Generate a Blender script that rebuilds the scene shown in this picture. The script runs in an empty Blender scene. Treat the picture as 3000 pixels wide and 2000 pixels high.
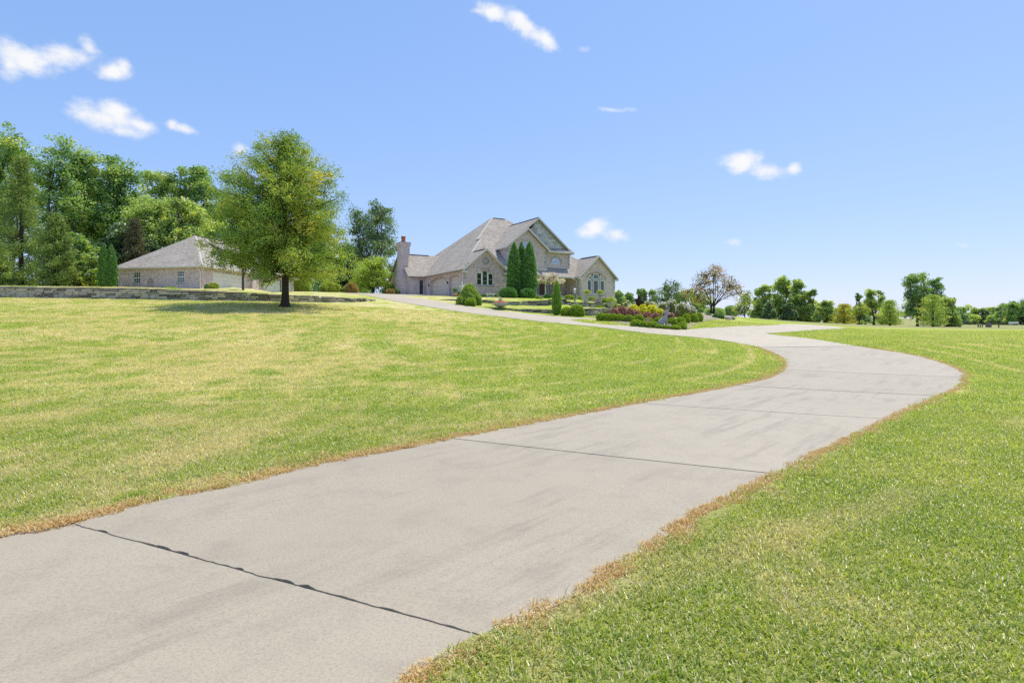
import bpy, math, random
import numpy as np
from mathutils import Vector, Matrix
from mathutils.geometry import tessellate_polygon, delaunay_2d_cdt

sc = bpy.context.scene
R = math.radians
# ---------------------------------------------------------------- camera
F, CX, HY, EYE = 1700.0, 1500.0, 955.0, 1.5          # focal length, centre, horizon (photo pixels); eye height
cam = bpy.data.cameras.new('camera')
cam_o = bpy.data.objects.new('camera', cam)
sc.collection.objects.link(cam_o)
cam_o.location = (0, 0, EYE)
cam_o.rotation_euler = (R(90), 0, 0)
cam.sensor_width = 36.0
cam.lens = 36.0 * F / 3000.0
cam.shift_y = -(1000 - HY) / 3000.0
cam.clip_start = 0.05
cam.clip_end = 5000
sc.camera = cam_o

# ---------------------------------------------------------------- light
SUN_AZ, SUN_EL = R(45), R(65)        # azimuth clockwise from +Y (view direction), elevation
SKY = 0.15
world = bpy.data.worlds.new('World')
sc.world = world
world.use_nodes = True
world.cycles.sampling_method = 'MANUAL'
world.cycles.sample_map_resolution = 256
sun = bpy.data.lights.new('sun', 'SUN')
sun.energy = 2.65
sun.angle = R(0.53)
sun.color = (1.0, 0.93, 0.78)
sun_o = bpy.data.objects.new('sun', sun)
sc.collection.objects.link(sun_o)
sdir = Vector((math.sin(SUN_AZ) * math.cos(SUN_EL), math.cos(SUN_AZ) * math.cos(SUN_EL), math.sin(SUN_EL)))
sun_o.rotation_euler = sdir.to_track_quat('Z', 'Y').to_euler()
sun_o.location = sdir * 200

sc.render.engine = 'CYCLES'
sc.cycles.use_denoising = False
sc.cycles.max_bounces = 6
sc.cycles.diffuse_bounces = 4
sc.cycles.glossy_bounces = 3
sc.cycles.transmission_bounces = 4
sc.cycles.transparent_max_bounces = 6
sc.cycles.use_adaptive_sampling = True
sc.cycles.adaptive_threshold = 0.01
sc.view_settings.view_transform = 'Standard'
sc.view_settings.look = 'None'
sc.view_settings.gamma = 1.0
sc.view_settings.use_curve_mapping = False
sc.view_settings.exposure = 0.88


def world_nodes():
    nt = world.node_tree
    nt.nodes.clear()
    N, L = nt.nodes.new, nt.links.new

    def math_(op, a, b=None, c=None, clamp=False):
        n = N('ShaderNodeMath'); n.operation = op; n.use_clamp = clamp
        for i, v in enumerate((a, b, c)):
            if v is None: continue
            if isinstance(v, (int, float)): n.inputs[i].default_value = v
            else: L(v, n.inputs[i])
        return n.outputs[0]
    sky = N('ShaderNodeTexSky'); sky.sky_type = 'NISHITA'; sky.sun_disc = False
    sky.sun_elevation = SUN_EL; sky.sun_rotation = SUN_AZ
    sky.altitude = 300; sky.air_density = 1.0; sky.dust_density = 0.4; sky.ozone_density = 3.0
    tc = N('ShaderNodeTexCoord')
    sep = N('ShaderNodeSeparateXYZ'); L(tc.outputs['Generated'], sep.inputs[0])
    x, y, z = sep.outputs
    az = math_('ARCTAN2', x, y)
    el = math_('ARCSINE', z)
    comb = N('ShaderNodeCombineXYZ'); L(az, comb.inputs[0]); L(el, comb.inputs[1])

    def noise(scale, detail, rough=0.55, lac=2.0, stretch=1.0, off=(0, 0, 0)):
        mp = N('ShaderNodeMapping'); L(comb.outputs[0], mp.inputs[0])
        mp.inputs['Scale'].default_value = (1.0, stretch, 1.0); mp.inputs['Location'].default_value = off
        n = N('ShaderNodeTexNoise'); n.noise_dimensions = '2D'; L(mp.outputs[0], n.inputs['Vector'])
        n.inputs['Scale'].default_value = scale; n.inputs['Detail'].default_value = detail
        n.inputs['Roughness'].default_value = rough; n.inputs['Lacunarity'].default_value = lac
        return n.outputs['Fac']
    # cloud lobes as compass bearing / height above the horizon: centre and half axes in degrees, tilt, opacity
    lobes = []

    def lobe(px, py, w, h, tilt=0.0, op=1.0):
        dx, dz = (px - CX) / F, (HY - py) / F
        a = math.atan(dx); e = math.atan(dz / math.hypot(dx, 1))
        k = 1.0 / math.hypot(dx, 1)
        lobes.append((a, e, w / F * k * k, h / F * k, R(tilt), op))
    for a in [(60, 165, 125, 52, -4, 1), (190, 160, 105, 42, 4, 1), (262, 140, 36, 38, 40, .85), (30, 190, 50, 50, 0, .9),
              (335, 212, 62, 30, 8, .85), (362, 200, 34, 32, 0, .8),
              (300, 345, 130, 44, -6, 1), (330, 325, 64, 40, 0, 1), (360, 385, 80, 26, 0, .85), (415, 370, 50, 22, -8, .6),
              (545, 380, 62, 17, -6, .5), (505, 365, 22, 17, 0, .4),
              (1450, 40, 80, 25, -18, .7), (1540, 75, 90, 34, -28, .85), (1600, 112, 48, 26, -40, .65), (1400, 30, 50, 12, 5, .45),
              (2175, 475, 68, 40, 0, .95), (2240, 500, 70, 28, -10, .85), (2325, 495, 28, 22, 0, .3),
              (1745, 665, 48, 30, 20, .75), (1800, 690, 55, 26, -8, .6), (1715, 680, 40, 18, 0, .5),
              (2150, 705, 34, 16, -15, .28), (1790, 322, 55, 9, -8, .3), (1845, 322, 30, 11, -5, .28),
              (705, 440, 30, 20, 0, .35), (1715, 145, 26, 12, 0, .22), (2820, 718, 40, 14, -6, .16)]:
        lobe(*a)
    n1 = noise(19.0, 6.0, 0.62, stretch=1.35)
    n2 = noise(70.0, 2.0, 0.6, stretch=1.3, off=(3.1, 1.7, 0))
    nn = math_('ADD', math_('MULTIPLY', math_('SUBTRACT', n1, 0.5), 1.55), math_('MULTIPLY', math_('SUBTRACT', n2, 0.5), 0.28))
    low = None
    for (a, e, ra, re, t, op) in lobes:
        mp = N('ShaderNodeMapping'); mp.vector_type = 'TEXTURE'; L(comb.outputs[0], mp.inputs[0])
        mp.inputs['Location'].default_value = (a, e, (1 - op) * .75); mp.inputs['Rotation'].default_value = (0, 0, t)
        mp.inputs['Scale'].default_value = (ra, re, 1)
        ln = N('ShaderNodeVectorMath'); ln.operation = 'LENGTH'; L(mp.outputs[0], ln.inputs[0])
        low = ln.outputs['Value'] if low is None else math_('SMOOTH_MIN', low, ln.outputs['Value'], .55)
    f = math_('ADD', math_('SUBTRACT', 1.0, low), nn)
    mr = N('ShaderNodeMapRange'); mr.interpolation_type = 'SMOOTHSTEP'
    L(f, mr.inputs['Value']); mr.inputs['From Min'].default_value = -0.05; mr.inputs['From Max'].default_value = 0.95
    total = mr.outputs[0]
    # the same scattered fair-weather clouds go on round the rest of the sky
    g = noise(5.0, 3.0, 0.55, stretch=2.2, off=(7.3, 2.2, 0))
    gm = N('ShaderNodeMapRange'); gm.interpolation_type = 'SMOOTHSTEP'; L(g, gm.inputs['Value'])
    gm.inputs['From Min'].default_value = 0.60; gm.inputs['From Max'].default_value = 0.72
    away = N('ShaderNodeMapRange'); away.interpolation_type = 'SMOOTHSTEP'; L(math_('ABSOLUTE', az), away.inputs['Value'])
    away.inputs['From Min'].default_value = R(46); away.inputs['From Max'].default_value = R(58)
    up = N('ShaderNodeMapRange'); up.interpolation_type = 'SMOOTHSTEP'; L(el, up.inputs['Value'])
    up.inputs['From Min'].default_value = R(2); up.inputs['From Max'].default_value = R(10)
    total = math_('MAXIMUM', total, math_('MULTIPLY', math_('MULTIPLY', gm.outputs[0], away.outputs[0]), up.outputs[0]))
    mix = N('ShaderNodeMix'); mix.data_type = 'RGBA'
    # softened contrast between zenith and horizon, channel by channel
    sepc = N('ShaderNodeSeparateColor'); L(sky.outputs[0], sepc.inputs[0])
    cmb = N('ShaderNodeCombineColor')
    for i, (g_, k_) in enumerate(SKY_TONE):
        L(math_('MULTIPLY', math_('POWER', sepc.outputs[i], g_), k_), cmb.inputs[i])
    L(total, mix.inputs['Factor']); L(cmb.outputs[0], mix.inputs['A'])
    cv = 0.53 / SKY
    shade = N('ShaderNodeMix'); shade.data_type = 'RGBA'; L(n1, shade.inputs['Factor'])
    shade.inputs['A'].default_value = (cv * .86, cv * .90, cv * .98, 1); shade.inputs['B'].default_value = (cv * 1.04, cv * 1.03, cv * 1.02, 1)
    L(shade.outputs['Result'], mix.inputs['B'])
    bg = N('ShaderNodeBackground'); bg.inputs['Strength'].default_value = SKY
    L(mix.outputs['Result'], bg.inputs['Color'])
    out = N('ShaderNodeOutputWorld'); L(bg.outputs[0], out.inputs[0])


SKY_TONE = ((.66, .815), (.50, 1.14), (.40, 1.85))      # gamma and gain of red, green, blue
world_nodes()

# ---------------------------------------------------------------- helpers
COL = sc.collection


def P(x, y, Y):
    """photo pixel at depth Y (metres in front of the camera) -> world point"""
    return np.array(((x - CX) / F * Y, Y, EYE + (HY - y) / F * Y))


def tag(o, label=None, cat=None, group=None, kind=None):
    if label: o['label'] = label
    if cat: o['category'] = cat
    if group: o['group'] = group
    if kind: o['kind'] = kind
    return o


def empty(name, loc=(0, 0, 0), rz=0.0, parent=None):
    o = bpy.data.objects.new(name, None)
    o.empty_display_size = 0.3
    o.location = loc; o.rotation_euler = (0, 0, rz)
    COL.objects.link(o)
    if parent: o.parent = parent
    return o


def thing(name, label, cat, loc=(0, 0, 0), rz=0.0, group=None):
    return tag(empty(name, loc, rz), label, cat, group)


def link(name, me, mat=None, parent=None, loc=None, rz=None):
    o = bpy.data.objects.new(name, me)
    COL.objects.link(o)
    if mat is not None and not me.materials: me.materials.append(mat)
    if parent: o.parent = parent
    if loc is not None: o.location = loc
    if rz is not None: o.rotation_euler = (0, 0, rz)
    return o


def copy_tree(o, parent=None):
    c = o.copy(); COL.objects.link(c); c.parent = parent
    for ch in list(o.children): copy_tree(ch, c)
    return c


def np_mesh(name, V, Fq, smooth=False, attrs=None, uv=None):
    """fast mesh from numpy arrays; Fq is (n,3) or (n,4)"""
    me = bpy.data.meshes.new(name)
    V = np.asarray(V, np.float32); Fq = np.asarray(Fq, np.int32)
    k = Fq.shape[1]
    me.vertices.add(len(V)); me.vertices.foreach_set('co', V.ravel())
    me.loops.add(Fq.size); me.loops.foreach_set('vertex_index', Fq.ravel())
    me.polygons.add(len(Fq))
    me.polygons.foreach_set('loop_start', np.arange(0, Fq.size, k, dtype=np.int32))
    me.polygons.foreach_set('use_smooth', np.full(len(Fq), smooth, bool))
    if attrs:
        for nm, (dom, arr) in attrs.items():
            a = me.attributes.new(nm, 'FLOAT', dom)
            a.data.foreach_set('value', np.asarray(arr, np.float32).ravel())
    if uv is not None:
        ul = me.uv_layers.new(name='UVMap')
        ul.data.foreach_set('uv', np.asarray(uv, np.float32).ravel())
    me.update(calc_edges=True)
    return me


class MB:
    """collects shapes into one mesh; faces get metre-scaled UVs from their own plane"""
    def __init__(s): s.v = []; s.f = []; s.sm = []

    def add(s, vs, fs, smooth=False, M=None):
        b = len(s.v)
        for p in vs:
            p = Vector(p)
            s.v.append(M @ p if M is not None else p)
        for f in fs: s.f.append([b + i for i in f]); s.sm.append(smooth)
        return s

    def box(s, x0, x1, y0, y1, z0, z1, M=None):
        vs = [(x0, y0, z0), (x1, y0, z0), (x1, y1, z0), (x0, y1, z0), (x0, y0, z1), (x1, y0, z1), (x1, y1, z1), (x0, y1, z1)]
        return s.add(vs, [(0, 3, 2, 1), (4, 5, 6, 7), (0, 1, 5, 4), (1, 2, 6, 5), (2, 3, 7, 6), (3, 0, 4, 7)], False, M)

    def bar(s, a, b, w, h):
        """rectangular bar from a to b"""
        a = Vector(a); b = Vector(b); d = (b - a); ln = d.length
        q = d.to_track_quat('X', 'Z').to_matrix().to_4x4()
        return s.box(0, ln, -w / 2, w / 2, -h / 2, h / 2, Matrix.Translation(a) @ q)

    def tube(s, pts, rad, n=8, cap=True, smooth=True):
        pts = [Vector(p) for p in pts]
        if not hasattr(rad, '__len__'): rad = [rad] * len(pts)
        b = len(s.v); up = Vector((0, 0, 1)); side = None
        for i, p in enumerate(pts):
            t = (pts[min(i + 1, len(pts) - 1)] - pts[max(i - 1, 0)])
            t = t.normalized() if t.length > 1e-9 else Vector((0, 0, 1))
            if side is None:
                side = t.cross(up) if abs(t.dot(up)) < 0.95 else t.cross(Vector((1, 0, 0)))
            side = (side - t * side.dot(t)).normalized(); o2 = t.cross(side)
            for k in range(n):
                a = 2 * math.pi * k / n
                s.v.append(p + (side * math.cos(a) + o2 * math.sin(a)) * rad[i])
        for i in range(len(pts) - 1):
            for k in range(n):
                s.f.append([b + i * n + k, b + i * n + (k + 1) % n, b + (i + 1) * n + (k + 1) % n, b + (i + 1) * n + k]); s.sm.append(smooth)
        if cap:
            s.f.append([b + k for k in range(n)][::-1]); s.sm.append(False)
            e = b + (len(pts) - 1) * n
            s.f.append([e + k for k in range(n)]); s.sm.append(False)
        return s

    def lathe(s, prof, n=16, c=(0, 0, 0), smooth=True, sx=1.0, sy=1.0):
        """prof: list of (r, z)"""
        b = len(s.v)
        for (r, z) in prof:
            for k in range(n):
                a = 2 * math.pi * k / n
                s.v.append(Vector((c[0] + sx * r * math.cos(a), c[1] + sy * r * math.sin(a), c[2] + z)))
        m = len(prof)
        for i in range(m - 1):
            for k in range(n):
                s.f.append([b + i * n + k, b + i * n + (k + 1) % n, b + (i + 1) * n + (k + 1) % n, b + (i + 1) * n + k]); s.sm.append(smooth)
        if prof[0][0] > 1e-4: s.f.append([b + k for k in range(n)][::-1]); s.sm.append(False)
        if prof[-1][0] > 1e-4: s.f.append([b + (m - 1) * n + k for k in range(n)]); s.sm.append(False)
        return s

    def ball(s, c, rx, ry=None, rz=None, n=12, m=8, M=None):
        ry = ry or rx; rz = rz or rx
        b = len(s.v)
        for i in range(m + 1):
            th = math.pi * i / m
            for k in range(n):
                a = 2 * math.pi * k / n
                p = Vector((rx * math.sin(th) * math.cos(a), ry * math.sin(th) * math.sin(a), -rz * math.cos(th)))
                if M is not None: p = M @ p
                s.v.append(Vector(c) + p)
        for i in range(m):
            for k in range(n):
                s.f.append([b + i * n + k, b + i * n + (k + 1) % n, b + (i + 1) * n + (k + 1) % n, b + (i + 1) * n + k]); s.sm.append(True)
        return s

    def prism(s, poly, d):
        """extrude a planar polygon (3D points) by vector d"""
        n = len(poly); poly = [Vector(p) for p in poly]; d = Vector(d)
        s.add(poly + [p + d for p in poly],
              [list(range(n))[::-1], [n + i for i in range(n)]] + [[i, (i + 1) % n, n + (i + 1) % n, n + i] for i in range(n)])
        return s

    def mesh(s, name):
        me = bpy.data.meshes.new(name)
        me.from_pydata([tuple(p) for p in s.v], [], s.f)
        me.polygons.foreach_set('use_smooth', s.sm)
        ul = me.uv_layers.new(name='UVMap')
        co = s.v; k = 0
        uvs = []
        for p in me.polygons:
            nrm = p.normal
            if abs(nrm.z) > 0.995: t = Vector((1, 0, 0))
            else: t = Vector((-nrm.y, nrm.x, 0)).normalized()
            bt = nrm.cross(t)
            for vi in p.vertices:
                q = co[vi]; uvs += [q.dot(t), q.dot(bt)]
        ul.data.foreach_set('uv', uvs)
        me.update(calc_edges=True)
        return me

    def build(s, name, mat, parent=None, loc=None, rz=None):
        me = s.mesh(name)
        me.materials.append(mat)
        return link(name, me, None, parent, loc, rz)


# ---------------------------------------------------------------- materials
def new_mat(name):
    m = bpy.data.materials.new(name); m.use_nodes = True
    nt = m.node_tree; nt.nodes.clear()
    return m, nt


class NT:
    def __init__(s, name):
        s.m, s.nt = new_mat(name)
        s.out = s.nt.nodes.new('ShaderNodeOutputMaterial')

    def n(s, t, **kw):
        n = s.nt.nodes.new(t)
        for k, v in kw.items(): setattr(n, k, v)
        return n

    def l(s, a, b): s.nt.links.new(a, b)

    def setin(s, node, **kw):
        for k, v in kw.items():
            k = k.replace('_', ' ')
            if hasattr(v, 'is_output') or isinstance(v, bpy.types.NodeSocket): s.l(v, node.inputs[k])
            else: node.inputs[k].default_value = v
        return node

    def math(s, op, a, b=None, clamp=False):
        n = s.n('ShaderNodeMath', operation=op, use_clamp=clamp)
        for i, v in enumerate((a, b)):
            if v is None: continue
            if isinstance(v, (int, float)): n.inputs[i].default_value = v
            else: s.l(v, n.inputs[i])
        return n.outputs[0]

    def noise(s, vec, scale, detail=4, rough=0.55, dist=0.0, dim='3D'):
        n = s.n('ShaderNodeTexNoise', noise_dimensions=dim)
        if vec is not None: s.l(vec, n.inputs['Vector'])
        n.inputs['Scale'].default_value = scale; n.inputs['Detail'].default_value = detail
        n.inputs['Roughness'].default_value = rough; n.inputs['Distortion'].default_value = dist
        return n.outputs['Fac']

    def ramp(s, fac, stops, interp='LINEAR'):
        n = s.n('ShaderNodeValToRGB'); n.color_ramp.interpolation = interp
        e = n.color_ramp.elements
        while len(e) < len(stops): e.new(0.5)
        for i, (p, c) in enumerate(stops):
            e[i].position = p
            e[i].color = (c, c, c, 1) if isinstance(c, (int, float)) else (*c, 1)
        s.l(fac, n.inputs[0])
        return n.outputs[0]

    def mix(s, fac, a, b, blend='MIX'):
        n = s.n('ShaderNodeMix', data_type='RGBA', blend_type=blend)
        if isinstance(fac, (int, float)): n.inputs['Factor'].default_value = fac
        else: s.l(fac, n.inputs['Factor'])
        for k, v in (('A', a), ('B', b)):
            if isinstance(v, tuple): n.inputs[k].default_value = (*v[:3], 1)
            else: s.l(v, n.inputs[k])
        return n.outputs['Result']

    def maprange(s, v, a, b, c=0.0, d=1.0, smooth=True):
        n = s.n('ShaderNodeMapRange', interpolation_type='SMOOTHSTEP' if smooth else 'LINEAR')
        s.l(v, n.inputs['Value'])
        n.inputs['From Min'].default_value = a; n.inputs['From Max'].default_value = b
        n.inputs['To Min'].default_value = c; n.inputs['To Max'].default_value = d
        return n.outputs[0]

    def mapping(s, vec, scale=(1, 1, 1), loc=(0, 0, 0), rot=(0, 0, 0)):
        n = s.n('ShaderNodeMapping'); s.l(vec, n.inputs[0])
        n.inputs['Scale'].default_value = scale; n.inputs['Location'].default_value = loc; n.inputs['Rotation'].default_value = rot
        return n.outputs[0]

    def bump(s, h, strength=0.3, dist=0.02):
        n = s.n('ShaderNodeBump'); s.l(h, n.inputs['Height'])
        n.inputs['Strength'].default_value = strength; n.inputs['Distance'].default_value = dist
        return n.outputs[0]

    def principled(s, color, rough=0.8, normal=None, metal=0.0, spec=0.3):
        b = s.n('ShaderNodeBsdfPrincipled')
        if isinstance(color, tuple): b.inputs['Base Color'].default_value = (*color[:3], 1)
        else: s.l(color, b.inputs['Base Color'])
        if isinstance(rough, (int, float)): b.inputs['Roughness'].default_value = rough
        else: s.l(rough, b.inputs['Roughness'])
        b.inputs['Metallic'].default_value = metal
        b.inputs['Specular IOR Level'].default_value = spec
        if normal is not None: s.l(normal, b.inputs['Normal'])
        s.l(b.outputs[0], s.out.inputs[0])
        return b

    def uv(s): return s.n('ShaderNodeUVMap', uv_map='UVMap').outputs[0]
    def pos(s): return s.n('ShaderNodeNewGeometry').outputs['Position']
    def obj(s): return s.n('ShaderNodeTexCoord').outputs['Object']
    def attr(s, name): return s.n('ShaderNodeAttribute', attribute_name=name).outputs['Fac']
    def rand(s): return s.n('ShaderNodeObjectInfo').outputs['Random']


def plain(name, col, rough=0.6, var=0.12, scale=6.0, metal=0.0, spec=0.3, bump=0.0):
    t = NT(name)
    n = t.noise(t.obj(), scale, 5)
    c = t.mix(n, tuple(x * (1 - var) for x in col), tuple(min(1, x * (1 + var)) for x in col))
    nm = t.bump(t.noise(t.obj(), scale * 4, 4), bump, 0.02) if bump else None
    t.principled(c, rough, nm, metal, spec)
    return t.m


LEAF_GAIN = 2.1


def leaf_mat(name, ramp, trans=0.4, gloss=0.06, tt=(1.25, 1.2, .55), gain=1.0):
    """two-sided leaf: diffuse + translucent, colour from each leaf's own tint value"""
    t = NT(name)
    col = t.ramp(t.attr('tint'), [(p, tuple(min(.85, x * LEAF_GAIN * gain) for x in c)) for p, c in ramp])
    d = t.n('ShaderNodeBsdfDiffuse'); t.l(col, d.inputs[0])
    tr = t.n('ShaderNodeBsdfTranslucent')
    tc = t.mix(1.0, col, tt, 'MULTIPLY'); t.l(tc, tr.inputs[0])
    m1 = t.n('ShaderNodeMixShader'); m1.inputs[0].default_value = trans
    t.l(d.outputs[0], m1.inputs[1]); t.l(tr.outputs[0], m1.inputs[2])
    g = t.n('ShaderNodeBsdfGlossy'); g.inputs['Roughness'].default_value = 0.45
    m2 = t.n('ShaderNodeMixShader'); m2.inputs[0].default_value = gloss
    t.l(m1.outputs[0], m2.inputs[1]); t.l(g.outputs[0], m2.inputs[2])
    t.l(m2.outputs[0], t.out.inputs[0])
    return t.m
# ================================================================ the lie of the land
def pxw(x, y, Y): return tuple(P(x, y, Y))


# retaining walls: foot of the wall as (pixel x, pixel y, depth, height of the step)
LEFT_WALL = [(-900, 862, 50, .95), (-150, 870, 47.5, .95), (0, 872, 47, .95), (345, 876, 46.5, .93), (600, 880.5, 46.5, .85),
             (820, 884.5, 48, .63), (960, 887, 51, .54), (1040, 887.5, 54, .36), (1070, 887, 55.5, .30), (1110, 884, 58, .0)]
UPPER_WALL = [(1262, 878, 60.5, .0), (1330, 883, 59.5, .2), (1429, 887.5, 58, .33), (1500, 892, 57, .38), (1570, 899, 56, .53),
              (1640, 903, 55.5, .6), (1705, 906, 55.5, .66), (1755, 906, 55.5, .60), (1800, 903, 56.5, .42), (1860, 900, 58, 0)]
LOWER_WALL = [(1392, 898.5, 54, .0), (1440, 903, 52.5, .14), (1495, 909.5, 51.5, .2), (1560, 917, 50.5, .34), (1620, 922, 50, .42),
              (1680, 928, 49, .54), (1738, 931, 48.5, .64), (1790, 921, 50.5, .42), (1830, 914, 52.5, 0)]


class Wall:
    def __init__(s, pts):
        s.w = np.array([P(a, b, c) for a, b, c, h in pts]); s.h = np.array([p[3] for p in pts])

    def dist(s, X, Y):
        """signed distance (positive = behind, uphill side) and step height at the nearest point"""
        best = np.full(X.shape, 1e9); hh = np.zeros(X.shape); sg = np.ones(X.shape)
        for i in range(len(s.w) - 1):
            a, b = s.w[i, :2], s.w[i + 1, :2]
            d = b - a; L2 = d @ d
            t = np.clip(((X - a[0]) * d[0] + (Y - a[1]) * d[1]) / L2, 0, 1)
            qx, qy = X - (a[0] + t * d[0]), Y - (a[1] + t * d[1])
            r = np.hypot(qx, qy); m = r < best
            best = np.where(m, r, best); hh = np.where(m, s.h[i] * (1 - t) + s.h[i + 1] * t, hh)
            sg = np.where(m, np.sign(d[0] * qy - d[1] * qx), sg)
        return best * sg, hh


WALLS = [Wall(LEFT_WALL), Wall(UPPER_WALL), Wall(LOWER_WALL)]


def smooth01(t):
    t = np.clip(t, 0, 1); return t * t * (3 - 2 * t)


def steps(X, Y):
    z = np.zeros(X.shape)
    for w in WALLS:
        d, h = w.dist(X, Y)
        z += h * smooth01((d - .14) / .26)
    return z


CTRL = [  # pixel x, pixel y, depth of points on the ground
    (2134, 1003, 30), (2244, 978, 36), (2454, 964, 46), (2321, 952, 50), (2248, 954, 46), (2134, 961, 42), (2008, 968, 37.5),
    (1900, 977, 34), (1800, 966, 37), (1700, 956, 40), (1604, 946.5, 42), (1468, 929, 45), (1332, 912.5, 48.5), (1223, 895, 53),
    (1155, 884, 57.5), (1087, 870, 64), (1060, 863, 69), (1250, 876, 60), (1332, 890, 54.5), (1177, 866, 66), (1468, 912, 50.3),
    (1550, 919, 48.7), (1637, 925, 47), (1686, 930, 46), (2508, 1015, 27), (2828, 1113, 15), (2300, 1070, 20), (2700, 966, 50),
    (3000, 968, 50), (2900, 1000, 28), (835, 897, 42), (700, 925, 34.5), (0, 872, 46.6), (345, 876, 46), (600, 880.5, 46),
    (820, 884.5, 47.5), (960, 887, 50.5), (1040, 887.5, 53.5), (1440, 903, 52), (1560, 917, 50), (1620, 922, 49.5), (1738, 931, 48),
    (1570, 899, 55.5), (1429, 887.5, 57.5), (1705, 906, 55), (1437, 873, 66), (1350, 868, 70.5), (1250, 866.5, 76), (1114, 863.5, 73),
    (0, 838, 48), (590, 848, 63), (345, 845, 66), (861, 853, 80), (600, 850, 48), (960, 866, 53), (1000, 861, 66), (100, 838, 62),
    (1945, 955, 37.5), (1800, 941, 42.5), (1880, 925, 46.5), (2000, 931, 46), (1860, 902, 54), (2095, 920, 58), (2050, 942, 46),
    (2240, 943, 70), (2415, 947, 170), (2290, 945, 190), (2470, 957, 125), (2735, 958, 115), (2960, 951, 290), (2620, 958, 120),
    (1835, 905, 110), (1660, 884, 74), (1800, 889, 80),
]
ANCH = [(-30, -25, 0), (0, -25, 0), (30, -25, -.1), (-6, 1, 0), (0, 2.5, 0), (5, 4, 0), (12, 6, 0), (2, 8, 0), (-9, 3, .02), (8, 13, .02), (-2, 14, .2),
        (-13, 13, .42), (-1, 25, .78), (-11, 27, 1.45), (-30, 30, 2.0), (-28, 14, .8), (22, 16, .1), (30, 30, .75), (60, 45, 1.0),
        (100, 15, -.3), (120, 130, 1.3), (220, 280, 2.2), (0, 150, 5.2), (-60, 120, 7), (-110, 90, 7), (-40, 95, 6.6), (-90, 45, 4.4),
        (-160, 130, 7.5), (-75, 75, 6.4), (0, 320, 5), (-200, 350, 9), (320, 520, 6), (0, 560, 8), (450, 200, 2), (-400, 100, 8), (300, -60, -1), (-300, -60, 0)]
_c = np.array([P(*c) for c in CTRL] + [np.array(a, float) for a in ANCH])
_c[:, 2] -= steps(_c[:, 0], _c[:, 1])


def _U(r2): return np.where(r2 > 0, r2 * np.log(r2 + 1e-12), 0.0)


_n = len(_c)
_K = _U((_c[:, None, 0] - _c[None, :, 0]) ** 2 + (_c[:, None, 1] - _c[None, :, 1]) ** 2) / 1000.0 + np.eye(_n) * 0.06
_Pm = np.c_[np.ones(_n), _c[:, :2] / 50]
_A = np.block([[_K, _Pm], [_Pm.T, np.zeros((3, 3))]])
_w = np.linalg.solve(_A, np.r_[_c[:, 2], 0, 0, 0])


def base_z(X, Y):
    X = np.atleast_1d(np.asarray(X, float)); Y = np.atleast_1d(np.asarray(Y, float))
    out = np.empty(X.size); xf, yf = X.ravel(), Y.ravel()
    for i in range(0, X.size, 20000):
        x, y = xf[i:i + 20000], yf[i:i + 20000]
        r2 = (x[:, None] - _c[None, :, 0]) ** 2 + (y[:, None] - _c[None, :, 1]) ** 2
        out[i:i + 20000] = (_U(r2) / 1000.0) @ _w[:_n] + _w[_n] + _w[_n + 1] * x / 50 + _w[_n + 2] * y / 50
    return out.reshape(X.shape)


def gz(X, Y):
    X = np.atleast_1d(np.asarray(X, float)); Y = np.atleast_1d(np.asarray(Y, float))
    return base_z(X, Y) + steps(X, Y)


def gz1(x, y): return float(gz([x], [y])[0])


def hit(px, py, y0=1.0, y1=130.0):
    """where the sight line through a photo pixel meets the ground"""
    Ys = np.concatenate([np.arange(y0, 12, .1), np.arange(12, y1, .25)])
    X = (px - CX) / F * Ys; Z = EYE + (HY - py) / F * Ys
    d = Z - gz(X, Ys)
    i = np.where(d <= 0)[0]
    if len(i) == 0:
        i = int(np.argmin(np.abs(d))); Yh = Ys[i]
    else:
        i = i[0]
        Yh = Ys[i] if i == 0 else Ys[i - 1] + (Ys[i] - Ys[i - 1]) * d[i - 1] / (d[i - 1] - d[i])
    return np.array(((px - CX) / F * Yh, Yh))


def on(px, Y):
    """ground point under pixel column px at depth Y"""
    x = (px - CX) / F * Y
    return np.array((x, Y, gz1(x, Y)))


def spline(pts, step):
    """Catmull-Rom through 2D points, resampled"""
    p = np.array(pts, float); out = []
    q = np.vstack([2 * p[0] - p[1], p, 2 * p[-1] - p[-2]])
    for i in range(1, len(q) - 2):
        n = max(1, int(np.linalg.norm(q[i + 1] - q[i]) / step))
        for k in range(n):
            t = k / n
            out.append(.5 * ((2 * q[i]) + (-q[i - 1] + q[i + 1]) * t + (2 * q[i - 1] - 5 * q[i] + 4 * q[i + 1] - q[i + 2]) * t * t
                             + (-q[i - 1] + 3 * q[i] - 3 * q[i + 1] + q[i + 2]) * t ** 3))
    out.append(p[-1])
    return np.array(out)


# ---------------------------------------------------------------- driveway outline
EL = [(-420, 1650), (0, 1569), (204, 1534), (383, 1483), (638, 1430), (957, 1355), (1160, 1317), (1320, 1286), (1500, 1252), (1700, 1214),
      (1865, 1183), (2040, 1152), (2150, 1131), (2251, 1108), (2293, 1084), (2300, 1063), (2274, 1040), (2222, 1018)]
ER = [(1100, 2090), (1237, 1993), (1310, 1935), (1425, 1868), (1658, 1766), (1888, 1624), (2104, 1486), (2280, 1392), (2368, 1349), (2485, 1293),
      (2605, 1230), (2672, 1199), (2760, 1162), (2812, 1134), (2827, 1108), (2817, 1087), (2765, 1066), (2695, 1045), (2602, 1029), (2513, 1015)]
JL = [2, 7, 10, 12, 14, 17]; JR = [3, 7, 10, 12, 14, 19]       # joints: index into the edges
wl = [hit(*p) for p in EL]; wr = [hit(*p) for p in ER]
wl[0] = np.array((-5.2, 2.6)); wl = [np.array((-8.2, .2))] + wl; JL = [j + 1 for j in JL]
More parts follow.
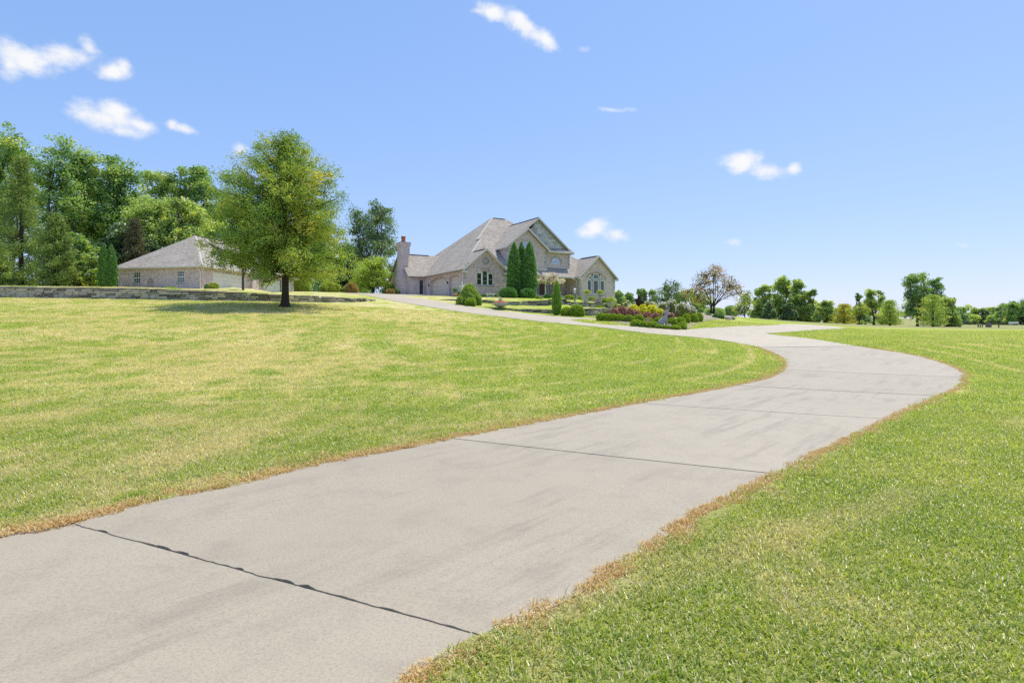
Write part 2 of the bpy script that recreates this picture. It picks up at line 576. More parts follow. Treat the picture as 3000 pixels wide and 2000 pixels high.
wr = [np.array((-2.6, -.6))] + wr; wr[1] = np.array((-.9, 1.45)); JR = [j + 1 for j in JR]


def split(pts, js, step):
    """spline the edge and cut it at the joints"""
    segs = []; p = np.array(pts)
    full = []; marks = []
    q = np.vstack([2 * p[0] - p[1], p, 2 * p[-1] - p[-2]])
    for i in range(1, len(q) - 2):
        marks.append(len(full))
        n = max(1, int(np.linalg.norm(q[i + 1] - q[i]) / step))
        for k in range(n):
            t = k / n
            full.append(.5 * ((2 * q[i]) + (-q[i - 1] + q[i + 1]) * t + (2 * q[i - 1] - 5 * q[i] + 4 * q[i + 1] - q[i + 2]) * t * t
                              + (-q[i - 1] + 3 * q[i] - 3 * q[i + 1] + q[i + 2]) * t ** 3))
    marks.append(len(full)); full.append(p[-1]); full = np.array(full)
    cuts = [0] + [marks[j] for j in js] + ([len(full) - 1] if js[-1] != len(pts) - 1 else [])
    return full, [full[cuts[i]:cuts[i + 1] + 1] for i in range(len(cuts) - 1)]


fullL, segL = split(wl, JL, .25)
fullR, segR = split(wr, JR, .25)


def g2(px, Y): return np.array(((px - CX) / F * Y, Y))


LOW = [fullL[-1], g2(2134, 30), hit(2040, 989), g2(1900, 34), g2(1800, 37), g2(1700, 40), g2(1604, 42), g2(1468, 45), g2(1332, 48.5), g2(1223, 53),
       g2(1155, 57.5), g2(1087, 64), g2(1050, 70), g2(1000, 78)]
UPP = [g2(1090, 79), np.array((-17.0, 80.0)), np.array((-12.0, 80)), np.array((-9.6, 77)), np.array((-7.5, 73.0)), np.array((-8.5, 70.5)), g2(1177, 66), g2(1250, 60), g2(1332, 54.5), g2(1405, 52.3), g2(1468, 50.3), g2(1550, 48.7), g2(1637, 47), g2(1686, 46.1),
       g2(1760, 45.3)]
ISL = [g2(1750, 44.6), g2(1700, 44.6), g2(1674, 44.1), g2(1690, 42.8), g2(1745, 41.0), g2(1845, 38.9), g2(1926, 37.4), g2(2008, 37.2), g2(2070, 39.3), g2(2134, 42), g2(2248, 46),
       g2(2321, 50.5), g2(2400, 51.5), g2(2455, 49.5), g2(2480, 47.6)]
RET = [g2(2478, 47.0), g2(2454, 46.0), g2(2368, 41.5), g2(2285, 37.5), g2(2246, 36.2), g2(2285, 34.3), g2(2368, 32), fullR[-1]]
far_poly = np.vstack([spline(LOW, .6), spline(UPP, .6), spline(ISL, .5), spline(RET, .5)])
near_poly = np.vstack([fullL, fullR[::-1]])


def inside(poly, X, Y):
    c = np.zeros(X.shape, bool); n = len(poly); j = n - 1
    for i in range(n):
        xi, yi = poly[i]; xj, yj = poly[j]
        if yi != yj:
            m = ((yi > Y) != (yj > Y)) & (X < (xj - xi) * (Y - yi) / (yj - yi) + xi)
            c ^= m
        j = i
    return c


def on_drive(X, Y): return inside(near_poly, X, Y) | inside(far_poly, X, Y)


def edge_dist(poly, X, Y):
    d = np.full(X.shape, 1e9); n = len(poly)
    for i in range(n):
        a = poly[i]; b = poly[(i + 1) % n]; v = b - a; L2 = max(v @ v, 1e-9)
        t = np.clip(((X - a[0]) * v[0] + (Y - a[1]) * v[1]) / L2, 0, 1)
        d = np.minimum(d, np.hypot(X - a[0] - t * v[0], Y - a[1] - t * v[1]))
    return d


# ---------------------------------------------------------------- lawn colours (shared by soil sheet and grass blades)
def lawn_nodes(t):
    p = t.pos()
    sep = t.n('ShaderNodeSeparateXYZ'); t.l(p, sep.inputs[0])
    big = t.noise(p, .16, 3, .6)
    mid = t.noise(p, .75, 7, .72)
    pst = t.mapping(p, (1.5, .62, 1.0))
    stre = t.noise(pst, .8, 9, .74, .15)
    # mowing rounds: faint pale bands that circle the tree
    d = t.n('ShaderNodeVectorMath', operation='DISTANCE'); t.l(t.mapping(p, (1, .8, 0)), d.inputs[0]); d.inputs[1].default_value = (-11, 29, 0)
    ring = t.math('SINE', t.math('ADD', t.math('MULTIPLY', d.outputs['Value'], 4.4), t.math('MULTIPLY', mid, 1.0)))
    ringm = t.math('MULTIPLY', t.maprange(ring, .6, 1.0), t.maprange(t.noise(p, .22, 2), .42, .62))
    # drier to the left of the drive
    dry_side = t.maprange(sep.outputs[0], 5.0, -7.0, -.25, .17)
    near = t.maprange(sep.outputs[1], 20, 2, 0, .05)
    dry = t.math('ADD', t.math('ADD', t.maprange(big, .36, .64, 0, .30), t.maprange(stre, .36, .64, 0, .48)), t.math('ADD', dry_side, near))
    dry = t.math('ADD', dry, t.maprange(mid, .34, .66, 0, .24))
    fac = t.math('ADD', t.maprange(dry, .38, .92), t.math('MULTIPLY', ringm, .75), clamp=True)
    green = t.mix(t.maprange(mid, .35, .7), (.300, .395, .042), (.460, .490, .088))
    straw = t.mix(t.noise(p, 2.3, 3), (.56, .48, .23), (.72, .63, .38))
    c = t.mix(fac, green, straw)
    # rough meadow far out on the right
    far = t.math('MULTIPLY', t.maprange(sep.outputs[1], 56, 70), t.maprange(sep.outputs[0], 18, 30))
    mead = t.mix(t.noise(p, .05, 4, .6), (.40, .36, .19), (.24, .29, .08))
    c = t.mix(far, c, mead)
    return c, p


def mat_lawn():
    t = NT('lawn_soil')
    c, p = lawn_nodes(t)
    sp = t.noise(p, 11, 6, .82)
    c = t.mix(t.maprange(sp, .3, .75), t.mix(1.0, c, (.74, .74, .70), 'MULTIPLY'), t.mix(1.0, c, (1.18, 1.18, 1.15), 'MULTIPLY'))
    h = t.math('ADD', t.noise(p, 30, 3, .7), t.math('MULTIPLY', t.noise(p, 5, 3), .6))
    sy = t.n('ShaderNodeSeparateXYZ'); t.l(p, sy.inputs[0])
    c = t.mix(t.maprange(sy.outputs[1], 13, 6, 0, .6), c, t.mix(t.noise(p, 25, 4), (.16, .14, .07), (.42, .36, .19)))      # thatch between the nearest blades
    t.principled(c, .95, t.bump(h, .55, .05), 0, .1)
    return t.m


def mat_blade(name='grass_blade', straw=0.0):
    t = NT(name)
    c, p = lawn_nodes(t)
    r = t.attr('tint')
    c = t.mix(t.maprange(r, .80, .86, smooth=False), c, (.68, .62, .40))
    c = t.mix(t.maprange(r, .0, .16, 1.0, 0.0, smooth=False), c, (.23, .36, .035))
    v = t.ramp(r, [(0, .70), (.5, 1.25), (.8, 1.0), (1, 1.1)])
    c = t.mix(1.0, c, v, 'MULTIPLY')
    d = t.n('ShaderNodeBsdfDiffuse'); t.l(c, d.inputs[0])
    tr = t.n('ShaderNodeBsdfTranslucent'); t.l(t.mix(1.0, c, (1.15, 1.2, .6), 'MULTIPLY'), tr.inputs[0])
    m = t.n('ShaderNodeMixShader'); m.inputs[0].default_value = .56
    t.l(d.outputs[0], m.inputs[1]); t.l(tr.outputs[0], m.inputs[2])
    g = t.n('ShaderNodeBsdfGlossy'); g.inputs['Roughness'].default_value = .4
    m2 = t.n('ShaderNodeMixShader'); m2.inputs[0].default_value = .05
    t.l(m.outputs[0], m2.inputs[1]); t.l(g.outputs[0], m2.inputs[2])
    t.l(m2.outputs[0], t.out.inputs[0])
    return t.m


# ---------------------------------------------------------------- ground sheet
def ramp_lines(segs):
    out = []
    for a, b, s in segs:
        n = max(1, int(round((b - a) / s))); out += [a + (b - a) * i / n for i in range(n)]
    return np.array(out + [segs[-1][1]])


gx = ramp_lines([(-900, -200, 50), (-200, -80, 10), (-80, -48, 2), (-48, -9, .34), (-9, 15, .13), (15, 24, .34), (24, 60, 1.5), (60, 150, 10), (150, 900, 50)])
gy = ramp_lines([(-120, -10, 20), (-10, 0, 2), (0, 34, .13), (34, 64, .28), (64, 84, .8), (84, 130, 4), (130, 300, 14), (300, 1600, 100)])
GX, GY = np.meshgrid(gx, gy)
GZ = gz(GX, GY)
near = (np.abs(GX) < 60) & (GY > -2) & (GY < 90)
ind = np.zeros(GX.shape, bool); ind[near] = on_drive(GX[near], GY[near])
ind[ind] = np.minimum(edge_dist(near_poly, GX[ind], GY[ind]), edge_dist(far_poly, GX[ind], GY[ind])) > np.where(GY[ind] < 33, .16, .4)
GZ[ind] -= .05
nd = near & ~np.where(near, on_drive(GX, GY), False) & (GY < 34) & (GX > -9) & (GX < 15)
GZ[nd] += .022 * np.clip(1 - edge_dist(near_poly, GX[nd], GY[nd]) / 2.0, 0, 1)
nx, ny = len(gx), len(gy)
ii = np.arange(nx * ny).reshape(ny, nx)
quads = np.stack([ii[:-1, :-1].ravel(), ii[:-1, 1:].ravel(), ii[1:, 1:].ravel(), ii[1:, :-1].ravel()], 1)
MAT_LAWN = mat_lawn()
lawn = link('lawn', np_mesh('lawn', np.c_[GX.ravel(), GY.ravel(), GZ.ravel()], quads, True), MAT_LAWN)
tag(lawn, 'mown green and straw coloured lawn sloping up to the house', 'lawn', kind='structure')


# ---------------------------------------------------------------- concrete drive, one mesh for each slab
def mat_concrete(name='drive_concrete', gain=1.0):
    t = NT(name)
    p = t.pos(); rnd = t.rand()
    a = t.noise(p, .5, 4, .6); b = t.noise(p, 2.2, 5, .65); fine = t.noise(p, 60, 4, .85); grit = t.noise(p, 150, 2, .8)
    base = t.mix(a, (.345, .297, .218), (.445, .384, .290))
    base = t.mix(t.maprange(b, .45, .76, 0, .5), base, (.290, .244, .190))
    # tyre marks: long dark smears along the drive
    rp = t.mapping(t.mapping(p, rot=(0, 0, R(-50))), (.42, 4.2, 1))
    st = t.noise(rp, 1.0, 6, .68, .15)
    st2 = t.noise(p, .38, 3)
    base = t.mix(t.math('MULTIPLY', t.maprange(st, .47, .66, 0, .42), t.maprange(st2, .40, .58)), base, (.185, .155, .118))
    sp = t.noise(p, 6, 4, .7)
    base = t.mix(t.maprange(sp, .70, .84, 0, .3), base, (.15, .128, .10))
    rust = t.noise(p, 3.1, 5, .75)
    base = t.mix(t.maprange(rust, .70, .80, 0, .35), base, (.22, .13, .06))
    base = t.mix(t.maprange(fine, .32, .58, .5, 0), base, (.17, .155, .132))
    base = t.mix(t.maprange(grit, .62, .8, 0, .35), base, (.50, .485, .46))
    base = t.mix(1.0, base, t.ramp(rnd, [(0, (.96, .95, .94)), (1, (1.05, 1.05, 1.05))]), 'MULTIPLY')
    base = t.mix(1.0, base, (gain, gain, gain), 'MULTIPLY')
    h = t.math('ADD', fine, t.math('MULTIPLY', grit, .5))
    t.principled(base, .62, t.bump(h, .3, .006), 0, .5)
    return t.m


MAT_CONC = mat_concrete()
drive = empty('driveway')
tag(drive, 'pale concrete driveway curving up from the foreground to the house', 'driveway', kind='structure')


def slab_mesh(loop, lift, grid, thick=.09):
    loop = np.asarray(loop, float)
    keep = [0]
    for i in range(1, len(loop)):
        if np.linalg.norm(loop[i] - loop[keep[-1]]) > 1e-3: keep.append(i)
    if np.linalg.norm(loop[keep[-1]] - loop[0]) < 1e-3: keep.pop()
    loop = loop[keep]
    lo, hi = loop.min(0), loop.max(0)
    xs = np.arange(lo[0], hi[0], grid); ys = np.arange(lo[1], hi[1], grid)
    A, B = np.meshgrid(xs, ys); A = A.ravel() + np.tile([0, .5 * grid], len(A.ravel()) // 2 + 1)[:A.size] * 0; B = B.ravel()
    m = inside(loop, A, B); A, B = A[m], B[m]
    if len(A):
        m = edge_dist(loop, A, B) > grid * .35; A, B = A[m], B[m]
    n = len(loop)
    vs = [Vector((float(x), float(y))) for x, y in loop] + [Vector((float(x), float(y))) for x, y in zip(A, B)]
    rv, re, rf, *_ = delaunay_2d_cdt(vs, [], [list(range(n))], 1, 1e-5)
    V2 = np.array([(v.x, v.y) for v in rv]); z = gz(V2[:, 0], V2[:, 1]) + lift
    V = np.c_[V2, z]
    fs = [list(f) for f in rf]
    # skirt
    from collections import Counter
    cnt = Counter()
    for f in fs:
        for i in range(len(f)): cnt[tuple(sorted((f[i], f[(i + 1) % len(f)])))] += 1
    bd = [(f[i], f[(i + 1) % len(f)]) for f in fs for i in range(len(f)) if cnt[tuple(sorted((f[i], f[(i + 1) % len(f)])))] == 1]
    ids = sorted({i for e in bd for i in e}); mp = {v: len(V) + k for k, v in enumerate(ids)}
    V = np.vstack([V, V[ids] - [0, 0, thick]])
    fs += [[b_, a_, mp[a_], mp[b_]] for a_, b_ in bd]
    me = bpy.data.meshes.new('slab'); me.from_pydata(V.tolist(), [], fs)
    if len(me.polygons) and me.polygons[0].normal.z < 0: me.flip_normals()
    me.update()
    return me


rng = np.random.default_rng(5)


def rough_line(a, b, amp, step=.04, spalls=()):
    n = max(2, int(np.linalg.norm(b - a) / step)); d = (b - a) / np.linalg.norm(b - a); nrm = np.array((-d[1], d[0]))
    t = np.linspace(0, 1, n + 1)
    w = np.convolve(rng.normal(0, 1, n + 7), np.ones(3) / 3, 'valid')[:n + 1] * amp
    for (t0, tm, t1, dep) in spalls:
        w += np.interp(t, [t0, t0 + .004, tm, t1 - .004, t1], [0, dep * .45, dep, dep * .45, 0]) * (.9 + .2 * rng.random(n + 1))
    w += np.interp(t, np.linspace(0, 1, 24), rng.normal(0, amp * .7, 24))
    w[0] = w[-1] = 0
    return a[None] + (b - a)[None] * t[:, None] + nrm[None] * w[:, None]


SPALL = [(.10, .112, .135, .016), (.285, .305, .33, .022), (.345, .357, .38, .026), (.505, .515, .53, .012), (.60, .625, .645, .020), (.655, .668, .69, .022), (.83, .84, .86, .010)]   # notches broken out of the joint edge
LIFT = (.006, .013, .017, .020, .023, .027)
for k in range(6):
    lft, rgt = segL[k].copy(), segR[k].copy()
    # open the joint at both ends of the slab
    def shrink(seg, g0, g1):
        s = seg.copy()
        if g0: d = s[1] - s[0]; s[0] = s[0] + d / np.linalg.norm(d) * g0
        if g1: d = s[-2] - s[-1]; s[-1] = s[-1] + d / np.linalg.norm(d) * g1
        return s
    g0 = 0 if k == 0 else (.001 if k == 1 else (0, 0, .006, .004, .012, .002)[k]); g1 = (.003, .006, .004, .012, .002, .028)[k]
    lft, rgt = shrink(lft, g0, g1), shrink(rgt, g0, g1)
    near_edge = rough_line(rgt[0], lft[0], .005 if k == 1 else .001, .022 if k <= 1 else .2, [(1 - c, 1 - b_, 1 - a_, -d) for a_, b_, c, d in SPALL] if k == 1 else ())
    far_edge = rough_line(lft[-1], rgt[-1], .002 if k == 0 else .001, .025 if k == 0 else .2)
    loop = np.vstack([lft[:-1], far_edge[:-1], rgt[::-1][:-1], near_edge[:-1]])
    link('slab', slab_mesh(loop, LIFT[k], .45 if k < 3 else .7), MAT_CONC, drive)
# dark packed dirt and old sealer down in the open joints
def seal_mat():
    t = NT('joint_dirt'); p = t.pos()
    t.principled(t.mix(t.noise(p, 30, 4, .7), (.018, .016, .014), (.075, .062, .045)), .95, t.bump(t.noise(p, 60, 3), .8, .02), 0, .1); return t.m
MAT_SEAL = seal_mat()
for k in range(5 + 1):
    a_, b_ = segL[k][-1], segR[k][-1]; d_ = (b_ - a_) / np.linalg.norm(b_ - a_); n_ = np.array((-d_[1], d_[0])) * .09
    T_ = np.linspace(.01, .99, 24); ca = a_[None] + (b_ - a_)[None] * T_[:, None]
    lo_, hi_ = ca - n_, ca + n_; V_ = np.vstack([np.c_[lo_, gz(lo_[:, 0], lo_[:, 1]) - (.014 if k == 0 else .003 - LIFT[k])], np.c_[hi_, gz(hi_[:, 0], hi_[:, 1]) - (.014 if k == 0 else .003 - LIFT[k])]])
    link('joint_seal', np_mesh('joint_seal', V_, [(i, i + 1, 25 + i, 24 + i) for i in range(23)]), MAT_SEAL, drive)
link('slab', slab_mesh(far_poly, .030, 1.0), mat_concrete('drive_concrete_glint', 1.22), drive)  # far slab: lightened copy of the drive concrete, sun glint put into its colour
# ---------------------------------------------------------------- grass blades
def tuft_mesh(name, n, spread, hmin, hmax, width, flat, seed, tint=(0, 1)):
    r = np.random.default_rng(seed)
    V, Q, T = [], [], []
    for i in range(n):
        a = r.uniform(0, 2 * math.pi); rr = spread * math.sqrt(r.random())
        p = np.array((rr * math.cos(a), rr * math.sin(a), -.006))
        h = r.uniform(hmin, hmax); az = r.uniform(0, 2 * math.pi); lean = r.uniform(.15, flat)
        dirv = np.array((math.cos(az) * math.sin(lean), math.sin(az) * math.sin(lean), math.cos(lean)))
        sd = np.array((-math.sin(az), math.cos(az), 0)) * width * r.uniform(.7, 1.3) * .5
        mid = p + dirv * h * .55
        l2 = min(lean + r.uniform(.2, .8), 1.75)
        d2 = np.array((math.cos(az) * math.sin(l2), math.sin(az) * math.sin(l2), math.cos(l2)))
        tip = mid + d2 * h * .45
        b = len(V)
        V += [p - sd, p + sd, mid + sd * .9, mid - sd * .9, tip + sd * .15, tip - sd * .15]
        Q += [(b, b + 1, b + 2, b + 3), (b + 3, b + 2, b + 4, b + 5)]
        T += [r.uniform(*tint)] * 6
    return np_mesh(name, np.array(V), np.array(Q), False, {'tint': ('POINT', np.array(T))})


MAT_BLADE = mat_blade()


def dead_mat():
    t = NT('dead_grass')
    c = t.ramp(t.attr('tint'), [(0, (.44, .25, .08)), (.3, (.66, .44, .17)), (.7, (.80, .62, .31)), (1, (.76, .66, .42))])
    d = t.n('ShaderNodeBsdfDiffuse'); t.l(c, d.inputs[0])
    tr = t.n('ShaderNodeBsdfTranslucent'); t.l(c, tr.inputs[0])
    m = t.n('ShaderNodeMixShader'); m.inputs[0].default_value = .3
    t.l(d.outputs[0], m.inputs[1]); t.l(tr.outputs[0], m.inputs[2]); t.l(m.outputs[0], t.out.inputs[0])
    return t.m


MAT_DEAD = dead_mat()


def scatter(name, meshes, mat, pts, rot, scl, label, cat):
    """one object of stuff: grass tufts set on the points of a mesh"""
    src = bpy.data.collections.new(name + '_source')
    for i, me in enumerate(meshes):
        me.materials.append(mat)
        src.objects.link(bpy.data.objects.new(f'{name}_tuft_{i}', me))
    me = bpy.data.meshes.new(name)
    me.vertices.add(len(pts)); me.vertices.foreach_set('co', np.asarray(pts, np.float32).ravel())
    for nm, arr in (('rot', rot), ('scl', scl)):
        a = me.attributes.new(nm, 'FLOAT', 'POINT'); a.data.foreach_set('value', np.asarray(arr, np.float32))
    me.materials.append(mat)
    o = link(name, me)
    ng = bpy.data.node_groups.new(name + '_scatter', 'GeometryNodeTree')
    ng.interface.new_socket('Geometry', in_out='INPUT', socket_type='NodeSocketGeometry')
    ng.interface.new_socket('Geometry', in_out='OUTPUT', socket_type='NodeSocketGeometry')
    N, L = ng.nodes.new, ng.links.new
    gi, go = N('NodeGroupInput'), N('NodeGroupOutput')
    iop = N('GeometryNodeInstanceOnPoints'); ci = N('GeometryNodeCollectionInfo')
    ci.inputs['Collection'].default_value = src; ci.inputs['Separate Children'].default_value = True; ci.inputs['Reset Children'].default_value = True
    iop.inputs['Pick Instance'].default_value = True
    ra = N('GeometryNodeInputNamedAttribute'); ra.data_type = 'FLOAT'; ra.inputs[0].default_value = 'rot'
    sa = N('GeometryNodeInputNamedAttribute'); sa.data_type = 'FLOAT'; sa.inputs[0].default_value = 'scl'
    cx = N('ShaderNodeCombineXYZ'); L(ra.outputs['Attribute'], cx.inputs['Z'])
    L(gi.outputs[0], iop.inputs['Points']); L(ci.outputs[0], iop.inputs['Instance'])
    L(cx.outputs[0], iop.inputs['Rotation']); L(sa.outputs['Attribute'], iop.inputs['Scale'])
    L(iop.outputs[0], go.inputs[0])
    md = o.modifiers.new('scatter', 'NODES'); md.node_group = ng
    tag(o, label, cat, kind='stuff')
    return o


def view_points(y0, y1, dens, r, slack=1.15):
    """evenly jittered points over the ground in view between two depths"""
    hw = .8824 * slack; st = 1 / math.sqrt(dens)
    X, Y = np.meshgrid(np.arange(-hw * y1 - .5, hw * y1 + .5, st), np.arange(y0, y1, st))
    X = X.ravel() + r.uniform(-.5, .5, X.size) * st; Y = Y.ravel() + r.uniform(-.5, .5, Y.size) * st
    m = np.abs(X) < hw * Y + .5
    return X[m], Y[m]


r = np.random.default_rng(11)
PX, PY, PS = [], [], []
for (y0, y1, dens, s0, s1) in [(1.3, 5, 85, .75, 1.15), (5, 10, 52, .9, 1.35), (10, 20, 22, 1.1, 1.7), (20, 36, 9, 1.3, 2.2), (36, 48, 4.5, 1.4, 2.4)]:
    X, Y = view_points(y0, y1, dens, r, 1.6 if y1 <= 10 else 1.25)
    m = ~on_drive(X, Y); X, Y = X[m], Y[m]
    m = edge_dist(near_poly, X, Y) > (.12 if y1 <= 20 else .18); X, Y = X[m], Y[m]
    PX.append(X); PY.append(Y); PS.append(r.uniform(s0, s1, len(X)))
PX, PY, PS = map(np.concatenate, (PX, PY, PS))
st = steps(PX, PY); wallband = np.zeros(PX.shape, bool)
for w in WALLS:
    dd, hh = w.dist(PX, PY); wallband |= (np.abs(dd) < .5)
k = ~wallband; PX, PY, PS = PX[k], PY[k], PS[k]
pts = np.c_[PX, PY, gz(PX, PY) + np.where(PY < 34, .022 * np.clip(1 - edge_dist(near_poly, PX, PY) / 2.0, 0, 1), 0)]
tufts = [tuft_mesh('grass_tuft', 130, .19, .022, .066, .0058, 1.05, s) for s in (1, 2, 3, 4)]
tufts.append(tuft_mesh('clover_tuft', 60, .13, .02, .04, .014, 1.35, 9, (0, .45)))
scatter('lawn_grass', tufts, MAT_BLADE, pts, r.uniform(0, 6.28, len(pts)), PS, 'short mown grass blades covering the lawn on both sides of the drive', 'grass')

# bleached fringe of dead grass along both edges of the drive
DX, DY, DS = [], [], []
for edge, side in ((fullL, -1), (fullR, 1)):
    seg = np.diff(edge, axis=0); ln = np.linalg.norm(seg, axis=1); cum = np.r_[0, np.cumsum(ln)]
    n = int(cum[-1] * (72 if side < 0 else 40))
    s = r.uniform(0, cum[-1], n); i = np.clip(np.searchsorted(cum, s) - 1, 0, len(ln) - 1)
    p = edge[i] + seg[i] * ((s - cum[i]) / ln[i])[:, None]
    nrm = np.c_[-seg[i, 1], seg[i, 0]] / ln[i][:, None] * (-side)
    wid = (.12 if side < 0 else .045) + .04 * np.sin(s * 1.7) + .05 * np.sin(s * 4.3 + 1)
    off = -.03 + np.abs(r.normal(0, 1, n)) * (wid + .03)
    q = p + nrm * off[:, None]
    DX.append(q[:, 0]); DY.append(q[:, 1]); DS.append(r.uniform(.5, 1.0, n))
DX, DY, DS = map(np.concatenate, (DX, DY, DS))
dtufts = [tuft_mesh('dead_tuft', 80, .10, .02, .055, .006, 1.6, s) for s in (21, 22, 23)]
scatter('dead_grass_fringe', dtufts, MAT_DEAD, np.c_[DX, DY, gz(DX, DY) + .020], r.uniform(0, 6.28, len(DX)), DS,
        'bleached orange brown fringe of dead grass along the drive edges', 'dead grass')
# ================================================================ building materials
def brick_mat(name, c1, c2, mortar, bw=.203, bh=.067, tint=(1, 1, 1)):
    t = NT(name); uv = t.uv()
    b = t.n('ShaderNodeTexBrick'); t.l(uv, b.inputs['Vector'])
    b.inputs['Scale'].default_value = 1.0; b.inputs['Brick Width'].default_value = bw; b.inputs['Row Height'].default_value = bh
    b.inputs['Mortar Size'].default_value = .008; b.inputs['Mortar Smooth'].default_value = .3; b.inputs['Bias'].default_value = 0
    b.inputs['Color1'].default_value = (*c1, 1); b.inputs['Color2'].default_value = (*c2, 1); b.inputs['Mortar'].default_value = (*mortar, 1)
    # single bricks differ: cells the size of a brick
    wn = t.n('ShaderNodeTexWhiteNoise', noise_dimensions='2D')
    sep = t.n('ShaderNodeSeparateXYZ'); t.l(uv, sep.inputs[0])
    row = t.math('FLOOR', t.math('DIVIDE', sep.outputs[1], bh))
    col = t.math('FLOOR', t.math('ADD', t.math('DIVIDE', sep.outputs[0], bw), t.math('MULTIPLY', t.math('MODULO', row, 2.0), .5)))
    cb = t.n('ShaderNodeCombineXYZ'); t.l(col, cb.inputs[0]); t.l(row, cb.inputs[1]); t.l(cb.outputs[0], wn.inputs['Vector'])
    var = t.ramp(wn.outputs['Value'], [(0, (.62, .58, .56)), (.15, (.85, .80, .78)), (.5, (1.0, .98, .97)), (.85, (1.18, 1.15, 1.12)), (1, (1.35, 1.30, 1.22))])
    big = t.noise(uv, .35, 4)
    c = t.mix(1.0, b.outputs['Color'], var, 'MULTIPLY')
    c = t.mix(t.maprange(b.outputs['Fac'], .4, .8), c, mortar)
    c = t.mix(1.0, c, t.ramp(big, [(.25, (.88, .87, .87)), (.75, (1.1, 1.09, 1.08))]), 'MULTIPLY')
    c = t.mix(1.0, c, tint, 'MULTIPLY')
    h = t.math('SUBTRACT', 1.0, b.outputs['Fac'])
    t.principled(c, .9, t.bump(h, .5, .01), 0, .2)
    return t.m


def shingle_mat(name, c1, c2, dark):
    t = NT(name); uv = t.uv()
    b = t.n('ShaderNodeTexBrick'); t.l(uv, b.inputs['Vector'])
    b.offset = .37; b.inputs['Scale'].default_value = 1; b.inputs['Brick Width'].default_value = .31; b.inputs['Row Height'].default_value = .145
    b.inputs['Mortar Size'].default_value = .006; b.inputs['Mortar Smooth'].default_value = .6
    b.inputs['Color1'].default_value = (*c1, 1); b.inputs['Color2'].default_value = (*c2, 1); b.inputs['Mortar'].default_value = (*dark, 1)
    sep = t.n('ShaderNodeSeparateXYZ'); t.l(uv, sep.inputs[0])
    row = t.math('FLOOR', t.math('DIVIDE', sep.outputs[1], .145))
    col = t.math('FLOOR', t.math('DIVIDE', sep.outputs[0], .29))
    wn = t.n('ShaderNodeTexWhiteNoise', noise_dimensions='2D')
    cb = t.n('ShaderNodeCombineXYZ'); t.l(col, cb.inputs[0]); t.l(row, cb.inputs[1]); t.l(cb.outputs[0], wn.inputs['Vector'])
    var = t.ramp(wn.outputs['Value'], [(0, (.80, .79, .78)), (.4, (.96, .955, .95)), (1, (1.12, 1.11, 1.10))])
    c = t.mix(1.0, b.outputs['Color'], var, 'MULTIPLY')
    big = t.noise(uv, .5, 4); c = t.mix(1.0, c, t.ramp(big, [(.3, .88), (.7, 1.1)]), 'MULTIPLY')
    st = t.noise(t.mapping(uv, (2.2, .12, 1)), 1.0, 3)
    c = t.mix(t.maprange(st, .56, .75, 0, .18), c, dark)
    fr = t.math('FRACT', t.math('DIVIDE', sep.outputs[1], .145))
    c = t.mix(t.maprange(fr, .0, .16, .32, 0), c, dark)
    h = t.math('ADD', t.math('MULTIPLY', fr, -1.0), t.math('MULTIPLY', wn.outputs['Value'], .4))
    t.principled(c, .95, t.bump(h, .7, .02), 0, .15)
    return t.m


def stone_mat(name, cols, rough=.9, scale=5.0):
    t = NT(name); rnd = t.rand()
    c = t.ramp(rnd, cols)
    n = t.noise(t.obj(), scale, 5, .65)
    c = t.mix(1.0, c, t.ramp(n, [(.25, (.62, .60, .57)), (.6, (1, 1, 1)), (.85, (1.25, 1.22, 1.15))]), 'MULTIPLY')
    li = t.noise(t.obj(), scale * 2.7, 4)
    c = t.mix(t.maprange(li, .58, .72, 0, .7), c, (.15, .145, .13))
    t.principled(c, rough, t.bump(t.noise(t.obj(), scale * 3, 5, .7), .7, .03), 0, .2)
    return t.m


def glass_mat(name, tint=(.02, .026, .03), refl=.30):
    t = NT(name)
    n = t.noise(t.obj(), .6, 2)
    d = t.n('ShaderNodeBsdfDiffuse'); t.l(t.mix(n, tint, tuple(x * 2.2 for x in tint)), d.inputs[0])
    g = t.n('ShaderNodeBsdfGlossy'); g.inputs['Roughness'].default_value = .03
    nb = t.bump(t.noise(t.obj(), .9, 2), .05, .05); t.l(nb, g.inputs['Normal'])
    fr = t.n('ShaderNodeLayerWeight'); fr.inputs['Blend'].default_value = .5
    f = t.math('ADD', t.math('POWER', fr.outputs['Facing'], 4.0), refl + .04, clamp=True)
    m = t.n('ShaderNodeMixShader'); t.l(f, m.inputs[0]); t.l(d.outputs[0], m.inputs[1]); t.l(g.outputs[0], m.inputs[2])
    t.l(m.outputs[0], t.out.inputs[0])
    return t.m


M_BRICK = brick_mat('house_brick', (.55, .445, .435), (.64, .55, .545), (.61, .56, .545))
M_BRICK2 = brick_mat('garage_brick', (.545, .44, .435), (.64, .55, .545), (.60, .555, .545))
M_BRICKRED = brick_mat('pillar_brick', (.40, .27, .22), (.50, .37, .31), (.50, .44, .40))
M_SHING = shingle_mat('roof_shingle', (.36, .325, .285), (.42, .38, .335), (.19, .17, .15))
M_TRIM = plain('trim_paint', (.62, .59, .55), .55, .06)
M_SOFF = plain('soffit_paint', (.66, .58, .48), .6, .05)
M_GUT = plain('gutter_paint', (.60, .57, .53), .4, .05)
M_GUTD = plain('gutter_bronze', (.22, .17, .12), .4, .1)
M_FRAME = plain('window_frame_paint', (.84, .84, .82), .45, .05)
M_DOOR = plain('garage_door_paint', (.66, .60, .53), .55, .05)
M_DOORW = plain('white_door_paint', (.74, .71, .68), .5, .05)
M_VENT = plain('ridge_vent_dark', (.045, .042, .04), .8, .2)
M_HIP = plain('ridge_cap_shingle', (.47, .43, .385), .95, .18, 9)
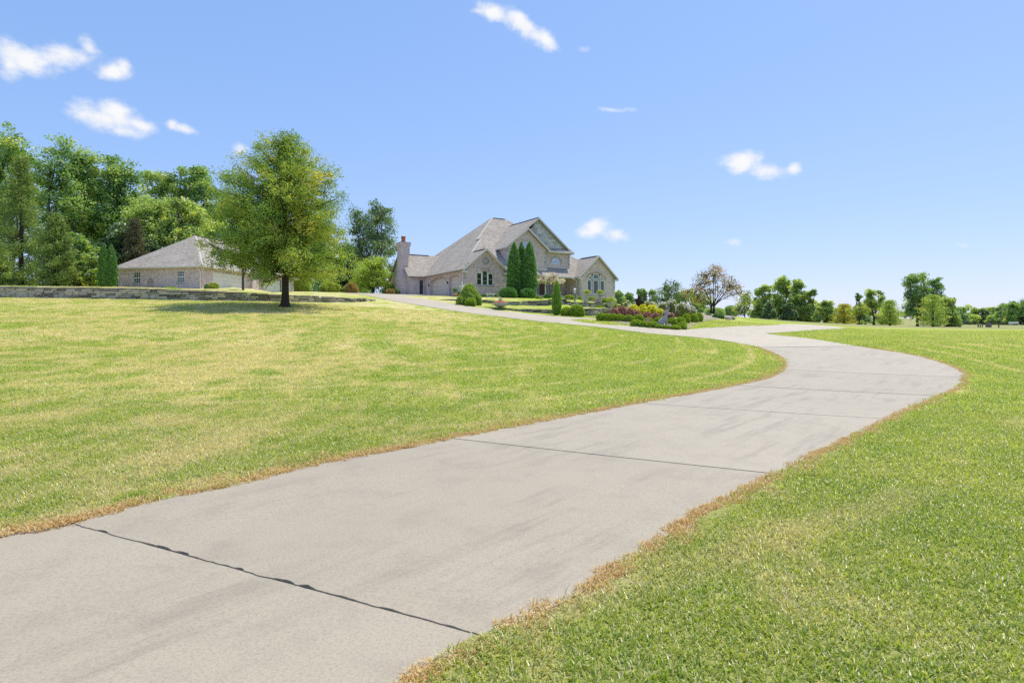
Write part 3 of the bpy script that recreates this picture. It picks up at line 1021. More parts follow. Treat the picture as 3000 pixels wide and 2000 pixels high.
M_GLASS = glass_mat('window_glass', refl=.06)
M_GLASSB = glass_mat('window_glass_sky', (.02, .026, .03), .42)
M_LIME = stone_mat('dressed_limestone', [(0, (.38, .385, .39)), (.5, (.47, .475, .47)), (1, (.56, .55, .52))], .85, 6)
M_GSTONE = stone_mat('gable_stone', [(0, (.36, .39, .42)), (.4, (.48, .51, .53)), (.8, (.58, .60, .61)), (1, (.63, .61, .57))], .85, 4)
M_MORTAR = plain('stone_mortar', (.36, .37, .38), .95, .1)
M_POT = plain('terracotta', (.42, .15, .075), .8, .25, 9, bump=.3)
M_DARK = plain('dark_metal', (.03, .03, .033), .5, .2)


def arch_pts(a0, a1, zs, rise, n=14):
    """polyline over an opening from a0 to a1: springs at zs, crown at zs+rise (segment or full ellipse)"""
    c, r = (a0 + a1) / 2, (a1 - a0) / 2
    if rise <= 0: return [(a0, zs), (a1, zs)]
    if rise >= r * .98:
        return [(c - r * math.cos(math.pi * i / n), zs + rise * math.sin(math.pi * i / n)) for i in range(n + 1)]
    Rr = (r * r + rise * rise) / (2 * rise); th = math.asin(r / Rr)
    return [(c + Rr * math.sin(-th + 2 * th * i / n), zs + rise - Rr + Rr * math.cos(-th + 2 * th * i / n)) for i in range(n + 1)]


class Face:
    """a vertical wall plane in a building's own coordinates: origin, direction along the wall, outward normal"""
    def __init__(s, o, d, n): s.o = Vector((*o, 0)); s.d = Vector((*d, 0)); s.n = Vector((*n, 0))
    def pt(s, a, z, out=0.0): return s.o + s.d * a + Vector((0, 0, z)) + s.n * out


def wall(face, outline, holes, mat, parent, reveal=.14, name='wall'):
    """brick wall with real openings and reveals"""
    loops = [outline] + holes
    flat = [p for l in loops for p in l]
    tris = tessellate_polygon([[Vector((a, z, 0)) for a, z in l] for l in loops])
    m = MB()
    vs = [face.pt(a, z) for a, z in flat]
    fs = []
    for t in tris:
        q = [vs[i] for i in t]
        nr = (q[1] - q[0]).cross(q[2] - q[0])
        if nr.length < 1e-9: continue
        fs.append(list(t) if nr.dot(face.n) > 0 else list(t)[::-1])
    m.add(vs, fs)
    for l in holes:
        k = len(l)
        for i in range(k):
            a, b = l[i], l[(i + 1) % k]
            m.add([face.pt(*a), face.pt(*b), face.pt(*b, -reveal), face.pt(*a, -reveal)], [(0, 1, 2, 3)])
    return m.build(name, mat, parent)


def fbox(m, face, a0, a1, z0, z1, o0, o1):
    """box on a wall plane between outward offsets o0..o1"""
    vs = [face.pt(a, z, o) for o in (o0, o1) for (a, z) in ((a0, z0), (a1, z0), (a1, z1), (a0, z1))]
    m.add(vs, [(0, 3, 2, 1), (4, 5, 6, 7), (0, 1, 5, 4), (1, 2, 6, 5), (2, 3, 7, 6), (3, 0, 4, 7)])


def strip(m, face, pts, w, o0, o1):
    """flat moulding that follows a polyline on a wall plane, w wide to the left"""
    n = len(pts)
    L_ = []
    for i, (a, z) in enumerate(pts):
        p0 = pts[max(i - 1, 0)]; p1 = pts[min(i + 1, n - 1)]
        dx, dz = p1[0] - p0[0], p1[1] - p0[1]; l = math.hypot(dx, dz) or 1
        L_.append((a - dz / l * w, z + dx / l * w))
    for i in range(n - 1):
        q = [pts[i], pts[i + 1], L_[i + 1], L_[i]]
        vs = [face.pt(a, z, o) for o in (o0, o1) for a, z in q]
        m.add(vs, [(0, 3, 2, 1), (4, 5, 6, 7), (0, 1, 5, 4), (1, 2, 6, 5), (2, 3, 7, 6), (3, 0, 4, 7)])


def sash(face, parent, a0, a1, z0, z1, rows=0, cols=0, arch=None, glass=None, fw=.06, depth=-.10, mw=.022):
    """one light: frame and glazing bars, pane behind; arch = rise of a curved head"""
    w = empty('window', parent=parent)
    out = [(a0, z0), (a1, z0)]
    top = arch_pts(a0, a1, z1, arch)[::-1] if arch else [(a1, z1), (a0, z1)]
    loop = out + top
    m = MB()
    strip(m, face, [(a0, z0), (a1, z0)], fw, depth, depth + .05)
    strip(m, face, [(a1, z0 + fw), (a1, z1)], fw, depth, depth + .05)
    strip(m, face, [(a0, z1), (a0, z0 + fw)], fw, depth, depth + .05)
    strip(m, face, top, fw, depth, depth + .052)
    ztop = z1 + (arch or 0)
    for i in range(1, cols):
        a = a0 + (a1 - a0) * i / cols
        fbox(m, face, a - mw / 2, a + mw / 2, z0 + fw, (ztop - fw), depth, depth + .032)
    for i in range(1, rows):
        z = z0 + (z1 - z0) * i / rows
        fbox(m, face, a0 + fw, a1 - fw, z - mw / 2, z + mw / 2, depth + .002, depth + .034)
    m.build('window_frame', M_FRAME, w)
    g = MB()
    g.add([face.pt(a, z, depth + .012) for a, z in loop], [list(range(len(loop)))])
    g.build('pane', glass or M_GLASS, w)
    return w


def roof(name, poly, zf, mat, parent, thick=.16):
    """sloping slab over a plan polygon; zf(u, v) gives the height"""
    pts = [Vector((u, v, zf(u, v))) for u, v in poly]
    nrm = Vector((0, 0, 0))
    for i in range(1, len(pts) - 1): nrm += (pts[i] - pts[0]).cross(pts[i + 1] - pts[0])
    if nrm.z < 0: pts = pts[::-1]
    m = MB(); n = len(pts)
    lo = [p - Vector((0, 0, thick)) for p in pts]
    m.add(pts + lo, [list(range(n)), [n + i for i in range(n)][::-1]])
    r_ = m.build(name, mat, parent)
    e = MB()
    for i in range(n):
        j = (i + 1) % n
        e.add([pts[i], lo[i], lo[j], pts[j]], [(0, 1, 2, 3)])
    e.build('fascia', M_TRIM, r_)
    return r_


def cap(pts, parent, mat=None, w=.16, lift=.02, name='ridge_cap'):
    m = MB()
    for a, b in zip(pts[:-1], pts[1:]):
        a, b = Vector(a) + Vector((0, 0, lift)), Vector(b) + Vector((0, 0, lift))
        d = (b - a).normalized(); s = d.cross(Vector((0, 0, 1))).normalized() * w
        dn = Vector((0, 0, -w * .55))
        m.add([a - s + dn, a, a + s + dn, b - s + dn, b, b + s + dn], [(0, 1, 4, 3), (1, 2, 5, 4)])
    return m.build(name, mat or M_HIP, parent)


def quoins(face, a, z0, z1, side, parent, mat=None, hh=.30, long=.42, short=.26):
    z = z0; k = 0
    while z < z1 - .05:
        w = long if k % 2 == 0 else short
        m = MB(); a0, a1 = (a, a + w) if side > 0 else (a - w, a)
        fbox(m, face, a0, a1, z + .012, min(z + hh, z1) - .012, -.02, .028)
        m.build('quoin', mat or M_LIME, parent)
        z += hh; k += 1


def rosette(face, a, z, r0, parent):
    """round brick medallion in a gable"""
    n = 22
    m = MB(); m.add([face.pt(a + r0 * .66 * math.cos(t), z + r0 * .66 * math.sin(t), .012) for t in [2 * math.pi * i / 28 for i in range(28)]], [list(range(28))])
    ro = m.build('medallion', M_LIME, parent)
    m = MB()
    for i in range(n):
        t0, t1 = 2 * math.pi * (i + .08) / n, 2 * math.pi * (i + .92) / n
        q = [(a + r * math.cos(t), z + r * math.sin(t)) for r, t in ((r0 * .7, t0), (r0, t0), (r0, t1), (r0 * .7, t1))]
        vs = [face.pt(x, y, o) for o in (-.01, .03) for x, y in q]
        m.add(vs, [(0, 3, 2, 1), (4, 5, 6, 7), (0, 1, 5, 4), (1, 2, 6, 5), (2, 3, 7, 6), (3, 0, 4, 7)])
    m.build('brick_ring', M_BRICKRED, ro)


# ================================================================ the house
HO = np.array(((1359.8 - CX) / F * 71.0, 71.0)); HA = math.atan2(.511, .860); HZ = 5.17
house = thing('brick_house', 'large pale brick house with steep hipped and gabled shingle roofs on the rise', 'house', (HO[0], HO[1], HZ), HA)
PT = .84
EV = 3.5
BOT = -1.6


def zl(u, v): return EV + PT * u                              # long left-hand slope
def zfm(u, v): return EV + PT * (v - 2.1)                     # main front slope
RU0, RU1, RV = 10.96, 13.6, 13.06
ZR = EV + PT * RU0
def zrm(u, v): return ZR - PT * (u - RU1)
def zbm(u, v): return ZR - PT * (v - RV)
def zwa(u, v): return EV + PT * (v - .94)                     # hipped end behind the garage gable
def zwr(u, v): return EV + PT * 5.68 - PT * (u - 5.68)
OV = .32

rl = roof('roof', [(-OV, -.38), (2.97, -.38), (2.97, 3.91), (5.68, 6.62), (5.68, 7.78), (RU0, RV), (-OV, RV + RU0 + OV)], zl, M_SHING, house)
roof('roof', [(2.97, -.38), (6.26, -.38), (6.26, 1.0), (2.97, 4.3)], lambda u, v: EV + PT * 2.97 - PT * (u - 2.97), M_SHING, house)
wa = roof('roof', [(-OV + .6, .94 - OV), (11.36 + OV, .94 - OV), (5.68, 6.62)], zwa, M_SHING, house)
roof('roof', [(5.68, 6.62), (11.36 + OV, .94 - OV), (11.36 + OV, 3.2), (5.68, 8.2)], zwr, M_SHING, house)
mf = roof('roof', [(5.0, 7.1), (7.0, 1.72), (24.93, 1.72), (RU1, RV), (RU0, RV)], zfm, M_SHING, house)
roof('roof', [(RU1, RV), (24.93, 1.72), (24.93, 24.4)], zrm, M_SHING, house)
roof('roof', [(RU0, RV), (RU1, RV), (24.93, 24.4), (-OV, 24.4)], zbm, M_SHING, house)
cap([(RU0 - 5.28, 7.78, zl(5.68, 0)), (RU0, RV, ZR)], mf); cap([(RU1, RV, ZR), (24.93, 1.72, zrm(24.93, 0))], mf)
cap([(2.97, 3.91, zl(2.97, 0)), (5.68, 6.62, zl(5.68, 0)), (11.6, .7, zwr(11.6, 0))], wa)
cap([(RU0 + .3, RV, ZR), (RU1 - .3, RV, ZR)], mf, M_VENT, .16, .06, 'ridge_vent')
cap([(5.68, 6.75, zl(5.68, 0)), (5.68, 7.7, zl(5.68, 0))], wa, M_VENT, .16, .06, 'ridge_vent')
cap([(2.97, .2, zl(2.97, 0)), (2.97, 3.2, zl(2.97, 0))], rl, M_VENT, .15, .06, 'ridge_vent')

# --- garage gable
FG = Face((0, 0), (1, 0), (0, -1))
W1 = 5.94
wz = 1.42; wt = 2.95
win = [(1.72, wz), (4.08, wz), (4.08, wt), (3.32, wt)] + arch_pts(2.48, 3.32, wt + .18, .18)[::-1] + [(2.48, wt), (1.72, wt)]
wall(FG, [(0, BOT), (W1, BOT), (W1, EV - .05), (W1 / 2, EV + PT * W1 / 2 - .1), (0, EV - .05)], [win], M_BRICK, house)
sash(FG, house, 1.74, 2.46, wz + .02, wt - .02, 2, 1, glass=M_GLASSB)
sash(FG, house, 2.52, 3.28, wz + .02, wt + .16, 3, 1, arch=.16, glass=M_GLASSB)
sash(FG, house, 3.34, 4.06, wz + .02, wt - .02, 2, 1, glass=M_GLASSB)
m = MB(); fbox(m, FG, 1.6, 4.2, wz - .12, wz, -.05, .07); m.build('window_sill', M_LIME, house)
m = MB(); fbox(m, FG, 2.46, 2.52, wz + .02, wt, -.1, -.03); fbox(m, FG, 3.28, 3.34, wz + .02, wt, -.1, -.03); m.build('mullion', M_FRAME, house)
m = MB(); strip(m, FG, arch_pts(2.40, 3.40, wt + .2, .22), .2, -.02, .025); m.build('arch_surround', M_BRICKRED, house)
for a in (1.60, 3.98):
    m = MB(); fbox(m, FG, a, a + .26, wt - .02, wt + .26, -.02, .03); m.build('corner_stone', M_LIME, house)
rosette(FG, 2.97, 4.45, .46, house)
quoins(FG, 0, 2.0, 3.5, 1, house); quoins(FG, W1, 2.0, 3.5, -1, house)
for (a0, a1, z) in ((.15, .75, 3.55), (.45, 1.05, 3.85), (5.2, 5.8, 3.55), (4.9, 5.5, 3.85)):
    m = MB(); fbox(m, FG, a0, a1, z, z + .26, -.02, .024); m.build('quoin', M_LIME, house)
# rake boards and boxed eave returns
def rake(u0, u1, uc, v, z0, zc, parent, w=.24, t=.05):
    m = MB()
    for ua in (u0, u1):
        a, b = Vector((ua, v, z0)), Vector((uc, v, zc))
        m.add([a, b, b - Vector((0, 0, w)), a - Vector((0, 0, w)), a + Vector((0, t, 0)), b + Vector((0, t, 0)), b + Vector((0, t, -w)), a + Vector((0, t, -w))],
              [(0, 1, 2, 3), (7, 6, 5, 4), (0, 4, 5, 1), (3, 2, 6, 7)])
    return m.build('rake_board', M_TRIM, parent)
rake(-OV, W1 + OV, W1 / 2, -.43, zl(-OV, 0), zl(2.97, 0) + .01, house)
def eave_return(u0, u1, v0, v1, z, parent):
    m = MB(); m.box(u0, u1, v0, v1, z - .22, z + .02); m.build('eave_return', M_TRIM, parent)
eave_return(-OV, .0 + .35, -.40, -.004, zl(-OV, 0) - .14, house); eave_return(W1 - .35, W1 + OV, -.40, -.004, zl(-OV, 0) - .14, house)
m = MB(); m.add([(0 - .0, -.38, EV - .18), (-.0, -.0, EV - .18), (W1 / 2, 0, zl(2.97, 0) - .2), (W1 / 2, -.38, zl(2.97, 0) - .2), (W1, -.38, EV - .18), (W1, 0, EV - .18)], [(0, 1, 2, 3), (3, 2, 5, 4)])
m.build('soffit', M_SOFF, house)

# --- garage side with the two doors
FS = Face((0, 0), (0, 1), (-1, 0))
d1 = [(1.45, BOT)] + [(1.45, 2.33)] + arch_pts(1.45, 4.4, 2.33, .30)[1:-1] + [(4.4, 2.33), (4.4, BOT)]
d2 = [(5.1, BOT)] + [(5.1, 2.33)] + arch_pts(5.1, 10.6, 2.33, .36)[1:-1] + [(10.6, 2.33), (10.6, BOT)]
d3 = [(11.15, -.0), (11.15, 2.2), (12.1, 2.2), (12.1, -.0)]
LEFT_LEN = 12.55
outl = [(0, BOT), (1.45, BOT), *d1[1:-1], (4.4, BOT), (5.1, BOT), *d2[1:-1], (10.6, BOT), (LEFT_LEN, BOT), (LEFT_LEN, EV - .1), (0, EV - .1)]
wall(FS, outl, [d3], M_BRICK, house)
for (a0, a1, rise) in ((1.45, 4.4, .30), (5.1, 10.6, .36)):   # brick reveals of the door openings
    m = MB(); pts = [(a0, BOT), (a0, 2.33)] + arch_pts(a0, a1, 2.33, rise)[1:-1] + [(a1, 2.33), (a1, BOT)]
    for p, q in zip(pts[:-1], pts[1:]):
        m.add([FS.pt(*p), FS.pt(*q), FS.pt(*q, -.34), FS.pt(*p, -.34)], [(0, 1, 2, 3)])
    m.build('door_reveal', M_BRICK, house)
    m = MB(); strip(m, FS, arch_pts(a0, a1, 2.33, rise), .22, -.02, .02); m.build('arch_surround', M_BRICKRED, house)
    gd = empty('garage_door', parent=house)
    rows = 5; hh = (2.33 + rise + .1) / rows
    for r_ in range(rows):
        m = MB(); fbox(m, FS, a0 - .05, a1 + .05, r_ * hh + .008, (r_ + 1) * hh - .008, -.40, -.33)
        ncol = 4 if a1 - a0 < 4 else 8; cw = (a1 - a0) / ncol
        for c in range(ncol):
            fbox(m, FS, a0 + c * cw + .10, a0 + (c + 1) * cw - .10, r_ * hh + .11, (r_ + 1) * hh - .11, -.332, -.318)
        m.build('panel', M_DOOR, gd)
dr = empty('side_door', parent=house)
m = MB(); fbox(m, FS, 11.17, 12.08, 0, 2.18, -.12, -.06)
for z0, z1 in ((.15, .9), (1.05, 2.0)):
    fbox(m, FS, 11.3, 11.58, z0, z1, -.062, -.045); fbox(m, FS, 11.67, 11.95, z0, z1, -.062, -.045)
m.build('door_leaf', M_DOORW, dr)
m = MB(); m.ball(FS.pt(11.27, 1.0, -.02), .045); m.build('door_knob', M_DARK, dr)
for a in (4.75, 11.0):                                        # wall lanterns
    m = MB(); fbox(m, FS, a - .06, a + .06, 1.75, 2.05, .0, .13); fbox(m, FS, a - .09, a + .09, 2.05, 2.09, -.0, .16); m.build('wall_lantern', M_DARK, house)
m = MB(); m.bar((-OV - .06, -.38, zl(-OV, 0) - .06), (-OV - .06, 12.3, zl(-OV, 0) - .06), .12, .11); m.build('gutter', M_GUTD, house)
m = MB(); m.add([(-OV, -.3, EV - .28), (0, -.3, EV - .28), (0, 12.55, EV - .28), (-OV, 12.55, EV - .28)], [(0, 1, 2, 3)]); m.build('soffit', M_SOFF, house)
m = MB(); m.tube([(-OV - .04, .12, EV - .35), (-.12, .14, EV - .62), (-.07, .15, EV - .8), (-.07, .15, .05)], .045, 8); m.build('downspout', M_TRIM, house)

# --- walls behind the garage gable and along the front
wall(Face((W1, 0), (0, 1), (1, 0)), [(0, BOT), (1.3, BOT), (1.3, EV), (0, EV)], [], M_BRICK, house)
FWA = Face((W1, 1.3), (1, 0), (0, -1))
wall(FWA, [(0, BOT), (5.46, BOT), (5.46, EV), (0, EV)], [[(1.9, .9), (3.6, .9), (3.6, 2.6), (1.9, 2.6)]], M_BRICK, house)
sash(FWA, house, 1.92, 2.74, .92, 2.58, 2, 1); sash(FWA, house, 2.76, 3.58, .92, 2.58, 2, 1)
wall(Face((11.4, 1.3), (0, 1), (1, 0)), [(0, BOT), (3.2, BOT), (3.2, EV), (0, EV)], [], M_BRICK, house)
FPO = Face((11.4, 4.5), (1, 0), (0, -1))                      # recessed entry under the porch roof
sl = [(2.0, .6), (4.6, .6), (4.6, 2.9), (2.0, 2.9)]
wall(FPO, [(0, BOT), (7.0, BOT), (7.0, EV + 1.2), (0, EV + 1.2)], [sl], M_BRICK, house)
sash(FPO, house, 2.02, 2.58, .62, 2.88, 4, 1); sash(FPO, house, 4.02, 4.58, .62, 2.88, 4, 1)
ed = empty('entry_door', parent=house)
m = MB(); fbox(m, FPO, 2.64, 3.96, .62, 2.88, -.12, -.05); fbox(m, FPO, 2.8, 3.2, .8, 2.6, -.055, -.03); fbox(m, FPO, 3.4, 3.8, .8, 2.6, -.055, -.03)
m.build('door_leaf', plain('entry_door_wood', (.10, .05, .028), .4), ed)
m = MB(); m.box(11.4, 18.4, 1.75, 4.5, .32, .55); m.build('porch_floor', plain('porch_stone', (.42, .39, .36), .85), house)
for u in (13.4,):
    m = MB(); m.lathe([(.17, .55), (.17, .68), (.12, .74), (.11, 3.2), (.17, 3.26), (.17, 3.42)], 12, (u, 2.1, 0)); m.build('porch_column', M_TRIM, house)
m = MB(); m.bar((11.5, 1.66, EV - .38), (18.1, 1.66, EV - .38), .12, .11); m.build('gutter', M_GUT, house)
m = MB(); m.add([(11.4, 1.7, EV - .46), (18.4, 1.7, EV - .46), (18.4, 4.5, EV - .46), (11.4, 4.5, EV - .46)], [(0, 3, 2, 1)]); m.build('soffit', M_SOFF, house)

# --- two-storey front gable and the smaller gable nested in its left half
UP, ZP, SL = 12.92, 11.35, .78
def zgl(u, v): return ZP - SL * (UP - u)
def zgr(u, v): return ZP - SL * (u - UP)
NP = 10.69; ZN = zgl(NP, 0)
def znr(u, v): return ZN - SL * (u - NP)
gl = roof('roof', [(7.0, 2.2), (NP, 2.2), (NP, 3.0), (UP, 3.0), (UP, 12.2), (7.0, 12.2)], zgl, M_SHING, house)
gr = roof('roof', [(UP, 3.0), (18.85, 3.0), (18.85, 12.2), (UP, 12.2)], zgr, M_SHING, house)
roof('roof', [(NP, 2.2), (14.3, 2.2), (14.3, 3.6), (NP, 3.6)], znr, M_SHING, house)
cap([(UP, 3.1, ZP), (UP, 10.6, ZP)], gl, M_VENT, .16, .06, 'ridge_vent')
rake(7.0, 14.3, NP, 2.15, zgl(7.0, 0), ZN + .01, house, .26); 
m = MB()
for (ua, za) in ((18.85, zgr(18.85, 0)), (NP, ZN)):
    a, b = Vector((ua, 2.95, za)), Vector((UP, 2.95, ZP))
    m.add([a, b, b - Vector((0, 0, .26)), a - Vector((0, 0, .26))], [(0, 1, 2, 3)])
m.build('rake_board', M_TRIM, house)
FN = Face((7.4, 2.6), (1, 0), (0, -1)); NW = 6.55
aw = [(2.35, 4.5), (4.25, 4.5)] + arch_pts(2.35, 4.25, 6.95, .93)[::-1]
wall(FN, [(0, 2.6), (NW, 2.6), (NW, zgl(7.4, 0) - .2), (NP - 7.4, ZN - .25), (0, zgl(7.4, 0) - .2)], [aw], M_BRICK, house)
sash(FN, house, 2.37, 4.23, 6.9, 6.94, 0, 4, arch=.90, glass=M_GLASSB); sash(FN, house, 2.37, 4.23, 4.52, 6.88, 3, 3, glass=M_GLASSB)
m = MB(); strip(m, FN, arch_pts(2.30, 4.30, 6.95, .98), .24, -.02, .03); m.build('arch_surround', M_LIME, house)
quoins(FN, NW, 4.4, 6.7, -1, house); quoins(FN, 0, 4.4, 6.7, 1, house)
wall(Face((7.4, 2.6), (0, 1), (-1, 0)), [(0, 2.5), (8, 6.0), (8, 6.8), (0, 6.8)], [], M_BRICK, house)
wall(Face((7.4 + NW, 2.6), (0, 1), (1, 0)), [(0, 2.6), (.8, 2.6), (.8, 6.9), (0, 6.9)], [], M_BRICK, house)
FB = Face((13.95, 3.4), (1, 0), (0, -1)); BW = 4.5
hw = [(1.35, 5.02), (2.95, 5.02)] + arch_pts(1.35, 2.95, 5.2, .8)[::-1]
wall(FB, [(0, 3.4), (BW, 3.4), (BW, 6.75), (0, 6.75)], [hw], M_BRICK, house)
sash(FB, house, 1.37, 2.93, 5.04, 5.2, 0, 4, arch=.77, glass=M_GLASSB)
m = MB(); strip(m, FB, arch_pts(1.30, 3.0, 5.2, .85), .20, -.02, .03); m.build('arch_surround', M_LIME, house)
quoins(FB, BW, 4.7, 6.7, -1, house, hh=.28)
m = MB(); fbox(m, FB, -.02, BW + .05, 4.55, 4.68, -.02, .07); m.build('roof_flashing', M_TRIM, house)
m = MB(); fbox(m, FN, -.02, NW + .05, 4.05, 4.2, -.02, .07); m.build('roof_flashing', M_TRIM, house)
wall(Face((18.45, 3.4), (0, 1), (1, 0)), [(0, 3.4), (6, 6), (6, 6.9), (0, 6.9)], [], M_BRICK, house)
# pent roof strip over the upper wall
roof('pent_roof', [(13.75, 2.75), (18.85, 2.75), (18.6, 3.42), (13.75, 3.42)], lambda u, v: 6.80 + .85 * (v - 2.75), M_SHING, house, .05)
m = MB(); m.bar((14.2, 2.80, 6.70), (18.8, 2.80, 6.70), .16, .2); m.build('fascia_board', M_TRIM, house)
# gable of squared stone blocks
FT = Face((7.0, 3.4), (1, 0), (0, -1))
m = MB(); m.add([FT.pt(3.2, 7.3, -.02), FT.pt(11.5, 7.3, -.02), FT.pt(UP - 7.0, ZP - .2, -.02)], [(0, 1, 2)]); gp = m.build('stone_gable', M_MORTAR, house)
rg = random.Random(4)
z = 7.32
while z < ZP - .7:
    h = rg.choice((.24, .30, .36, .42))
    half = (ZP - .42 - (z + h)) / SL
    a = max(UP - half, NP - .2 - 0 + (ZN - z) / SL * 0 + .1) if False else UP - half
    e = UP + half
    while a < e - .12:
        w = min(rg.uniform(.35, .85), e - a)
        if e - a - w < .2: w = e - a
        um = a + w / 2
        if znr(um, 0) < z + h or um > NP + 0:                 # what lies behind the nested roof is left out
            if not (zgl(um, 0) < z): 
                if (um - 12.05) ** 2 + (z + h / 2 - 9.45) ** 2 > .30:
                    b = MB(); fbox(b, FT, a - 7.0 + .012, a + w - 7.0 - .012, z + .012, z + h - .012, -.02, rg.uniform(.035, .07)); b.build('stone_block', M_GSTONE, gp)
        a += w
    z += h
rosette(FT, 12.05 - 7.0, 9.45, .46, house)

# --- right-hand gable with the tall arched window
RG = Face((18.4, 1.05), (1, 0), (0, -1)); RWD = 6.5; RC = RWD / 2; PR = .88
def zrl(u, v): return EV + PR * (u - 18.4)
def zrr(u, v): return EV + PR * RC - PR * (u - 18.4 - RC)
q1 = roof('roof', [(18.4 - OV, .66), (18.4 + RC, .66), (18.4 + RC, 7.4), (18.4 - OV, 3.2)], zrl, M_SHING, house)
roof('roof', [(18.4 + RC, .66), (18.4 + RWD + OV, .66), (18.4 + RWD + OV, 9), (18.4 + RC, 9)], zrr, M_SHING, house)
cap([(18.4 + RC, 1.2, zrl(18.4 + RC, 0)), (18.4 + RC, 4.8, zrl(18.4 + RC, 0))], q1, M_VENT, .15, .06, 'ridge_vent')
big = [(1.38, .85), (1.38, 3.02)] + arch_pts(1.38, 4.62, 3.02, .82, 20)[1:-1] + [(4.62, 3.02), (4.62, .85)]
wall(RG, [(0, BOT), (RWD, BOT), (RWD, EV - .05), (RC, EV + PR * RC - .12), (0, EV - .05)], [big], M_BRICK, house)
for (a0, a1, zs, r_) in ((1.42, 2.22, 3.02, .0), (2.5, 3.5, 3.02, 0), (3.78, 4.58, 3.02, 0)):
    sash(RG, house, a0, a1, .88, 2.90, 0, 1, fw=.10)
def fan(a0, a1):
    ap = [p for p in arch_pts(1.42, 4.58, 3.02, .78, 60)]
    top = [p for p in ap if a0 <= p[0] <= a1]
    loop = [(a0, 3.0), (a1, 3.0)] + top[::-1]
    w_ = empty('window', parent=house)
    g = MB(); g.add([RG.pt(a, z, -.088) for a, z in loop], [list(range(len(loop)))]); g.build('pane', M_GLASS, w_)
    m = MB(); strip(m, RG, loop + [loop[0]], .09, -.1, -.05)
    for i in range(1, 3):
        a = a0 + (a1 - a0) * i / 3
        fbox(m, RG, a - .01, a + .01, 3.02, 3.0 + min(p[1] - 3.0 for p in top if abs(p[0] - a) < .1), -.1, -.065)
    m.build('window_frame', M_FRAME, w_)
fan(1.42, 2.22); fan(2.5, 3.5); fan(3.78, 4.58)
for a0, a1 in ((2.22, 2.5), (3.5, 3.78)):                       # stone mullions between the lights
    zz = .85
    while zz < 3.55:
        b = MB(); fbox(b, RG, a0 + .015, a1 - .015, zz + .01, zz + .26, -.09, .02); b.build('mullion_stone', M_LIME, house); zz += .27
m = MB(); strip(m, RG, arch_pts(1.34, 4.66, 3.02, .86, 20), .22, -.02, .03); m.build('arch_surround', M_BRICKRED, house)
m = MB(); fbox(m, RG, 1.25, 4.75, .72, .85, -.05, .08); m.build('window_sill', M_LIME, house)
quoins(RG, 0, .3, 3.45, 1, house); quoins(RG, RWD, 1.7, 3.45, -1, house)
for (a0, a1, z) in ((.15, .75, 3.5), (.5, 1.0, 3.8), (5.8, 6.4, 3.5), (5.5, 6.05, 3.8)):
    m = MB(); fbox(m, RG, a0, a1, z, z + .26, -.02, .024); m.build('quoin', M_LIME, house)
rake(18.4 - OV, 18.4 + RWD + OV, 18.4 + RC, .61, zrl(18.4 - OV, 0), zrl(18.4 + RC, 0) + .01, house, .26)
eave_return(18.4 - OV, 18.4 + .4, .66, 1.046, zrl(18.4 - OV, 0) - .14, house); eave_return(18.4 + RWD - .35, 18.4 + RWD + OV, .66, 1.046, zrl(18.4 - OV, 0) - .14, house)
wall(Face((18.4, 1.05), (0, 1), (-1, 0)), [(0, BOT), (3.5, BOT), (3.5, EV), (0, EV)], [], M_BRICK, house)
wall(Face((24.9, 1.05), (0, 1), (1, 0)), [(0, BOT), (22.9, BOT), (22.9, EV), (0, EV)], [], M_BRICK, house)
wall(Face((-2.28, 24.0), (1, 0), (0, 1)), [(0, BOT), (27.2, BOT), (27.2, EV), (0, EV)], [], M_BRICK, house)
m = MB(); m.tube([(17.3, 1.62, EV - .42), (17.9, 1.5, EV - .62), (18.2, 1.4, EV - .8), (18.28, 1.35, .2)], .045, 8); m.build('downspout', M_TRIM, house)

# --- small wing with the chimney
VW, VR = 12.55, 16.45
def zw1(u, v): return EV + PT * (v - VW)
def zw2(u, v): return EV + PT * (VR - VW) - PT * (v - VR)
w1 = roof('roof', [(-2.6, VW - OV), (.3, VW - OV), (4.6, VR), (-2.6, VR)], zw1, M_SHING, house)
roof('roof', [(-2.6, VR), (4.6, VR), (4.6, 20.7), (-2.6, 20.7)], zw2, M_SHING, house)
cap([(-1.6, VR, zw1(0, VR)), (2.2, VR, zw1(0, VR))], w1, M_VENT, .15, .06, 'ridge_vent')
FW = Face((-2.28, VW), (1, 0), (0, -1))
lw = [(1.42, .75), (2.10, .75), (2.10, 2.85), (1.42, 2.85)]
wall(FW, [(0, BOT), (2.28, BOT), (2.28, EV), (0, EV)], [lw], M_BRICK, house)
sash(FW, house, 1.44, 2.08, .77, 2.83, 0, 1, fw=.05)
m = MB(); fbox(m, FW, 1.34, 2.18, .62, .75, -.05, .06); m.build('window_sill', M_LIME, house)
wall(Face((-2.28, VW), (0, 1), (-1, 0)), [(0, BOT), (7.8, BOT), (7.8, EV), (VR - VW, zw1(0, VR) - .15), (0, EV)], [], M_BRICK, house)
m = MB(); m.bar((-2.6, VW - OV - .06, zw1(0, VW - OV) - .06), (.0, VW - OV - .06, zw1(0, VW - OV) - .06), .12, .11); m.build('gutter', M_GUTD, house)
ch = empty('chimney', parent=house)
m = MB()
m.box(-3.25, -2.2, 13.55, 15.85, BOT, 3.1)
m.add([(-3.25, 13.55, 3.1), (-2.2, 13.55, 3.1), (-2.2, 15.85, 3.1), (-3.25, 15.85, 3.1), (-3.05, 13.95, 4.0), (-2.2, 13.95, 4.0), (-2.2, 15.45, 4.0), (-3.05, 15.45, 4.0)],
      [(0, 1, 5, 4), (1, 2, 6, 5), (2, 3, 7, 6), (3, 0, 4, 7)])
m.box(-3.05, -1.95, 13.95, 15.45, 4.0, 6.0)
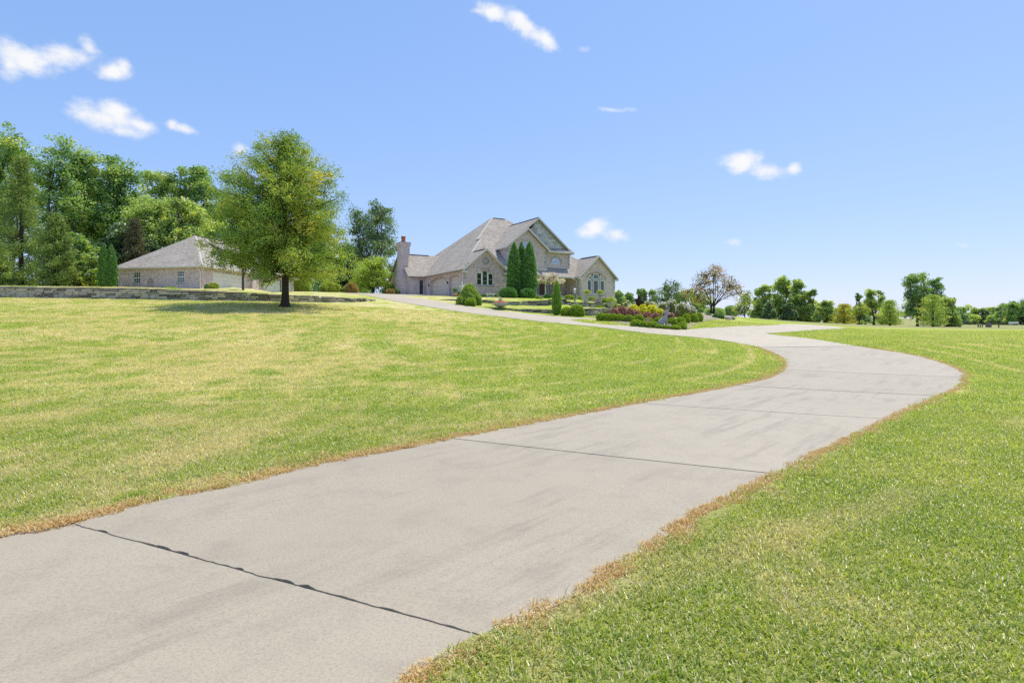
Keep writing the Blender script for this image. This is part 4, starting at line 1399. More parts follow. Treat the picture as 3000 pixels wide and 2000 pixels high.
m.add([(-3.05, 13.95, 6.0), (-1.95, 13.95, 6.0), (-1.95, 15.45, 6.0), (-3.05, 15.45, 6.0), (-3.05, 13.9, 6.35), (-1.75, 13.9, 6.35), (-1.75, 15.45, 6.35), (-3.05, 15.45, 6.35)],
      [(0, 1, 5, 4), (1, 2, 6, 5), (2, 3, 7, 6), (3, 0, 4, 7)])
m.box(-3.05, -1.75, 13.9, 15.45, 6.35, 7.55)
m.box(-3.12, -1.68, 13.82, 15.52, 7.55, 7.72); m.box(-3.18, -1.62, 13.76, 15.58, 7.72, 8.05)
m.build('chimney_stack', M_BRICK, ch)
m = MB(); m.box(-3.2, -1.6, 13.74, 15.6, 8.052, 8.14); m.build('chimney_cap', M_LIME, ch)
for v in (14.35, 15.0):
    m = MB(); m.lathe([(.24, 8.14), (.24, 8.26), (.18, 8.32), (.165, 8.8), (.23, 8.86), (.23, 8.98), (.17, 9.02), (.15, 9.02), (.15, 8.8)], 14, (-2.4, v, 0)); m.build('chimney_pot', M_POT, ch)
m = MB(); m.box(-2.58, -2.22, 14.84, 15.16, 9.04, 9.1); m.build('pot_lid', M_DARK, ch)

# ================================================================ detached garage
GO = np.array(((590 - CX) / F * 64.0, 64.0)); GZ0 = 5.35
# local x: back along the lit door side (recedes right), local y: along the near wall to the left
gdx = np.array((.214, .977)); GA = math.atan2(gdx[1], gdx[0])
gar = thing('brick_garage', 'low brick garage with hipped shingle roof behind the long stone wall', 'garage', (GO[0], GO[1], GZ0), GA)
GW, GL, GE, GP = 11.1, 17.5, 3.05, .74
FA = Face((0, 0), (0, 1), (-1, 0))                           # near wall
def awin(a): return [(a, .95), (a + .92, .95), (a + .92, 2.28), (a, 2.28)]
# along-wall distances measured from the right-hand corner
wx = [8.05, 2.22]
wall(FA, [(0, BOT), (GW, BOT), (GW, GE), (0, GE)], [awin(a) for a in wx], M_BRICK2, gar)
for a in wx:
    w_ = empty('window', parent=gar)
    for (z0, z1) in ((.97, 1.60), (1.62, 2.26)):
        m = MB(); loop = [(a + .02, z0), (a + .90, z0), (a + .90, z1), (a + .02, z1), (a + .02, z0)]
        strip(m, FA, loop, -.055 if False else .055, -.1, -.05)
        for i in (1, 2): fbox(m, FA, a + .02 + .88 * i / 3 - .012, a + .02 + .88 * i / 3 + .012, z0, z1, -.1, -.06)
        fbox(m, FA, a + .02, a + .90, (z0 + z1) / 2 - .012, (z0 + z1) / 2 + .012, -.098, -.058)
        m.build('window_frame', M_FRAME, w_)
        g = MB(); g.add([FA.pt(p, q, -.09) for p, q in loop[:4]], [(0, 1, 2, 3)]); g.build('pane', M_GLASS, w_)
    m = MB(); fbox(m, FA, a - .08, a + 1.0, .83, .95, -.04, .06); m.build('window_sill', M_LIME, w_)
m = MB(); fbox(m, FA, 0, GW, GE - .28, GE - .02, -.01, .02); m.build('brick_frieze', M_BRICKRED, gar)
FR = Face((0, 0), (1, 0), (0, -1))                           # lit side with the doors
o1 = (1.75, 6.85); o2 = (10.9, 14.6); dz = 2.35
outl = [(0, BOT), (o1[0], BOT), (o1[0], dz), (o1[1], dz), (o1[1], BOT), (o2[0], BOT), (o2[0], dz), (o2[1], dz), (o2[1], BOT), (GL, BOT), (GL, GE), (0, GE)]
wall(FR, outl, [], M_BRICK2, gar)
for a0, a1 in (o1, o2):
    gd = empty('garage_door', parent=gar)
    for r_ in range(5):
        m = MB(); fbox(m, FR, a0 - .03, a1 + .03, r_ * .47 + .006, (r_ + 1) * .47 - .006, -.2, -.13)
        n_ = int((a1 - a0) / .62)
        for c in range(n_):
            cw = (a1 - a0) / n_; fbox(m, FR, a0 + c * cw + .07, a0 + (c + 1) * cw - .07, r_ * .47 + .1, (r_ + 1) * .47 - .1, -.132, -.12)
        m.build('panel', M_DOORW, gd)
m = MB(); fbox(m, FR, 8.2, 9.4, BOT, GE - .01, .003, .35); m.build('brick_pier', M_BRICK2, gar)
dr = empty('side_door', parent=gar)
m = MB(); fbox(m, FR, 15.6, 16.5, 0, 2.1, .003, .05); fbox(m, FR, 15.75, 16.35, 1.1, 1.9, .05, .06); m.build('door_leaf', M_DOORW, dr)
wall(Face((GL, 0), (0, 1), (1, 0)), [(0, BOT), (GW, BOT), (GW, GE), (0, GE)], [], M_BRICK2, gar)
wall(Face((0, GW), (1, 0), (0, 1)), [(0, BOT), (GL, BOT), (GL, GE), (0, GE)], [], M_BRICK2, gar)
o_ = .42; H2 = GW / 2; zt = GE + GP * H2
g1 = roof('roof', [(-o_, -o_), (-o_, GW + o_), (H2, H2)], lambda x, y: GE + GP * x, M_SHING, gar)
g2r = roof('roof', [(-o_, -o_), (H2, H2), (GL - H2, H2), (GL + o_, -o_)], lambda x, y: GE + GP * y, M_SHING, gar)
roof('roof', [(GL + o_, -o_), (GL - H2, H2), (GL + o_, GW + o_)], lambda x, y: GE + GP * (GL - x), M_SHING, gar)
roof('roof', [(-o_, GW + o_), (GL + o_, GW + o_), (GL - H2, H2), (H2, H2)], lambda x, y: GE + GP * (GW - y), M_SHING, gar)
cap([(-o_, -o_, GE - GP * o_), (H2, H2, zt)], g1); cap([(-o_, GW + o_, GE - GP * o_), (H2, H2, zt)], g1); cap([(H2, H2, zt), (GL - H2, H2, zt)], g2r, M_VENT, .15, .05, 'ridge_vent')
# dormer on the lit slope
dm = empty('dormer', parent=gar)
m = MB(); m.box(6.6, 9.4, 2.4, 5.2, GE + .8, 5.55); m.build('dormer_wall', M_BRICK2, dm)
roof('dormer_roof', [(6.2, 1.9), (9.8, 1.9), (9.8, 5.0), (6.2, 5.0)], lambda x, y: 5.55 + .42 * (y - 2.2), M_SHING, dm)
m = MB(); m.box(7.1, 8.9, 2.36, 2.43, 4.75, 5.35); m.build('dormer_window', M_GLASS, dm)
m = MB(); m.bar((-o_ - .06, -o_, GE - GP * o_ - .05), (-o_ - .06, GW + o_, GE - GP * o_ - .05), .12, .11); m.bar((-o_, -o_ - .06, GE - GP * o_ - .05), (GL + o_, -o_ - .06, GE - GP * o_ - .05), .12, .11); m.build('gutter', M_GUT, gar)
m = MB(); m.add([(-o_, -o_, GE - .3), (0, 0, GE - .3), (0, GW, GE - .3), (-o_, GW + o_, GE - .3)], [(0, 1, 2, 3)]); m.add([(-o_, -o_, GE - .3), (GL + o_, -o_, GE - .3), (GL, 0, GE - .3), (0, 0, GE - .3)], [(0, 1, 2, 3)]); m.build('soffit', M_SOFF, gar)
m = MB(); m.tube([(-o_ - .02, .35, GE - .38), (-.1, .12, GE - .75), (-.07, .08, GE - 1.0), (-.07, .08, -.2)], .055, 8); m.build('downspout', M_DOORW, gar)


def loc_pt(o, ang, x, y):
    c, s = math.cos(ang), math.sin(ang); return (o[0] + c * x - s * y, o[1] + s * x + c * y)


# arched wire trellis leaning on the near wall
tp = loc_pt(GO, GA, -.16, 6.55)
tr = thing('garden_trellis', 'rusty arched wire trellis against the brick garage wall', 'trellis', (tp[0], tp[1], GZ0 - .2), GA + R(90))
M_RUST = plain('rusted_wire', (.16, .085, .055), .8, .3, 20)
for a in (-.36, -.18, 0, .18, .36):
    m = MB(); m.tube([(a, 0, 0), (a, 0, 1.35 + math.sqrt(max(0, .36 ** 2 - a * a)))], .012, 6); m.build('upright', M_RUST, tr)
for z in (.3, .62, .94, 1.26):
    m = MB(); m.tube([(-.36, .014, z), (.36, .014, z)], .01, 6); m.build('crossbar', M_RUST, tr)
m = MB(); m.tube([(.36 * math.cos(t), 0, 1.35 + .36 * math.sin(t)) for t in [math.pi * i / 12 for i in range(13)]], .014, 6); m.build('arch_top', M_RUST, tr)
# ================================================================ dry-stone retaining walls: every stone its own piece
M_WSTONE = stone_mat('wall_limestone', [(0, (.16, .15, .13)), (.22, (.33, .31, .27)), (.5, (.52, .49, .42)), (.8, (.64, .60, .50)), (1, (.72, .66, .54))], .92, 3.2)
M_WCAP = stone_mat('coping_limestone', [(0, (.19, .18, .165)), (.5, (.29, .275, .25)), (1, (.37, .35, .31))], .92, 3.2)


def stone_variants(n, seed):
    r = random.Random(seed); out = []
    for k in range(n):
        # unit block x -.5..0.5, y 0..1 (into the bank), z 0..1, broken edges
        m = MB()
        nx_ = 3; vs = []; fs = []
        prof = [(0.06, 0.0), (0.0, .18), (.0, .80), (.07, 1.0)]
        for i in range(nx_ + 1):
            x = -.5 + i / nx_
            end = .04 if i in (0, nx_) else 0
            x += r.uniform(-.05, .05) if 0 < i < nx_ else (r.uniform(0, .03) if i == 0 else -r.uniform(0, .03))
            for (y, z) in prof:
                zz = z + (r.uniform(-.06, .06) if z in (0.0, 1.0) else r.uniform(-.03, .03))
                zz = min(1.0, max(0.0, zz * (1 - end) + .5 * end))
                vs.append((x, y + r.uniform(-.06, .05) + end * 1.2, zz))
            vs.append((x, 1.0, 1.0 - end)); vs.append((x, 1.0, 0.0 + end))
        w = 6
        for i in range(nx_):
            for j in range(w):
                fs.append((i * w + j, i * w + (j + 1) % w, (i + 1) * w + (j + 1) % w, (i + 1) * w + j))
        fs.append(tuple(range(w))[::-1]); fs.append(tuple(nx_ * w + j for j in range(w)))
        m.add(vs, fs)
        me = m.mesh('stone'); me.flip_normals()
        out.append(me)
    return out


def stone_wall(name, pts, label, course, lmin, lmax, seed, depth=.42, x0=None, x1=None):
    r = random.Random(seed)
    W = Wall(pts); w = W.w; h = W.h
    seg = np.diff(w[:, :2], axis=0); ln = np.linalg.norm(seg, axis=1); cum = np.r_[0, np.cumsum(ln)]
    if x0 is None: x0 = 0
    if x1 is None: x1 = cum[-1]
    root = thing(name, label, 'stone wall', tuple(w[len(w) // 2]))
    inv = Matrix.Translation(-Vector(w[len(w) // 2]))
    vm = stone_variants(8, seed + 1); vc = stone_variants(4, seed + 2)
    for me in vm: me.materials.append(M_WSTONE)
    for me in vc: me.materials.append(M_WCAP)

    def at(s):
        i = int(np.clip(np.searchsorted(cum, s) - 1, 0, len(ln) - 1)); t = (s - cum[i]) / ln[i]
        p = w[i, :2] + seg[i] * t; return p, seg[i] / ln[i], h[i] * (1 - t) + h[i + 1] * t
    count = 0
    nmax = int(max(h) / course) + 2
    for c in range(nmax):
        s = x0 + r.uniform(-.3, 0)
        while s < x1:
            L_ = r.uniform(lmin, lmax)
            p, d, hh = at(min(max(s + L_ / 2, 0), cum[-1]))
            z0 = c * course; z1 = (c + 1) * course
            if hh > .05 and z0 < hh - course * .35:
                top = z1 > hh - course * .35
                zt = hh + r.uniform(.0, .04) if top else z1
                zt = max(zt, z0 + course * .6)
                p0 = w[0]; foot = gz1(p[0] - -d[1] * -.25, p[1] - d[0] * .25)
                me = r.choice(vc if top else vm)
                o = link('stone', me, None, root)
                ang = math.atan2(d[1], d[0]) + r.uniform(-.025, .025)
                out = r.uniform(-.05, .045) - (.05 if top else 0)
                q = Vector((p[0] - (-d[1]) * -out, p[1] + d[0] * out, foot - .02 + z0))
                o.matrix_local = inv @ Matrix.Translation(q) @ Matrix.Rotation(ang, 4, 'Z') @ Matrix.Diagonal((L_ - .022, depth, zt - z0 - .016, 1))
                count += 1
            s += L_
    # dark earth core behind the open joints
    m = MB(); pv = []
    S = np.linspace(x0, x1, 60)
    for s in S:
        p, d, hh = at(s); n_ = np.array((-d[1], d[0])); f_ = gz1(*(p - n_ * .25))
        a = p + n_ * .13; pv.append((Vector((a[0], a[1], f_ - .2)), Vector((a[0], a[1], f_ + max(hh - .07, -.1)))))
    for a, b in zip(pv[:-1], pv[1:]): m.add([a[0], b[0], b[1], a[1]], [(0, 1, 2, 3)], False, inv)
    m.build('wall_core', plain('earth_core_' + name, (.055, .05, .042), .95), root)
    return root, count


rw, n1_ = stone_wall('retaining_wall', LEFT_WALL[1:], 'long low grey limestone wall below the garage and behind the oak', .165, .42, 1.05, 3)
# cap the far part out of the frame on the left
rw2, n2_ = stone_wall('retaining_wall', UPPER_WALL, 'upper of the two dark stone terrace walls in front of the house', .13, .35, .85, 7)
rw3, n3_ = stone_wall('retaining_wall', LOWER_WALL, 'lower stone terrace wall along the drive beside the pillar cypress', .13, .35, .85, 9)
print('STONES', n1_, n2_, n3_)
# ================================================================ vegetation
UPV = np.array((0, 0, 1.0))


def leaves(C, size, r, tint, droop=0.0, up=.35, aspect=.6, outward=None, ow=.0):
    """one bent diamond per leaf: centres C (n,3) -> verts, quads, tint"""
    n = len(C)
    d = r.normal(0, 1, (n, 3)); d[:, 2] = d[:, 2] * .6 - droop
    if outward is not None: d += outward * ow
    d /= np.linalg.norm(d, axis=1, keepdims=True) + 1e-9
    nrm = r.normal(0, 1, (n, 3)); nrm[:, 2] += up * 3
    s = np.cross(d, nrm); s /= np.linalg.norm(s, axis=1, keepdims=True) + 1e-9
    sz = (size * r.uniform(.7, 1.3, n))[:, None]
    a = C - d * sz * .5; b = C + d * sz * .5
    f = np.cross(s, d) * sz * .12
    V = np.stack([a, C + s * sz * aspect * .5 + f, b, C - s * sz * aspect * .5 + f], 1).reshape(-1, 3)
    Q = np.arange(4 * n).reshape(n, 4)
    return V, Q, np.repeat(tint, 4)


def leaf_obj(name, V, Q, T, mat, parent, loc=None):
    me = np_mesh(name, V, Q, False, {'tint': ('POINT', np.clip(T, 0, 1))})
    me.materials.append(mat)
    return link(name, me, None, parent, loc)


def in_lobe(r, n, c, rad, power=.42, bottom=-1.0):
    """points in an ellipsoid, denser towards its skin"""
    v = r.normal(0, 1, (n, 3)); v /= np.linalg.norm(v, axis=1, keepdims=True)
    v[:, 2] = np.where(v[:, 2] < bottom, -v[:, 2] * .5, v[:, 2])
    return np.asarray(c) + v * (r.random(n) ** power)[:, None] * np.asarray(rad)


def curve(a, b, r, bow=.12, n=4, sag=0.0):
    a, b = np.asarray(a, float), np.asarray(b, float); L_ = np.linalg.norm(b - a)
    off = r.normal(0, bow * L_, 3)
    return [a + (b - a) * t + off * math.sin(math.pi * t) + np.array((0, 0, sag * L_ * math.sin(math.pi * t))) for t in np.linspace(0, 1, n + 1)]


def lobed_tree(name, label, cat, base, lobes, mat, bark, seed, trunk_r, fork, clusters=90, per=90, leaf=.22, cr=(.55, 1.0), group=None,
               tint_spread=.16, limbs=9, lean=(0, 0), trunks=1, branch_vis=True, droop=.1, flat=.7, aspect=.62, scatter_=.0):
    """broadleaf tree: trunk and limbs reaching into the crown's lobes, twigs to leaf clusters, leaves as single faces.
    lobes: (centre offset xyz from base, radii xyz, weight)"""
    r = np.random.default_rng(seed)
    t = thing(name, label, cat, tuple(base), group=group)
    B = np.zeros(3)
    tb = MB(); nodes = []
    top = max(l[0][2] for l in lobes)
    starts = []
    for k in range(trunks):
        o = np.array((r.normal(0, .12), r.normal(0, .12), 0)) * (trunks > 1)
        f = np.array((lean[0] * fork, lean[1] * fork, fork)) + (np.array((r.normal(0, .3), r.normal(0, .3), 0)) if trunks > 1 else 0)
        pts = curve(B + o - np.array((0, 0, .3)), f, r, .03, 5)
        rr = [trunk_r * x for x in (1.6, 1.12, 1.0, .93, .88, .82)]
        tb.tube(pts, rr, 9)
        starts.append((f, trunk_r * .8, pts))
    w = np.array([l[2] for l in lobes], float); w /= w.sum()
    idx = list(range(len(lobes))) + list(r.choice(len(lobes), max(0, limbs - len(lobes)), p=w))
    for li in idx:
        c, rad, _ = lobes[li]
        f, r0, pts = starts[int(r.integers(len(starts)))]
        src = pts[int(r.integers(3, 6))]
        tgt = in_lobe(r, 1, c, np.asarray(rad) * .6)[0]
        cv = curve(src, tgt, r, .10, 6, -.06)
        L_ = np.linalg.norm(tgt - src)
        r1 = min(r0 * .75, .03 + .022 * L_)
        tb.tube(cv, list(np.linspace(r1, max(.02, r1 * .25), len(cv))), 6)
        nodes += [np.asarray(q) for q in cv[2:]]
    nodes = np.array(nodes)
    Cc, Ct, Cr = [], [], []
    for li, (c, rad, _) in enumerate(lobes):
        n = max(3, int(clusters * w[li]))
        q = in_lobe(r, n, c, rad)
        base_t = .5 + r.normal(0, .10)
        Cc.append(q); Ct.append(base_t + r.normal(0, tint_spread, n)); Cr.append(r.uniform(cr[0], cr[1], n))
    Cc, Ct, Cr = np.vstack(Cc), np.concatenate(Ct), np.concatenate(Cr)
    if branch_vis:
        for q in Cc:
            j = int(np.argmin(np.sum((nodes - q) ** 2, 1)))
            tb.tube(curve(nodes[j], q, r, .08, 2), [.035, .022, .01], 4, cap=False)
    tb.build('trunk', bark, t)
    k = np.repeat(np.arange(len(Cc)), per)
    off = r.normal(0, 1, (len(k), 3)); off /= np.maximum(np.linalg.norm(off, axis=1, keepdims=True), 1e-6)
    off *= (r.random(len(k)) ** .5)[:, None]; off[:, 2] *= flat
    L = Cc[k] + off * Cr[k][:, None]
    if scatter_: L += r.normal(0, scatter_, L.shape)
    tint = Ct[k] + r.normal(0, .09, len(k))
    V, Q, T = leaves(L, leaf, r, tint, droop, aspect=aspect, outward=off, ow=.8)
    leaf_obj('crown', V, Q, T, mat, t)
    return t


def topiary(name, label, cat, base, prof, n, leaf, mat, seed, group=None, noise=.06, aspect=.5, tint0=.5, spread=.16, upw=.8, lump=3.0, depth=.22, sxy=(1, 1), stem=None, vert=.5, rz=None):
    """dense clipped or columnar shrub: leaves over a turned profile [(radius, height), ...] with a lumpy skin"""
    r = np.random.default_rng(seed)
    t = thing(name, label, cat, tuple(base), group=group) if label is not None else empty(name, tuple(base))
    me = topiary_mesh(r, prof, n, leaf, noise, aspect, tint0, spread, upw, lump, depth, sxy, vert)
    me.materials.append(mat); link('foliage', me, None, t)
    m = MB(); hz = prof[-1][1]
    if stem is None: m.tube([(0, 0, -.1), (0, 0, hz * .35), (0, 0, hz * .8)], [.04 + hz * .012, .03, .012], 6)
    else: m.tube([(0, 0, -.1), (0, 0, hz * .6)], [stem, stem * .5], 7)
    m.build('stem', M_BARK, t)
    return t


def topiary_mesh(r, prof, n, leaf, noise, aspect, tint0, spread, upw, lump, depth, sxy, vert):
    pr = np.array(prof, float)
    # sample heights in proportion to skin area
    zz = np.linspace(pr[0, 1], pr[-1, 1], 200); rr = np.interp(zz, pr[:, 1], pr[:, 0])
    slope = np.gradient(rr, zz); area = np.maximum(rr, .02) * np.sqrt(1 + slope ** 2)
    cdf = np.cumsum(area); cdf /= cdf[-1]
    skin = 2 * math.pi * float(np.sum(area) * (zz[1] - zz[0]))
    n = int(min(max(n, 3.0 * skin / (leaf * leaf * aspect * .5)), 9000)); leaf = max(leaf, math.sqrt(3.0 * skin / (n * aspect * .5)))
    z = np.interp(r.random(n), cdf, zz); a = r.uniform(0, 2 * math.pi, n)
    rad = np.interp(z, pr[:, 1], pr[:, 0])
    ph = r.uniform(0, 6.28, 8); rm = pr[:, 0].max()
    lz = z / max(rm, .05) * lump
    bump = (np.sin(a * lump + ph[0] + 1.3 * np.sin(lz + ph[1])) * .5 + np.sin(a * 2 * lump + ph[2] + lz * 1.7) * .3 + np.sin(lz * 2.3 + a * 3 + ph[3]) * .35)
    inn = 1 - depth * r.random(n) ** 1.6
    R_ = np.maximum(rad * inn * (1 + noise * bump) + r.normal(0, leaf * .25, n), 0)
    C = np.c_[R_ * np.cos(a) * sxy[0], R_ * np.sin(a) * sxy[1], z + r.normal(0, leaf * .2, n)]
    out = np.c_[np.cos(a), np.sin(a), np.full(n, vert)]
    tint = tint0 + bump * .07 + r.normal(0, spread, n)
    V, Q, T = leaves(C, leaf, r, tint, -.1, up=upw * .2, aspect=aspect, outward=out, ow=1.3)
    return np_mesh('foliage', V, Q, False, {'tint': ('POINT', np.clip(T, 0, 1))})


def bark_mat(name, c0, c1):
    t = NT(name)
    n = t.noise(t.mapping(t.obj(), (6, 6, 1.2)), 3, 5, .7)
    t.principled(t.mix(n, c0, c1), .95, t.bump(n, .8, .04), 0, .1)
    return t.m


M_BARK = bark_mat('bark', (.055, .045, .036), (.13, .11, .092))
M_BARKD = bark_mat('bark_dark', (.032, .025, .020), (.085, .068, .055))
M_BARKP = bark_mat('bark_pale', (.16, .13, .10), (.30, .26, .21))
L_OAK = leaf_mat('leaf_pin_oak', [(0, (.045, .095, .016)), (.35, (.085, .145, .022)), (.62, (.150, .200, .028)), (.85, (.235, .245, .040)), (1, (.30, .25, .05))], .38, gain=1.2)
L_WOOD = leaf_mat('leaf_woodland', [(0, (.028, .062, .020)), (.4, (.058, .110, .030)), (.7, (.105, .150, .036)), (1, (.17, .195, .050))], .5, .08, gain=1.65)
L_WOODP = leaf_mat('leaf_woodland_pale', [(0, (.055, .085, .03)), (.4, (.095, .135, .042)), (.7, (.155, .19, .055)), (1, (.25, .26, .08))], .55, .08, gain=1.75)
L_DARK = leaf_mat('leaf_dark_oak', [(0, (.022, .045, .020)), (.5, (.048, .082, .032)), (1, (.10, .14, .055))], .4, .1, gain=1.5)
L_CEDAR = leaf_mat('leaf_cedar', [(0, (.030, .055, .016)), (.5, (.075, .110, .028)), (1, (.165, .195, .055))], .35, gain=1.5)
L_BROWNC = leaf_mat('leaf_brown_cedar', [(0, (.045, .045, .025)), (.5, (.085, .085, .04)), (1, (.15, .14, .06))], .25)
L_ARB = leaf_mat('leaf_arborvitae', [(0, (.030, .085, .022)), (.5, (.062, .150, .034)), (1, (.13, .235, .055))], .25)
L_ARBL = leaf_mat('leaf_cypress_bright', [(0, (.060, .130, .018)), (.5, (.115, .215, .028)), (1, (.20, .31, .05))], .3)
L_BOX = leaf_mat('leaf_boxwood', [(0, (.060, .110, .010)), (.5, (.135, .205, .016)), (1, (.26, .33, .032))], .45)
L_SPR = leaf_mat('leaf_dwarf_spruce', [(0, (.07, .125, .025)), (.5, (.155, .225, .045)), (1, (.30, .36, .085))], .3)
L_LIME = leaf_mat('leaf_lime_bush', [(0, (.07, .115, .015)), (.45, (.17, .22, .03)), (1, (.34, .35, .075))], .4)
L_YEL = leaf_mat('leaf_yellow', [(0, (.42, .36, .012)), (.5, (.66, .57, .02)), (1, (.80, .70, .06))], .4, tt=(1, .95, .6), gain=1.1)
L_BURG = leaf_mat('leaf_burgundy', [(0, (.09, .045, .042)), (.45, (.165, .09, .08)), (.75, (.27, .17, .125)), (1, (.30, .26, .12))], .4, tt=(1.1, .9, .8), gain=1.25)
L_HYD = leaf_mat('leaf_hydrangea', [(0, (.07, .10, .018)), (.45, (.16, .19, .032)), (1, (.32, .31, .08))], .4)
L_WHITE = leaf_mat('petal_white', [(0, (.62, .60, .45)), (.5, (.78, .77, .68)), (1, (.84, .83, .78))], .35, tt=(1, 1, .95), gain=.48)
L_PINKT = leaf_mat('leaf_dappled_willow', [(0, (.08, .065, .045)), (.25, (.24, .18, .14)), (.5, (.42, .33, .26)), (1, (.40, .37, .30))], .45, tt=(1, .95, .85), gain=1.25)
L_COPPER = leaf_mat('leaf_copper', [(0, (.05, .05, .018)), (.35, (.10, .088, .028)), (.62, (.165, .118, .036)), (.82, (.215, .125, .035)), (1, (.12, .14, .035))], .45, tt=(1, .95, .7), gain=1.6)
L_FLOW = leaf_mat('petal_pink_coral', [(0, (.70, .10, .14)), (.4, (.80, .25, .22)), (.75, (.85, .45, .30)), (1, (.55, .60, .12))], .35, tt=(1, 1, .9), gain=.5)
L_FAR = leaf_mat('leaf_far', [(0, (.055, .085, .050)), (.5, (.095, .135, .068)), (1, (.165, .20, .085))], .5, gain=1.9)
L_LILAC = leaf_mat('leaf_bright_bush', [(0, (.07, .115, .015)), (.5, (.15, .205, .028)), (1, (.27, .31, .05))], .5, gain=1.2)
L_BALD = leaf_mat('leaf_bald_cypress', [(0, (.085, .13, .032)), (.5, (.165, .215, .050)), (1, (.30, .31, .085))], .5, gain=1.25)
L_BALDY = leaf_mat('leaf_bald_cypress_yellow', [(0, (.12, .14, .02)), (.5, (.26, .25, .03)), (1, (.46, .36, .045))], .4)

# ---------------------------------------------------------------- pin oak on the lawn
def pin_oak():
    r = np.random.default_rng(77)
    b = on(835, 42.0)
    t = thing('pin_oak', 'broad green pin oak with dark trunk standing alone on the lawn', 'tree', tuple(b))
    H = 12.0
    tb = MB()
    hs = [-.35, 0, .12, .45, 1.2, 2.2, 4, 6, 8, 10, 11.6, H]
    rs = [.62, .50, .36, .275, .245, .235, .205, .165, .12, .075, .03, .008]
    tb.tube([(math.sin(h * .7) * .05, math.cos(h * .9) * .05 - .05, h) for h in hs], rs, 12)
    prof_h = [1.9, 2.6, 3.4, 5.0, 7.0, 8.7, 10.0, 11.0, 11.8]; prof_r = [3.1, 4.7, 5.25, 5.2, 4.9, 4.3, 3.3, 2.2, .9]
    Cc, Ct, Cr = [], [], []
    nb = 150
    for i in range(nb):
        f = (i + .5) / nb
        h = 2.45 + (H - 2.7) * f ** 1.08 + r.normal(0, .2)
        az = i * 2.39996 + r.normal(0, .25)
        Lr = np.interp(h + .4, prof_h, prof_r) * r.uniform(.74, 1.04)
        if r.random() < .12: Lr *= .75
        rise = np.interp(h, [2, 3.2, 5.5, 8.5, 11, 12], [-.14, 0, .2, .52, 1.0, 1.5]) + r.normal(0, .19)
        d = np.array((math.cos(az), math.sin(az), 0))
        z0 = h - max(0, rise) * Lr * .55
        pts = []
        for s in np.linspace(0, 1, 8):
            z = z0 + rise * Lr * s - .06 * Lr * s * s * (1 if h < 6 else .2)
            wob = r.normal(0, .05 * Lr * s, 3) * .5
            pts.append(np.array((0, 0, z)) + d * Lr * s + wob)
        r0 = .018 + .011 * Lr
        tb.tube(pts, list(np.linspace(r0, .008, 8)), 5, cap=False)
        bt = .49 + r.normal(0, .17)
        for s in np.linspace(.16, 1.0, max(5, int(Lr * 3.6))):
            j = min(int(s * 7), 6); p = pts[j] + (pts[j + 1] - pts[j]) * (s * 7 - j)
            for side in (-1, 1):
                tw = (1 - .35 * s) * r.uniform(.25, .95) * (.35 + .16 * Lr)
                sd = np.array((-d[1], d[0], 0)) * side * tw + d * tw * r.uniform(.2, .9) + np.array((0, 0, r.normal(.04, .30)))
                q = p + sd
                if q[2] < 1.7: q[2] = 1.7 + r.uniform(0, .5)
                tb.tube([p, (p + q) / 2 + np.array((0, 0, .03)), q], [.012, .008, .004], 3, cap=False)
                Cc.append(q * .75 + p * .25); Ct.append(bt + r.normal(0, .12)); Cr.append(r.uniform(.2, .38))
                if r.random() < .6: Cc.append(q + r.normal(0, .12, 3)); Ct.append(bt + r.normal(0, .13)); Cr.append(r.uniform(.2, .36))
    for k in range(70):   # wispy leader shoots
        a = r.uniform(0, 6.28); z = r.uniform(9.8, 12.2)
        q = np.array((math.cos(a), math.sin(a), 0)) * r.uniform(0, 1) * np.interp(z, [9.8, 12.2], [1.9, .25]); q[2] = z
        Cc.append(q); Ct.append(.5 + r.normal(0, .14)); Cr.append(r.uniform(.18, .32))
    tb.build('trunk', M_BARKD, t)
    Cc, Ct, Cr = np.array(Cc), np.array(Ct), np.array(Cr)
    kp = Cc[:, 2] > 1.75 + .25 * np.clip(3 - np.hypot(Cc[:, 0], Cc[:, 1]), 0, 3); Cc, Ct, Cr = Cc[kp], Ct[kp], Cr[kp]
    per = 19
    k = np.repeat(np.arange(len(Cc)), per)
    off = r.normal(0, .62, (len(k), 3)); off[:, 2] *= .85
    L = Cc[k] + off * Cr[k][:, None]
    tint = Ct[k] + r.normal(0, .10, len(k))
    V, Q, T = leaves(L, .14, r, tint, .15, up=.3, aspect=.5)
    leaf_obj('crown', V, Q, T, L_OAK, t)
    print('OAK leaves', len(L))


pin_oak()


